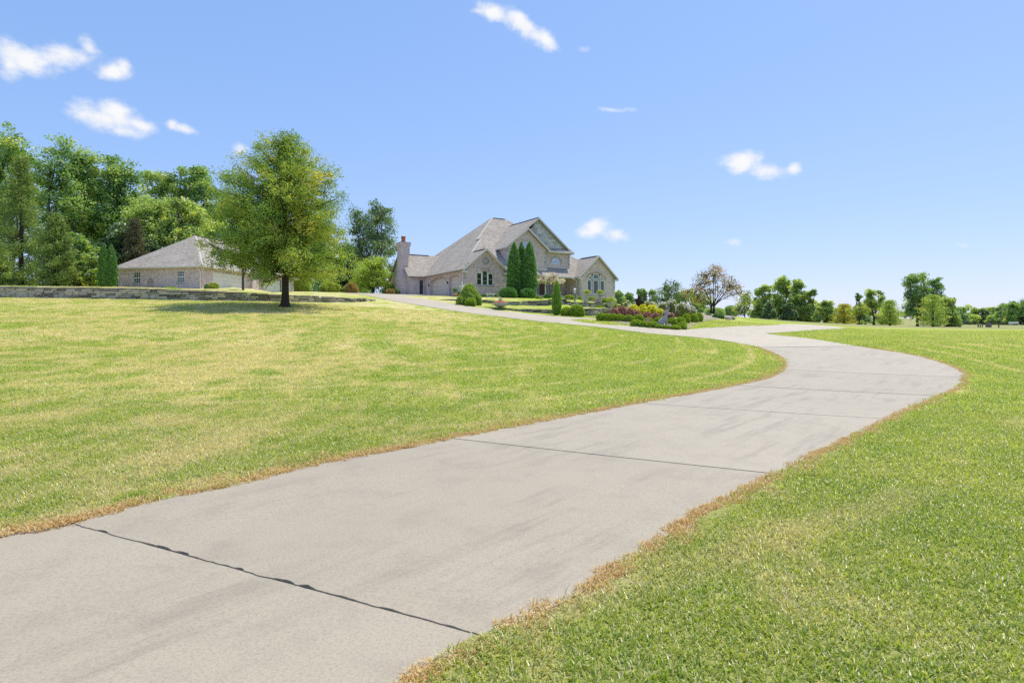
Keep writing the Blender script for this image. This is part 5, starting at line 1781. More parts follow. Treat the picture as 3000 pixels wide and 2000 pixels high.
# ---------------------------------------------------------------- woodland on the left and behind
def wood(px, top, basey, hw, Y, seed, label, mat, name='oak_tree', per=70, leaf=.34, lob=7, clusters=150, trunk=.3, fork=.33, bark=None, group='trees of the wood on the left', squat=0, low=.30):
    """a tree from its place in the photo: column, top and foot (pixels), half-width, depth"""
    r = np.random.default_rng(seed)
    b = P(px, basey, Y); b[2] = gz1(b[0], b[1])
    H = (HY - top) / F * Y + EYE - b[2]; W = hw / F * Y
    lobes = []
    for i in range(lob):
        u = i / max(1, lob - 1)
        hgt = low * H + (H * (1 - low) * .88) * u
        sp = W * (1.0 - .72 * u ** 1.6) * (.62 if i < lob - 1 else .2)
        a = i * 2.4 + r.uniform(0, 1)
        rad = max(W * (.58 - .26 * u) * r.uniform(.85, 1.15), .6)
        lobes.append(((math.cos(a) * sp, math.sin(a) * sp, hgt), (rad, rad, rad * r.uniform(.75, 1.0)), rad ** 2))
    lobes.append(((0, 0, H * (low + .30)), (W * .75, W * .75, H * .30), W * W * 1.0))
    # crest clumps
    for k in range(3):
        a = r.uniform(0, 6.28); q = W * r.uniform(.15, .55)
        lobes.append(((math.cos(a) * q, math.sin(a) * q, H * r.uniform(.80, .92)), (W * .30, W * .30, H * .10), W * W * .12))
    return lobed_tree(name, label, 'tree', b, lobes, mat, bark or M_BARK, seed, trunk, H * fork, int(clusters * 1.7), per, leaf, (.16 * W, .30 * W), group, limbs=9, tint_spread=.2)


wood(30, 372, 846, 105, 80, 101, 'tallest woodland oak at the left edge of the photo', L_WOOD)
wood(195, 405, 846, 110, 79, 102, 'tall full woodland oak behind the front cedars', L_WOOD, clusters=170)
wood(330, 446, 846, 92, 81, 103, 'tall oak with leaning limbs left of the gap in the wood', L_WOOD)
wood(262, 520, 846, 70, 86, 110, 'paler oak deep in the wood behind the leaning oak', L_WOODP)
wood(470, 488, 846, 85, 86, 104, 'oak with an open crown rising behind the garage roof', L_WOODP, clusters=130)
wood(585, 478, 846, 82, 88, 105, 'oak whose top shows just left of the lone pin oak', L_WOOD)
wood(430, 575, 846, 90, 78, 106, 'middle-height pale oak between the garage roof and the tall oaks', L_WOODP)
wood(545, 585, 846, 80, 80, 107, 'spreading pale oak close behind the garage ridge', L_WOODP)
wood(690, 560, 846, 110, 98, 108, 'oak mostly hidden behind the lone pin oak', L_WOOD)
wood(-90, 400, 846, 120, 82, 109, 'oak cut off by the left edge of the photo', L_WOOD)
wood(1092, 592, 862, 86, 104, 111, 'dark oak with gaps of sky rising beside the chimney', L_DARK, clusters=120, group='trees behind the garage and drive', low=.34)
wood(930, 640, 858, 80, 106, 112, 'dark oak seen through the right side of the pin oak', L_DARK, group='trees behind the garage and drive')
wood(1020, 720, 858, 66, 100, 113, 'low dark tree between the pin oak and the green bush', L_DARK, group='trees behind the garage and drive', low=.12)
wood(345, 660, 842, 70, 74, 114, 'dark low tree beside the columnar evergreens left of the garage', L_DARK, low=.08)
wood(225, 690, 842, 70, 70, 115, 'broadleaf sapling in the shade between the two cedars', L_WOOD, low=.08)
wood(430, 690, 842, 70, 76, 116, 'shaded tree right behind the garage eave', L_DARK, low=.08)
wood(262, 745, 842, 42, 63, 117, 'bright young tree at the edge of the wood', L_WOODP, low=.1, leaf=.26, clusters=60, trunk=.08)


def cedar(px, top, basey, hw, Y, seed, label, mat=None, name='red_cedar', n=34, per=330, leaf=.24, group='cedars at the edge of the wood', fr=.0):
    r = np.random.default_rng(seed)
    b = P(px, basey, Y); b[2] = gz1(b[0], b[1]); H = (HY - top) / F * Y + EYE - b[2]; W = hw / F * Y
    t = thing(name, label, 'tree', tuple(b), group=group)
    tb = MB(); tb.tube([(0, 0, -.3), (0, 0, H * .5), (0, 0, H * .97)], [.26, .15, .02], 8)
    Cc, Cr, Ct, Do = [], [], [], []
    for i in range(n):
        f = (i + .5) / n; h = H * (fr + (1 - fr) * f * .97)
        Rr = W * (1 - f) ** .72 * (.55 + .45 * min(1, f * 6)) * r.uniform(.7, 1.12)
        for k in range(3):
            a = i * 2.4 + k * 2.09 + r.normal(0, .35); d = np.array((math.cos(a), math.sin(a), 0))
            rise = .25 + .5 * f
            e = np.array((0, 0, h)) + d * Rr + np.array((0, 0, rise * Rr * .4))
            tb.tube([(0, 0, h - .2 * Rr), tuple(e)], [.035, .008], 4, cap=False)
            for s in (.45, .72, .98):
                Cc.append(np.array((0, 0, h - .2 * Rr)) * (1 - s) + e * s); Cr.append((.16 + .20 * W * .35) * r.uniform(.7, 1.3)); Ct.append(.45 + r.normal(0, .15)); Do.append(d)
    tb.build('trunk', M_BARKD, t)
    Cc, Cr, Ct, Do = map(np.array, (Cc, Cr, Ct, Do))
    k = np.repeat(np.arange(len(Cc)), max(10, per // 6))
    off = r.normal(0, .55, (len(k), 3)); off[:, 2] *= .8
    L = Cc[k] + off * Cr[k][:, None] * 1.25
    V, Q, T = leaves(L, leaf, r, Ct[k] + r.normal(0, .1, len(k)), -.25, up=.2, aspect=.34, outward=Do[k], ow=.9)
    leaf_obj('crown', V, Q, T, mat or L_CEDAR, t)


cedar(62, 455, 842, 92, 66, 201, 'tall pale green cedar at the far left above the stone wall', n=40)
cedar(165, 625, 842, 66, 61, 202, 'lower cedar with tiered boughs right of the tallest one')
cedar(-20, 700, 842, 60, 58, 203, 'bright cedar boughs at the very left edge above the wall')
cedar(395, 640, 842, 48, 73, 204, 'brownish cedar behind the columnar evergreens', L_BROWNC)


def spindle(hgt, w, base=.55, tip=.12):
    """columnar profile"""
    return [(w * base, 0.02), (w * .82, hgt * .1), (w, hgt * .24), (w * .96, hgt * .45), (w * .78, hgt * .66), (w * .48, hgt * .85), (w * tip, hgt * .97), (.015, hgt)]


def tall(px, top, basey, hw, Y, seed, label, mat, name='arborvitae', n=3200, leaf=.13, group=None, cat='evergreen', noise=.15, **kw):
    b = P(px, basey, Y); b[2] = gz1(b[0], b[1]) ; H = (HY - top) / F * Y + EYE - b[2]; W = hw / F * Y
    return topiary(name, label, cat, b, spindle(H, W), n, leaf, mat, seed, group, noise, aspect=.36, upw=.3, lump=4, depth=.32, vert=.9, **kw)


tall(304, 712, 846, 14, 62, 301, 'left one of the two columnar evergreens beside the garage', L_ARB, n=2600, leaf=.17, group='columnar evergreens by the garage')
tall(326, 715, 846, 15, 62.5, 302, 'right one of the two columnar evergreens beside the garage', L_ARB, n=2600, leaf=.17, group='columnar evergreens by the garage')
g_ = 'three tall arborvitae in front of the house'
tall(1506, 708, 876, 21, 70, 303, 'left one of the three tall arborvitae before the house', L_ARB, n=6500, leaf=.15, group=g_)
tall(1528, 709, 876, 19, 71, 304, 'middle one of the three tall arborvitae before the house', L_ARB, n=6000, leaf=.15, group=g_)
tall(1551, 706, 876, 21, 70, 305, 'right one of the three tall arborvitae before the house', L_ARB, n=6500, leaf=.15, group=g_)
tall(1631, 822, 926, 13.5, 48.6, 306, 'bright green pillar cypress between the drive and terrace walls', L_ARBL, 'pillar_cypress', n=5200, leaf=.085, noise=.06)


def dome(w, h, lo=.75):
    return [(w * lo, 0.0), (w * .95, h * .2), (w, h * .42), (w * .9, h * .66), (w * .66, h * .86), (w * .3, h * .97), (.02, h)]


def cone_dome(w, h): return [(w * .82, 0), (w * .98, h * .14), (w, h * .25), (w * .82, h * .5), (w * .56, h * .75), (w * .28, h * .93), (.03, h)]


def bush(px, top, basey, hw, Y, seed, label, mat, name='round_shrub', n=1500, leaf=.085, group=None, cat='shrub', prof=dome, noise=.07, z=None, **kw):
    b = P(px, basey, Y); b[2] = (gz1(b[0], b[1]) if z is None else z) - .03; W = hw / F * Y
    H = (HY - top) / F * Y + EYE - b[2]
    return topiary(name, label, cat, b, prof(W, max(H, .15)), n, leaf, mat, seed, group, noise, **kw)


# garage corner and the trees in front of it
bush(500, 841, 852, 18, 60, 401, 'low pale green mound at the garage corner behind the wall', L_BOX, n=900)
bush(626, 828, 852, 14, 58, 402, 'yellow green bush beside the garage downspout', L_LIME, n=1200, leaf=.1)
bush(608, 833, 852, 9, 60, 403, 'small dark bush tucked against the garage corner', L_ARB, n=700)
lobed_tree('young_tree', 'thin young tree on the terrace behind the wall, under the pin oak boughs', 'tree', on(712, 54), [((0, 0, 3.2), (1.3, 1.3, 1.0), 1), ((-.6, .3, 2.5), (.9, .9, .6), .7), ((.6, -.2, 2.6), (.9, .9, .6), .7)], L_OAK, M_BARK, 410, .09, 1.9, 34, 60, .15, (.3, .5))
bush(885, 800, 853, 26, 84, 404, 'yellow green shrub at the far end of the garage doors', L_LIME, n=2600, leaf=.16, noise=.14)
bush(965, 826, 858, 28, 80, 405, 'mixed yellow and pink bush under the pin oak', L_LIME, n=1800, leaf=.14, noise=.18, tint0=.42)
bush(1030, 828, 860, 19, 78, 406, 'brownish pink leaved bush beside the drive', L_COPPER, n=1800, leaf=.13, noise=.25)
wood(1092, 757, 864, 66, 84, 407, 'big bright green bush left of the chimney', L_LILAC, 'large_bush', per=60, leaf=.20, lob=8, clusters=150, trunk=.08, fork=.12, low=.16, group='bushes beside the drive')
bush(1143, 846, 866, 12, 79, 408, 'orange flowering bush at the foot of the chimney', L_COPPER, n=700, leaf=.11, noise=.2)
bush(1160, 846, 867, 12, 80, 409, 'dark low bush touching the chimney foot', L_DARK, n=700, leaf=.11)

# terraces before the house
bush(1375, 831, 893, 34.5, 55.3, 420, 'large cone shaped dwarf spruce beside the drive', L_SPR, 'dwarf_spruce', n=9000, leaf=.09, prof=cone_dome, noise=.10, lump=6)
bush(1378, 873, 895, 17, 53.6, 421, 'clipped ball shrub at the foot of the dwarf spruce', L_BOX, n=2200, leaf=.07)
bush(1347, 868, 892, 11, 54.3, 422, 'darker ball shrub left of the dwarf spruce foot', L_SPR, n=1200, leaf=.08)
bush(1402, 868, 895, 10, 54.8, 423, 'ball shrub right of the dwarf spruce foot', L_SPR, n=1000, leaf=.08)
bush(1690, 892, 930, 23, 47.6, 424, 'large rounded boxwood right of the pillar cypress', L_BOX, n=4200, leaf=.07)
bush(1660, 899, 930, 18, 47.9, 425, 'smaller rounded boxwood touching the pillar cypress', L_BOX, n=2600, leaf=.07)
bush(1488, 842, 874, 27, 67.5, 426, 'dark green spreading juniper at the foot of the left arborvitae', L_ARB, n=3800, leaf=.12, noise=.12)
bush(1545, 845, 876, 24, 68, 427, 'dark green spreading juniper at the foot of the right arborvitae', L_ARB, n=3400, leaf=.12, noise=.12)
bush(1574, 866, 876, 6.5, 66.5, 428, 'small clipped ball right of the three arborvitae', L_ARBL, n=700, leaf=.07)
bush(1585, 870, 877, 6, 66, 429, 'small lime mound next to the clipped ball', L_LIME, n=500, leaf=.07)
bush(1603, 862, 878, 9, 70, 430, 'dark low shrub under the dappled willow', L_ARB, n=800)
bush(1617, 864, 878, 8, 70, 431, 'second dark shrub under the dappled willow', L_ARB, n=700)
bush(1420, 862, 872, 12, 70.3, 432, 'low dark hedge shrub along the garage gable wall', L_ARB, n=700)
bush(1450, 863, 872, 10, 71.5, 433, 'low dark hedge shrub behind the stone bench', L_ARB, n=600)
bush(1480, 864, 873, 12, 72.5, 434, 'low dark hedge shrub right of the stone bench', L_ARB, n=700)
bush(1668, 864, 888, 15, 60, 435, 'bright boxwood left of the lamp post on the upper terrace', L_BOX, n=2400, leaf=.08)
bush(1697, 868, 887, 8.5, 60.5, 436, 'bright boxwood right of the lamp post', L_BOX, n=1300, leaf=.08)
bush(1733, 870, 882, 15, 58.8, 437, 'clipped hedge above the brick steps', L_BOX, n=1600, leaf=.08)
bush(1772, 874, 897, 13, 57.2, 438, 'boxwood between the brick steps and the lime bush', L_BOX, n=1500, leaf=.08)
bush(1757, 896, 916, 12, 52.5, 439, 'boxwood ball standing on the lower terrace wall', L_BOX, n=1500, leaf=.075)
bush(1831, 878, 897, 11.5, 56.5, 440, 'lime bush with dark foot left of the wood carving', L_LIME, n=1400, leaf=.09, noise=.14)
lobed_tree('dappled_willow', 'pale pink and cream willow standard under the porch eave', 'tree', on(1612, 71.5),
           [((0, 0, 2.35), (1.15, 1.15, .72), 2), ((-.85, 0, 2.2), (.75, .75, .5), 1), ((1.0, -.1, 2.05), (.8, .8, .55), 1), ((.3, .2, 2.75), (.7, .7, .45), .7)], L_PINKT, M_BARKP, 441, .07, 1.35, 110, 34, .12, (.22, .4), trunks=3, limbs=8)

# ---------------------------------------------------------------- planted island
def island(px, Y): return on(px, Y)


mulch = spline([g2(1765, 44.2), g2(1850, 39.6), g2(1930, 37.6), g2(2005, 37.5), g2(2028, 39.6), g2(2040, 42.5), g2(2085, 47.5), g2(2150, 54), g2(2150, 62), g2(2060, 63), g2(1960, 60), g2(1880, 55), g2(1800, 49), g2(1765, 44.2)], .5)[:-1]
def mulch_mat():
    t = NT('bark_mulch'); p = t.pos()
    v = t.n('ShaderNodeTexVoronoi'); t.l(p, v.inputs['Vector']); v.inputs['Scale'].default_value = 14
    c = t.mix(t.noise(p, 3, 4), (.30, .25, .19), (.46, .41, .35)); c = t.mix(1.0, c, t.ramp(v.outputs['Color'], [(0, .55), (1, 1.2)]), 'MULTIPLY')
    t.principled(c, .95, t.bump(v.outputs['Distance'], .8, .04), 0, .1); return t.m
mu = link('mulch_bed', slab_mesh(mulch, .035, .6, .06), mulch_mat()); tag(mu, 'pale gravel and bark mulch in the planted island', 'mulch bed', kind='structure')

# boxwood balls: three leaf meshes shared by all of them
rb = np.random.default_rng(500)
BOXV = []
for k in range(3):
    me = topiary_mesh(rb, dome(1.0, 1.25, .8), 2600, .15, .08, .42, .5, .17, .8, 4, .30, (1, 1), .9); me.materials.append(L_BOX); BOXV.append(me)
ms = MB(); ms.tube([(0, 0, -.1), (0, 0, .9)], [.06, .02], 5); STEM = ms.mesh('stem'); STEM.materials.append(M_BARK)
box_n = 0


def ball(px, top, basey, hw, Y, label):
    global box_n
    b = P(px, basey, Y); b[2] = gz1(b[0], b[1]) + .02; W = hw / F * Y; H = max(((HY - top) / F * Y + EYE - b[2]) / 1.25, W * .6)
    t = thing('boxwood_ball', label, 'shrub', tuple(b), rb.uniform(0, 6.28), 'boxwood balls edging the island'); t.scale = (W, W, H)
    link('foliage', BOXV[box_n % 3], None, t); link('stem', STEM, None, t); box_n += 1


row1 = [(1759, 917, 940, 13, 43.4), (1776, 918, 940.5, 13, 43.2), (1795, 919, 941, 13.5, 43.0), (1816, 920, 942, 14, 42.8), (1842, 922, 943, 15, 42.5)]
ordn = ['first', 'second', 'third', 'fourth', 'fifth', 'sixth', 'seventh', 'eighth', 'ninth']
for i, a in enumerate(row1): ball(*a, f'{ordn[i]} boxwood ball from the left in the back row beside the island lawn')
row2 = [(1864, 936, 959, 18, 39.0), (1888, 940, 961, 15, 38.4), (1911, 941, 964, 17, 37.9), (1932, 950, 966, 12, 37.4), (1952, 952, 967, 12, 37.1), (1978, 952, 968.5, 16, 36.9), (2001, 950, 967, 12, 37.2)]
for i, a in enumerate(row2): ball(*a, f'{ordn[i]} boxwood ball from the left in the front row along the drive')
row3 = [(1872, 921, 944, 15, 42.2), (1900, 930, 952, 14, 40.6), (1928, 929, 952, 13, 40.4)]
for i, a in enumerate(row3): ball(*a, f'{ordn[i]} boxwood ball from the left between the burgundy shrubs and front row')
row4 = [(1970, 931, 952, 14, 39.6), (1994, 929, 951, 16, 40.0), (1999, 943, 957, 13, 38.6), (2010, 920, 943, 13, 43.0), (2032, 919, 939, 14, 44.0), (2048, 916, 937, 12, 44.8)]
for i, a in enumerate(row4): ball(*a, f'{ordn[i]} boxwood ball from the left in the cluster right of the dog')
for i, a in enumerate([(2096, 920, 936, 9, 50.5), (2112, 920, 938, 10, 50), (2075, 919, 932, 9, 53), (2140, 928, 940, 7, 51)]):
    bush(a[0], a[1], a[2], a[3], a[4], 520 + i, f'{ordn[i]} dark low shrub under the copper leaved tree', L_ARB, 'dark_shrub', n=900, leaf=.09, group='dark shrubs under the copper tree')

# burgundy barberries
for i, (px, top, by, hw, Y) in enumerate([(1800, 902, 922, 13, 45.5), (1822, 897, 926, 16, 46), (1846, 903, 926, 13, 45), (1868, 910, 928, 12, 44.2), (1895, 914, 932, 14, 43.2), (1921, 916, 934, 12, 42.6), (1952, 912, 936, 13, 42.8), (1968, 916, 936, 9, 42.4)]):
    bush(px, top, by, hw, Y, 540 + i, f'{ordn[i]} burgundy barberry from the left in the island', L_BURG, 'barberry', n=1100, leaf=.09, group='burgundy barberries', noise=.18, depth=.4)
# hydrangeas: leaf mound with white flower heads
def hydrangea(px, top, by, hw, Y, seed, label, heads=26, mat=None):
    r = np.random.default_rng(seed)
    t = bush(px, top, by, hw, Y, seed, label, mat or L_HYD, 'hydrangea', n=2200, leaf=.11, group='hydrangeas', noise=.14, depth=.4)
    W = hw / F * Y; b = t.location; H = (HY - top) / F * Y + EYE - b[2]
    V, Q, T = [], [], []; nb_ = 0
    for k in range(heads):
        a = r.uniform(0, 6.28); th = math.acos(r.uniform(.05, 1))
        c = np.array((math.sin(th) * math.cos(a) * W, math.sin(th) * math.sin(a) * W, H * (.35 + .65 * math.cos(th)) + .03))
        q = in_lobe(r, 26, c, (.13, .13, .15), .5)
        v, f, tt = leaves(q, .10, r, .5 + r.normal(0, .2, 26), 0, aspect=.9)
        V.append(v); Q.append(f + nb_); T.append(tt); nb_ += len(v)
    leaf_obj('flower_heads', np.vstack(V), np.vstack(Q), np.concatenate(T), L_WHITE, t)


hydrangea(1905, 884, 912, 24, 50, 560, 'hydrangea with cream heads right behind the wood carving', 24)
hydrangea(1945, 888, 918, 20, 49, 561, 'yellowing hydrangea behind the golden shrub', 22)
hydrangea(1968, 879, 920, 18, 48.5, 562, 'tallest white topped hydrangea in the island', 26)
hydrangea(2000, 890, 922, 20, 47.5, 563, 'white flowering hydrangea left of the copper tree', 34)
hydrangea(2025, 897, 922, 13, 47.8, 564, 'small white hydrangea at the right end of the row', 18)
hydrangea(1850, 895, 912, 16, 49, 565, 'low white hydrangea left of the wood carving', 18)
hydrangea(1795, 876, 903, 13, 55.5, 566, 'lime hydrangea behind the stone planter', 6, L_LIME)
hydrangea(1838, 884, 902, 12, 52, 567, 'pale hydrangea behind the burgundy shrubs', 12)


def golden(px, top, by, hw, Y, seed, label):
    """spiky golden shrub: arching shoots with leaves along them"""
    r = np.random.default_rng(seed); b = P(px, by, Y); b[2] = gz1(b[0], b[1]); W = hw / F * Y; H = (HY - top) / F * Y + EYE - b[2]
    t = thing('golden_shrub', label, 'shrub', tuple(b), group='golden shrubs'); tb = MB(); C = []
    for k in range(70):
        a = r.uniform(0, 6.28); sp = r.uniform(.2, 1); e = np.array((math.cos(a) * W * sp, math.sin(a) * W * sp, H * (1.02 - .45 * sp * sp)))
        cv = [np.zeros(3), e * .45 + np.array((0, 0, H * .15)), e]
        tb.tube(cv, [.012, .008, .004], 4, cap=False)
        for s in np.linspace(.3, 1, 12):
            p = cv[0] * (1 - s) ** 2 + cv[1] * 2 * s * (1 - s) + cv[2] * s * s
            C += [p + r.normal(0, .03, 3) for _ in range(4)]
    tb.build('stem', M_BARK, t); C = np.array(C)
    V, Q, T = leaves(C, .12, r, .5 + r.normal(0, .2, len(C)), -.2, aspect=.42); leaf_obj('foliage', V, Q, T, L_YEL, t)


golden(1910, 894, 922, 22, 45.5, 570, 'bright yellow spiky shrub in the middle of the island')
golden(1856, 894, 920, 19, 47, 571, 'bright yellow low shrub left of the wood carving')
golden(1886, 901, 920, 8, 46.5, 572, 'small yellow spray at the foot of the wood carving')
golden(1826, 900, 918, 12, 48.5, 574, 'low yellow shrub behind the left burgundy shrubs')
golden(1884, 893, 916, 13, 48.5, 575, 'yellow spray right behind the wood carving')
golden(1934, 906, 924, 12, 45, 573, 'yellow tuft right of the main golden shrub')

lobed_tree('copper_tree', 'thin copper leaved tree with sky showing through at the garden end', 'tree', on(2092, 60),
           [((0, 0, 3.3), (1.9, 1.9, 1.4), 2), ((-1.9, 0, 2.2), (1.6, 1.4, 1.1), 1.6), ((1.6, 0, 2.9), (1.5, 1.4, 1.1), 1.2), ((.2, 0, 4.4), (1.3, 1.3, .8), .9), ((2.4, .3, 2.4), (1.0, 1.0, .7), .5), ((-.9, .2, 3.7), (1.1, 1.1, .8), .8)],
           L_COPPER, M_BARKD, 580, .10, 1.0, 160, 24, .16, (.35, .65), trunks=3, limbs=12, scatter_=.06)
lobed_tree('flowering_shrub', 'loose yellow green tree right of the copper tree', 'tree', on(2182, 62), [((0, 0, 1.4), (1.2, 1.2, .9), 1), ((.2, 0, 2.2), (.8, .8, .7), .6), ((-.6, 0, .8), (.9, .9, .6), .6)], L_LIME, M_BARK, 581, .06, .5, 60, 34, .16, (.35, .6))
lobed_tree('garden_tree', 'dark loose tree behind the hydrangeas with bare twigs on top', 'tree', on(1965, 68), [((0, 0, 2.0), (2.0, 1.8, 1.2), 2), ((-1.3, 0, 1.5), (1.2, 1.2, .9), 1), ((1.4, 0, 1.7), (1.3, 1.2, 1.0), 1), ((.4, 0, 3.0), (.7, .7, .7), .5), ((-.6, 0, 3.1), (.35, .35, .7), .2)], L_DARK, M_BARKD, 582, .1, .6, 110, 26, .17, (.35, .6), trunks=2)
lobed_tree('garden_tree', 'olive tree between the dark garden tree and copper tree', 'tree', on(2035, 72), [((0, 0, 1.8), (1.8, 1.6, 1.2), 2), ((1.2, 0, 1.3), (1.2, 1.2, .9), 1), ((-.9, 0, 2.4), (.9, .9, .8), .7)], L_WOODP, M_BARKD, 583, .1, .6, 80, 30, .18, (.35, .6), trunks=2)
bush(2095, 902, 925, 30, 64, 584, 'grey green loose shrub behind the copper tree trunks', L_FAR, n=2200, leaf=.14, noise=.2, depth=.5)
bush(2140, 895, 928, 20, 66, 585, 'grey green shrub right of the copper tree trunks', L_FAR, n=1500, leaf=.14, noise=.2, depth=.5)

# ---------------------------------------------------------------- beyond the rise and on the right
G2 = 'trees across the fields'
def fartree(px, top, by, hw, Y, seed, label, mat=None, name='field_tree', **kw):
    d = dict(per=46, leaf=.40 * Y / 150, lob=8, clusters=210, trunk=.3, fork=.2, low=.03, group=G2); d.update(kw)
    return wood(px, top, by, hw, Y, seed, label, mat or L_FAR, name, **d)


fartree(1815, 853, 900, 20, 115, 601, 'grey green tree at the right corner of the house')
fartree(1843, 858, 900, 20, 120, 602, 'grey green tree left of the wood carving')
fartree(1880, 846, 903, 22, 125, 603, 'grey green tree behind the wood carving')
fartree(1912, 848, 905, 18, 125, 604, 'grey green tree behind the garden lamp')
fartree(1955, 836, 905, 12, 120, 605, 'pointed conifer top behind the garden', L_DARK, lob=5)
fartree(1990, 858, 910, 26, 120, 606, 'tree behind the hydrangeas across the field')
fartree(2045, 862, 915, 28, 125, 607, 'round tree behind the copper tree')
fartree(2235, 830, 948, 34, 165, 608, 'left tree of the large dark field clump', L_WOODP, low=.08)
fartree(2285, 812, 948, 38, 172, 609, 'tallest tree in the middle of the large dark field clump', L_WOODP, low=.1)
fartree(2335, 813, 948, 36, 168, 610, 'right tall tree of the large dark field clump', L_WOODP, low=.08)
fartree(2372, 850, 948, 24, 166, 611, 'lower tree at the right side of the dark field clump', L_WOODP, low=.06)
fartree(2255, 884, 949, 24, 150, 612, 'dark cedar shape at the foot of the field clump', L_DARK, low=.05, lob=5)
fartree(2312, 888, 949, 24, 152, 613, 'second dark cedar shape at the foot of the field clump', L_DARK, low=.05, lob=5)
fartree(2415, 882, 948, 30, 140, 614, 'round crowned green tree alone on the field edge', L_WOODP, fork=.22, low=.25, trunk=.18)
fartree(2560, 848, 948, 38, 150, 615, 'open crowned oak behind the small conifers', L_WOODP, clusters=80, fork=.3, low=.32)
fartree(2515, 858, 948, 18, 155, 616, 'narrow tree left of the open crowned oak', L_WOOD, clusters=60)
fartree(2688, 800, 955, 48, 135, 617, 'tall dense tree rising highest on the right', L_WOOD, clusters=170, low=.16)
fartree(2735, 812, 955, 34, 138, 618, 'loose upper right crown beside the tall dense tree', L_WOOD, clusters=60, low=.4)
fartree(2775, 872, 956, 34, 128, 619, 'green tree right of the tall dense tree', L_WOODP, low=.1)
fartree(2600, 895, 950, 26, 160, 620, 'pale low tree behind the small conifers', L_WOODP, low=.1)
for i, (px, top, hw) in enumerate([(2450, 902, 26), (2490, 893, 22), (2535, 900, 26)]):
    fartree(px, top, 946, hw, 260, 630 + i, f'{ordn[i]} far hedge tree from the left behind the field', L_FAR, per=26, clusters=60, low=.02)
for i, (px, top, hw, Y) in enumerate([(2805, 895, 26, 250), (2835, 898, 24, 255), (2865, 905, 22, 260), (2892, 903, 20, 258), (2918, 900, 20, 250), (2938, 892, 24, 240), (2968, 882, 28, 225), (3000, 878, 30, 220), (3035, 880, 30, 220)]):
    fartree(px, top, 951, hw * 1.35, Y, 640 + i, f'{ordn[i]} tree from the left in the far line at the right edge', (L_FAR, L_WOOD, L_WOODP)[(i * 2) % 3] if i < 5 else L_WOOD, per=34, clusters=80, low=.0 if i < 5 else .12)
for i, (px, top, hw) in enumerate([(-200, 560, 110), (760, 640, 100), (840, 655, 90)]):
    wood(px, top, 850, hw, 112, 660 + i, ('oak beyond the left edge of the photo', 'far woodland oak behind the left half of the pin oak', 'far woodland oak behind the pin oak trunk')[i], L_WOOD, per=36, clusters=80)


def bald(px, top, by, hw, Y, seed, label, mat, n=15, per=64):
    """feathery young conifer: open tiers of level boughs"""
    r = np.random.default_rng(seed); b = P(px, by, Y); b[2] = gz1(b[0], b[1]); H = (HY - top) / F * Y + EYE - b[2]; W = hw / F * Y
    t = thing('bald_cypress', label, 'tree', tuple(b), group='feathery conifers on the field edge')
    tb = MB(); tb.tube([(0, 0, -.3), (0, 0, H * .5), (0, 0, H)], [.22, .13, .02], 8); C, D, T_ = [], [], []
    for i in range(n):
        f = (i + .3) / n; h = H * (.04 + .93 * f); Rr = W * (1 - f) ** .75 * r.uniform(.6, 1.15) + .2
        for k in range(4):
            a = i * 2.4 + k * 1.57 + r.normal(0, .3); d = np.array((math.cos(a), math.sin(a), 0)); e = np.array((0, 0, h)) + d * Rr + np.array((0, 0, Rr * (.12 + .3 * f)))
            tb.tube([(0, 0, h), tuple(e)], [.03, .008], 4, cap=False); bt = .5 + r.normal(0, .15)
            for s in np.linspace(.3, 1, 5): C.append(np.array((0, 0, h)) * (1 - s) + e * s); D.append(d); T_.append(bt)
    tb.build('trunk', M_BARKD, t); C, D, T_ = map(np.array, (C, D, T_))
    k = np.repeat(np.arange(len(C)), per // 4); off = r.normal(0, 1, (len(k), 3)) * np.array((.30, .30, .11)) * W / 2.6
    V, Q, T = leaves(C[k] + off, .26, r, T_[k] + r.normal(0, .1, len(k)), .1, aspect=.35, outward=D[k], ow=.8)
    leaf_obj('crown', V, Q, T, mat, t)


bald(2473, 890, 958, 38, 112, 701, 'yellow tinged feathery conifer left of the small round tree', L_BALDY)
bald(2607, 878, 959, 42, 105, 702, 'pale feathery conifer in the middle of the field edge', L_BALD)
bald(2733, 862, 959, 46, 100, 703, 'largest feathery conifer at the right of the field edge', L_BALD)
lobed_tree('small_tree', 'small round yellow green tree on a thin trunk between two conifers', 'tree', on(2518, 98), [((0, 0, 2.4), (1.9, 1.9, .75), 2), ((.4, 0, 3.1), (1.0, 1.0, .5), .8), ((-.8, 0, 2.0), (1.2, 1.2, .6), .8)], L_LIME, M_BARK, 704, .1, 1.4, 70, 30, .2, (.3, .55))
bush(2268, 944, 952, 9, 95, 705, 'small roadside shrub where the far drive begins', L_SPR, n=700, leaf=.14)

# ---------------------------------------------------------------- undergrowth that closes the wood near the ground
r = np.random.default_rng(900)
C, T_ = [], []
for (a, b_, Y0, Y1, h0, h1, n) in [(-320, 470, 76, 92, .2, 3.6, 420), (840, 1075, 94, 108, .2, 4.2, 200), (460, 900, 98, 112, .2, 3.5, 180)]:
    for k in range(n):
        px = r.uniform(a, b_); Y = r.uniform(Y0, Y1); g = on(px, Y); h = h0 + (h1 - h0) * r.random() ** 1.3
        q = in_lobe(r, 46, (g[0], g[1], g[2] + h), (.9, .9, .7), .5); C.append(q); T_.append(np.full(46, .4 + r.normal(0, .15)) + r.normal(0, .1, 46))
C, T_ = np.vstack(C), np.concatenate(T_)
V, Q, T = leaves(C, .34, r, T_, .1)
o = leaf_obj('undergrowth', V, Q, T, L_WOOD, None); tag(o, 'shaded green undergrowth filling the foot of the wood', 'undergrowth', kind='stuff')
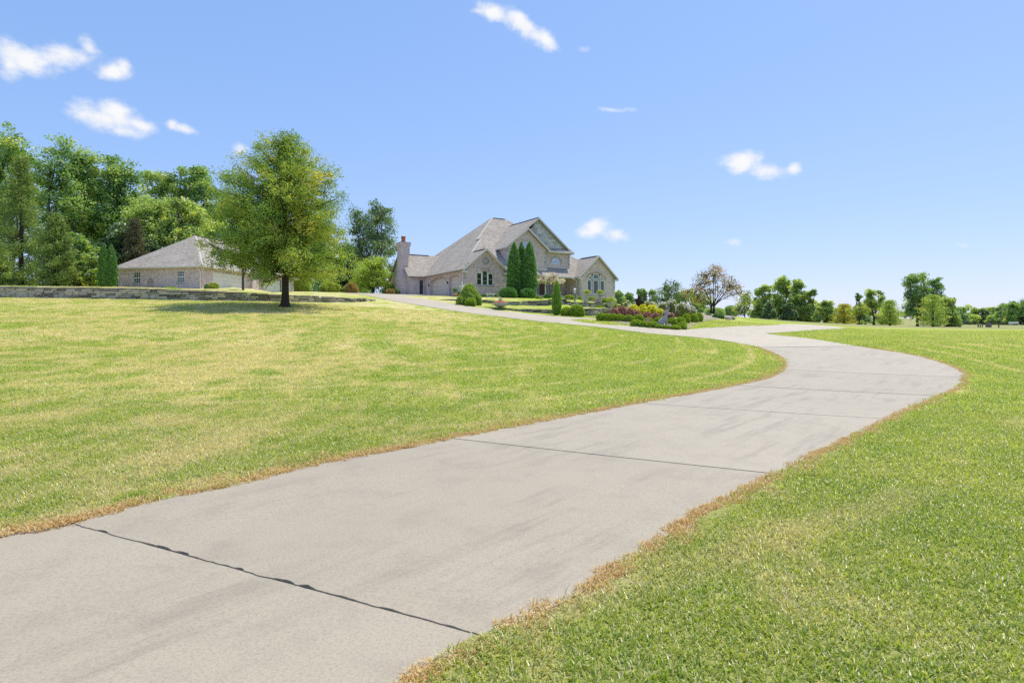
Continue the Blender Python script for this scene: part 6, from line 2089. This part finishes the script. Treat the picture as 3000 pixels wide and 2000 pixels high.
# ================================================================ garden furniture and statues
M_CAST = stone_mat('cast_stone', [(0, (.46, .45, .43)), (1, (.56, .55, .52))], .9, 9)
M_CASTW = stone_mat('white_cast_stone', [(0, (.66, .66, .65)), (1, (.74, .74, .72))], .85, 9)
M_CASTG = stone_mat('weathered_cast_stone', [(0, (.40, .39, .36)), (1, (.47, .46, .43))], .9, 11)
M_WOODD = bark_mat('carved_wood', (.030, .018, .013), (.085, .050, .034))
M_POST = bark_mat('grey_post', (.13, .115, .10), (.24, .22, .20))
M_WHITEP = plain('white_enamel', (.78, .78, .76), .35, .04)
M_LAMPG = plain('frosted_lamp_glass', (.74, .74, .72), .3, .05)


def fuse(o, voxel, smooth=4):
    """grow overlapping forms into one continuous skin"""
    m = o.modifiers.new('fuse', 'REMESH'); m.mode = 'VOXEL'; m.voxel_size = voxel; m.use_smooth_shade = True
    s = o.modifiers.new('soften', 'SMOOTH'); s.factor = .5; s.iterations = smooth
    return o


def figure(m, H, arm=(.25, .9), arm2=(-.22, .45), robe=True):
    """standing robed figure of height H, facing -Y"""
    h = H / 7.2
    prof = [(1.25 * h, 0), (1.2 * h, .5 * h), (.95 * h, 2.0 * h), (.82 * h, 3.2 * h), (.66 * h, 4.2 * h), (.88 * h, 5.1 * h), (.95 * h, 5.5 * h), (.55 * h, 5.9 * h), (.30 * h, 6.1 * h)]
    m.lathe(prof, 14, sy=.72)
    m.tube([(0, 0, 5.8 * h), (0, -.04 * h, 6.4 * h)], [.3 * h, .28 * h], 8)
    m.ball((0, -.06 * h, 6.7 * h), .42 * h, .48 * h, .56 * h)
    m.ball((0, -.5 * h, 6.62 * h), .1 * h, .12 * h, .14 * h)
    m.ball((0, .08 * h, 6.85 * h), .46 * h, .46 * h, .46 * h)
    for sx, (ax, az) in ((1, arm), (-1, arm2)):
        s = (sx * .85 * h, 0, 5.45 * h); e = (sx * 1.05 * h + ax * h, -.25 * h, 4.3 * h + (az - .45) * 2.0 * h); w = (ax * 2.2 * h + sx * .3 * h, -.75 * h, 4.3 * h + az * 2.4 * h)
        m.tube([s, e, w], [.30 * h, .24 * h, .17 * h], 8); m.ball(w, .2 * h)
    for k in range(6):      # folds of the robe
        a = -math.pi / 2 + (k - 2.5) * .42
        m.tube([(1.22 * h * math.cos(a), 1.22 * h * math.sin(a) * .72, .05 * h), (.84 * h * math.cos(a), .84 * h * math.sin(a) * .72, 3.0 * h)], [.12 * h, .05 * h], 5)


def statue(px, top, by, Y, label, mat, name='garden_statue', rz=0.0, ped=.12, group=None, **kw):
    b = P(px, by, Y); b[2] = gz1(b[0], b[1]); H = (HY - top) / F * Y + EYE - b[2]
    t = thing(name, label, 'statue', tuple(b), rz, group)
    m = MB(); w = max(.13, H * .17); m.box(-w, w, -w, w, -.05, ped * .8); m.box(-w * .85, w * .85, -w * .85, w * .85, ped * .8, ped); m.build('plinth', mat, t)
    m = MB(); figure(m, H - ped, **kw); o = m.build('figure', mat, t, (0, 0, ped)); fuse(o, max(.016, H * .014))
    return t


statue(1354, 828, 868, 69.2, 'white robed statue at the garage corner behind the dwarf spruce', M_CASTW, rz=R(15), arm=(.3, .95), arm2=(-.5, .7))
statue(1477, 847, 872, 70.2, 'small white statue at the right foot of the garage gable', M_CASTW, rz=R(20))
statue(1759, 871, 897, 56.6, 'grey statue right of the brick steps on the upper wall', M_CASTG, rz=R(-10))
statue(1771, 891, 917, 52.2, 'grey statue beside the boxwood ball on the lower wall', M_CASTG, rz=R(10), arm=(.1, .5))
statue(1689.5, 862, 887, 60.2, 'pale statue between the two boxwoods beside the lamp post', M_CAST, rz=R(12))


def lamp_post(px, top, Y, label, post_mat, dark=False):
    b = on(px, Y); H = (HY - top) / F * Y + EYE - b[2]
    t = thing('lamp_post', label, 'lamp post', tuple(b), R(20))
    m = MB(); m.lathe([(.10, 0), (.10, .10), (.06, .16), (.045, .3), (.04, H - .62), (.06, H - .60), (.075, H - .56), (.05, H - .53)], 12); m.build('post', post_mat, t)
    ln = empty('lantern', parent=t)
    m = MB(); m.lathe([(.085, H - .53), (.10, H - .50), (.135, H - .17), (.13, H - .165), (.08, H - .50)], 6, smooth=False); m.build('lantern_glass', M_LAMPG, ln)
    m = MB()
    for k in range(6):
        a = 2 * math.pi * k / 6; m.tube([(.10 * math.cos(a), .10 * math.sin(a), H - .51), (.14 * math.cos(a), .14 * math.sin(a), H - .165)], .010, 5)
    m.build('lantern_bars', post_mat, ln)
    m = MB(); m.lathe([(.165, H - .17), (.16, H - .155), (.09, H - .085), (.05, H - .07), (.045, H - .05), (.02, H - .035), (.018, H - .01), (.006, H)], 6, smooth=False); m.build('lantern_roof', post_mat if dark else M_WHITEP, ln)


lamp_post(1684, 843, 56.9, 'white headed lamp post on a pinkish grey post by the terrace wall', plain('lamp_post_paint', (.30, .25, .245), .5))
lamp_post(1905.5, 861, 55.5, 'dark lamp post rising behind the hydrangeas', plain('lamp_post_dark', (.10, .08, .09), .5), True)

# stone bench
b = on(1437, 66.3)
t = thing('stone_bench', 'pale stone bench on the upper lawn before the garage gable', 'bench', tuple(b), R(6))
m = MB(); m.box(-.52, .52, -.18, .18, .40, .47); m.box(-.49, .49, -.155, .155, .372, .402); m.build('seat', M_CASTW, t)
for s in (-1, 1):
    m = MB(); x = .34 * s
    m.prism([(x - .05, -.13, 0), (x + .05, -.13, 0), (x + .035, -.13, .1), (x + .03, -.13, .26), (x + .06, -.13, .37), (x - .06, -.13, .37), (x - .03, -.13, .26), (x - .035, -.13, .1)], (0, .26, 0)); m.build('leg', M_CASTW, t)

# big bowl planter with coral flowers and a cherub
b = on(1466, 51.9)
t = thing('flower_urn', 'wide carved stone bowl full of coral and pink flowers beside the drive', 'urn', tuple(b))
m = MB(); m.lathe([(.34, 0), (.34, .06), (.24, .10), (.16, .18), (.20, .22), (.42, .30), (.56, .42), (.60, .52), (.66, .56), (.64, .60), (.56, .60), (.50, .54)], 24)
for k in range(16):
    a = 2 * math.pi * k / 16; m.tube([(.22 * math.cos(a), .22 * math.sin(a), .23), (.45 * math.cos(a), .45 * math.sin(a), .33), (.585 * math.cos(a), .585 * math.sin(a), .47)], [.03, .045, .03], 6)
for s in (-1, 1): m.tube([(s * .58, 0, .36), (s * .72, 0, .42), (s * .76, 0, .52), (s * .66, 0, .56)], .035, 7)
m.build('bowl', M_CAST, t)
r = np.random.default_rng(61); C = in_lobe(r, 900, (0, 0, .62), (.56, .56, .20), .5, -.3)
V, Q, T = leaves(C, .075, r, r.uniform(0, 1, len(C)), 0, aspect=.8); leaf_obj('flowers', V, Q, T, L_FLOW, t)
C = in_lobe(r, 900, (0, 0, .05), (.68, .6, .14), .5, -.2); V, Q, T = leaves(C, .09, r, r.uniform(0, 1, len(C)), 0); leaf_obj('ivy', V, Q, T, L_ARB, t)
t = thing('cherub_statue', 'small stone cherub standing among the coral flowers of the bowl', 'statue', (b[0], b[1], b[2] + .62), R(15))
m = MB(); m.ball((0, 0, .42), .085, .085, .09); m.ball((0, 0, .22), .10, .085, .13); m.ball((0, -.01, .10), .115, .10, .10)
for s in (-1, 1):
    m.tube([(s * .09, 0, .29), (s * .15, -.04, .22), (s * .08, -.12, .24)], [.045, .04, .03], 7); m.tube([(s * .06, -.02, .06), (s * .08, -.13, .05), (s * .07, -.17, -.04)], [.06, .05, .035], 7)
    m.tube([(s * .04, .08, .28), (s * .15, .12, .36), (s * .2, .12, .28)], [.02, .035, .01], 6)
fuse(m.build('figure', M_CAST, t), .012)

# terracotta pot with a spiky plant, blue barrel pot beside it
b = on(1334, 69.3)
t = thing('flower_pot', 'terracotta pot with a dark leafy plant before the garage door', 'flower pot', tuple(b))
m = MB(); m.lathe([(.20, 0), (.27, .34), (.31, .35), (.31, .44), (.27, .44), (.25, .38)], 18); m.build('pot', plain('pale_terracotta', (.52, .33, .23), .85, .2), t)
r = np.random.default_rng(62); C = in_lobe(r, 650, (0, 0, .72), (.34, .34, .42), .6, -.6); V, Q, T = leaves(C, .13, r, .4 + r.normal(0, .2, len(C)), -.4, aspect=.3); leaf_obj('foliage', V, Q, T, L_ARB, t)
b = on(1345.5, 69.8)
t = thing('barrel_pot', 'dark blue glazed barrel pot right of the terracotta pot', 'flower pot', tuple(b))
m = MB(); m.lathe([(.17, 0), (.235, .2), (.25, .32), (.22, .5), (.24, .52), (.24, .56), (.20, .56), (.18, .48)], 18); m.build('pot', plain('blue_glaze', (.025, .045, .10), .25, .2, spec=.5), t)
m = MB(); m.lathe([(.255, .30), (.262, .32), (.255, .34)], 18); m.build('rim_band', M_DARK, t)

# ---------------------------------------------------------------- brick steps with pillars
b0 = on(1716, 55.6); zlo = gz1(b0[0] + .3, b0[1] - .7); up_ = gz1(b0[0] + .9, b0[1] + 2.6)
SA = R(14)
st_ = thing('brick_steps', 'brick garden steps with brick pillars rising between the terraces', 'steps', (b0[0], b0[1], zlo), SA)
rise = max(.62, up_ - zlo)
M_TREAD = plain('step_tread_stone', (.40, .31, .26), .9, .15)
for k in range(5):
    m = MB(); m.box(.26, 1.30, -.1 + k * .34, 2.2, -.2, rise * (k + 1) / 5 - .05); m.build('step', M_BRICKRED, st_)
    m = MB(); m.box(.25, 1.31, -.14 + k * .34, .30 + k * .34, rise * (k + 1) / 5 - .048, rise * (k + 1) / 5); m.build('tread', M_TREAD, st_)
for x in (0.0, 1.36):
    m = MB(); m.box(x, x + .24, .1, 2.2, -.2, rise + .25 if x else rise + .05); m.build('cheek_wall', M_BRICKRED, st_)
    m = MB(); m.box(x, x + .24, -.14, .10, -.2, rise + .14); m.box(x - .025, x + .265, -.165, .125, rise + .14, rise + .20); m.build('pillar', M_BRICK2, st_)
for i, x in enumerate((.12, 1.48)):
    wx_, wy_ = loc_pt(b0, SA, x, -.02)
    t = thing('pedestal_urn', ('left one of two urns with lime plants on the step pillars', 'right one of two urns with lime plants on the step pillars')[i], 'urn', (wx_, wy_, zlo + rise + .20), 0, 'urns on the step pillars'); t.scale = (.92, .92, .85)
    m = MB(); m.lathe([(.15, 0), (.15, .04), (.07, .09), (.05, .22), (.09, .27), (.24, .36), (.30, .46), (.34, .48), (.33, .51), (.26, .50), (.22, .44)], 18); m.build('bowl', M_CAST, t)
    r = np.random.default_rng(70 + i); C = in_lobe(r, 1100, (0, 0, .74), (.42, .42, .32), .5, -.55); V, Q, T = leaves(C, .10, r, .55 + r.normal(0, .22, len(C)), -.2, aspect=.34, outward=(C - [0, 0, .55]), ow=1.5); leaf_obj('foliage', V, Q, T, L_LIME, t)

b = on(1790, 54.4)
t = thing('stone_planter', 'flared pale stone planter below the lime bush right of the steps', 'planter', (b[0], b[1], b[2] + .0))
m = MB(); m.lathe([(.20, 0), (.20, .05), (.12, .1), (.15, .16), (.33, .36), (.40, .52), (.44, .54), (.44, .60), (.38, .60), (.34, .52)], 18); m.build('bowl', M_CAST, t)
r = np.random.default_rng(73); C = in_lobe(r, 900, (0, 0, .82), (.45, .45, .36), .5, -.5); V, Q, T = leaves(C, .11, r, .6 + r.normal(0, .2, len(C)), -.2, aspect=.34, outward=(C - [0, 0, .6]), ow=1.4); leaf_obj('foliage', V, Q, T, L_LIME, t)

# ---------------------------------------------------------------- carved wooden figure
b = on(1872, 49.2); H = (HY - 864) / F * 49.2 + EYE - b[2]; s = H / 1.6
t = thing('wood_carving', 'dark brown carved wooden figure standing among the yellow shrubs', 'carving', tuple(b), R(10)); t.scale = (s, s, s)
m = MB()
m.lathe([(.27, -.1), (.25, .15), (.22, .5), (.235, .85), (.24, 1.1), (.17, 1.25), (.11, 1.30)], 12)
m.ball((.02, -.03, 1.42), .15, .16, .16); m.ball((.05, -.17, 1.38), .07, .09, .06); m.ball((-.09, .0, 1.55), .05); m.ball((.13, .0, 1.55), .05)
m.tube([(-.18, 0, 1.12), (-.36, -.10, 1.10), (-.33, -.22, 1.25)], [.11, .10, .08], 8); m.tube([(.2, 0, 1.12), (.31, -.12, .92), (.24, -.22, .74)], [.11, .10, .08], 8)
m.tube([(-.12, -.1, .3), (-.14, -.2, .06)], [.13, .14], 8); m.tube([(.13, -.1, .3), (.15, -.2, .06)], [.13, .14], 8)
fuse(m.build('figure', M_WOODD, t), .022)
m = MB(); m.lathe([(.30, -.15), (.32, .02), (.28, .08)], 12); m.build('stump_base', M_WOODD, t)

# ---------------------------------------------------------------- seated stone dog
b = on(1945, 38.2); H = (HY - 909) / F * 38.2 + EYE - b[2]; s = H / 1.02
t = thing('dog_statue', 'pale grey stone statue of a seated dog looking right above the boxwoods', 'statue', tuple(b), R(-8)); t.scale = (s, s, s)
m = MB()
m.tube([(-.24, 0, .16), (-.17, 0, .30), (-.03, 0, .47), (.08, 0, .63), (.13, 0, .74)], [.17, .185, .165, .14, .105], 12)      # rump, back, chest, neck
m.ball((.05, 0, .50), .16, .14, .17); m.ball((-.23, 0, .17), .19, .18, .17)
m.tube([(.13, 0, .72), (.16, 0, .84)], [.105, .095], 10); m.ball((.17, 0, .86), .115, .10, .10)                             # neck, skull
m.tube([(.20, 0, .85), (.30, 0, .83), (.36, 0, .82)], [.075, .062, .050], 9); m.ball((.385, 0, .84), .022)                   # muzzle, nose
for sy in (-1, 1):
    m.tube([(.10, sy * .085, .90), (.07, sy * .12, .86), (.08, sy * .125, .76)], [.04, .045, .02], 7)                        # hanging ear
    m.tube([(.10, sy * .09, .50), (.13, sy * .095, .28), (.13, sy * .095, .06)], [.075, .055, .05], 9); m.ball((.18, sy * .095, .035), .08, .052, .038)   # fore leg, paw
    m.ball((-.16, sy * .14, .20), .16, .075, .15); m.tube([(-.06, sy * .15, .22), (-.12, sy * .16, .08), (.0, sy * .16, .04)], [.07, .055, .05], 8)      # thigh, hock
    m.ball((.03, sy * .16, .03), .08, .05, .036)
m.tube([(-.36, 0, .10), (-.46, .03, .06), (-.52, .08, .04)], [.05, .035, .02], 8)                                             # tail
fuse(m.build('body', M_CASTG, t), .016, 3)
m = MB(); m.box(-.46, .32, -.24, .24, -.08, .0); m.build('plinth', M_CASTG, t)
m = MB(); m.lathe([(.05, .94), (.13, 1.0), (.15, 1.04), (.12, 1.04), (.08, 1.0)], 12, (.15, 0, 0)); m.build('head_bowl', M_CASTW, t)


def rock(px, by, Y, w, h, seed, label, mat, up=0):
    r = random.Random(seed); b = on(px, Y)
    t = thing('rock', label, 'rock', (b[0], b[1], b[2] + up)); m = MB()
    m.ball((0, 0, h * .3), w, w * .7, h * .7, 12, 8)
    for v in m.v: v *= 1 + r.uniform(-.12, .12)
    m.build('stone', mat, t)


rock(1958, 952, 38.3, .34, .24, 1, 'flat brown rock at the right foot of the dog', M_WCAP)
rock(2134, 938, 49.5, .30, .30, 2, 'grey boulder at the right end of the dark shrubs', M_WSTONE)
rock(2146, 939, 50.0, .24, .24, 3, 'smaller boulder beyond the grey boulder', M_WCAP)
b = on(2020, 44.3)
t = thing('tree_stump', 'sawn dark tree stump on the gravel beside the boxwoods', 'tree stump', tuple(b))
m = MB(); m.lathe([(.24, -.1), (.20, .05), (.175, .30)], 14); m.build('bark', M_BARKD, t); m = MB(); m.lathe([(.165, .30), (.165, .318)], 14); m.build('cut_top', plain('cut_wood', (.30, .24, .18), .9), t)

# round yard sign on a stake
b = on(1899, 39.6); z0 = P(1899, 937.5, 39.6)[2]
t = thing('yard_sign', 'small round red yard sign with pale rim among the boxwoods', 'sign', tuple(b), R(-8)); hh = z0 - b[2]
m = MB(); m.tube([(0, .01, -.15), (0, .01, hh)], .012, 6); m.build('stake', M_DARK, t)
def disc(rad, y0, y1):
    m = MB(); n = 28; m.prism([(rad * math.cos(2 * math.pi * i / n), y0, hh + rad * math.sin(2 * math.pi * i / n)) for i in range(n)], (0, y1 - y0, 0)); return m
disc(.145, -.012, -.002).build('rim', plain('sign_rim', (.70, .55, .48), .5), t); disc(.122, -.018, -.010).build('face', plain('sign_red', (.55, .11, .10), .5), t)
m = MB(); m.box(-.085, .085, -.022, -.016, hh - .035, hh + .02); m.build('pale_band', plain('sign_band', (.72, .60, .56), .5), t)

# ---------------------------------------------------------------- fences and posts
fa, fb = on(1128, 85.5), on(1163, 86.5)
t = thing('picket_fence', 'weathered wooden fence between the big bush and the chimney', 'fence', tuple(fa))
for k in range(14):
    q = fa + (fb - fa) * k / 13 - fa; m = MB(); w_ = .055; m.prism([(q[0] - w_, q[1], q[2] - .1), (q[0] + w_, q[1], q[2] - .1), (q[0] + w_, q[1], q[2] + 1.45), (q[0], q[1], q[2] + 1.55), (q[0] - w_, q[1], q[2] + 1.45)], (0, .03, 0)); m.build('picket', M_POST, t)
for z in (.4, 1.1):
    m = MB(); m.bar((0, .05, z), tuple((fb - fa) + np.array((0, .05, z))), .04, .09); m.build('rail', M_POST, t)
FP = [on(2785 + 24 * k, 232 - 1.5 * k) for k in range(11)]
t = thing('board_fence', 'dark board fence along the far side of the pasture', 'fence', tuple(FP[0]))
M_FENCE = plain('dark_fence_wood', (.07, .065, .07), .9, .2)
for p in FP:
    q = p - FP[0]; m = MB(); m.box(q[0] - .09, q[0] + .09, q[1] - .09, q[1] + .09, q[2] - .2, q[2] + 1.45); m.build('post', M_FENCE, t)
for a, c in zip(FP[:-1], FP[1:]):
    for z in (.4, .85, 1.3):
        m = MB(); m.bar(tuple(a - FP[0] + np.array((.1, -.1, z))), tuple(c - FP[0] + np.array((-.1, -.1, z))), .04, .16); m.build('rail', M_FENCE, t)
for i, (px, hgt, Y) in enumerate([(2812, .55, 112), (2866, .8, 118), (2872, .55, 119), (2878, .6, 118), (2890, .85, 120), (2896, .9, 119), (2902, .75, 118), (2926, .5, 112)]):
    b = on(px, Y); t = thing('fence_post', f'{ordn[i]} short weathered post from the left standing in the pasture', 'post', tuple(b), .3 * i, 'short posts in the pasture')
    m = MB(); w_ = .13 if 3 < i < 7 else .09; m.box(-w_, w_, -w_, w_, -.2, hgt); m.add([(-w_, -w_, hgt), (w_, -w_, hgt), (w_, w_, hgt), (-w_, w_, hgt), (0, 0, hgt + .07)], [(0, 1, 4), (1, 2, 4), (2, 3, 4), (3, 0, 4)]); m.build('shaft', M_POST, t)
b = on(2934, 200); hh = (HY - 897) / F * 200 + EYE - b[2]
t = thing('utility_pole', 'thin grey utility pole before the far trees on the right', 'utility pole', tuple(b))
m = MB(); m.tube([(0, 0, -.3), (0, 0, hh)], [.17, .11], 8); m.build('pole', M_POST, t); m = MB(); m.box(-1.0, 1.0, -.05, .05, hh - .6, hh - .45); m.build('crossarm', M_POST, t)
b = on(2970, 205)
t = thing('stock_trailer', 'small white trailer under the far trees at the right edge', 'trailer', tuple(b), R(5))
m = MB(); m.box(-1.3, 1.1, -.7, .7, .45, 1.15); m.box(-1.35, 1.15, -.74, .74, 1.15, 1.22); m.build('body', M_WHITEP, t)
for x in (-.5, .3):
    m = MB(); m.tube([(x, -.78, .3), (x, -.62, .3)], .3, 14); m.build('wheel', M_DARK, t)
m = MB(); m.bar((1.1, 0, .5), (1.9, 0, .45), .08, .08); m.build('drawbar', M_DARK, t)
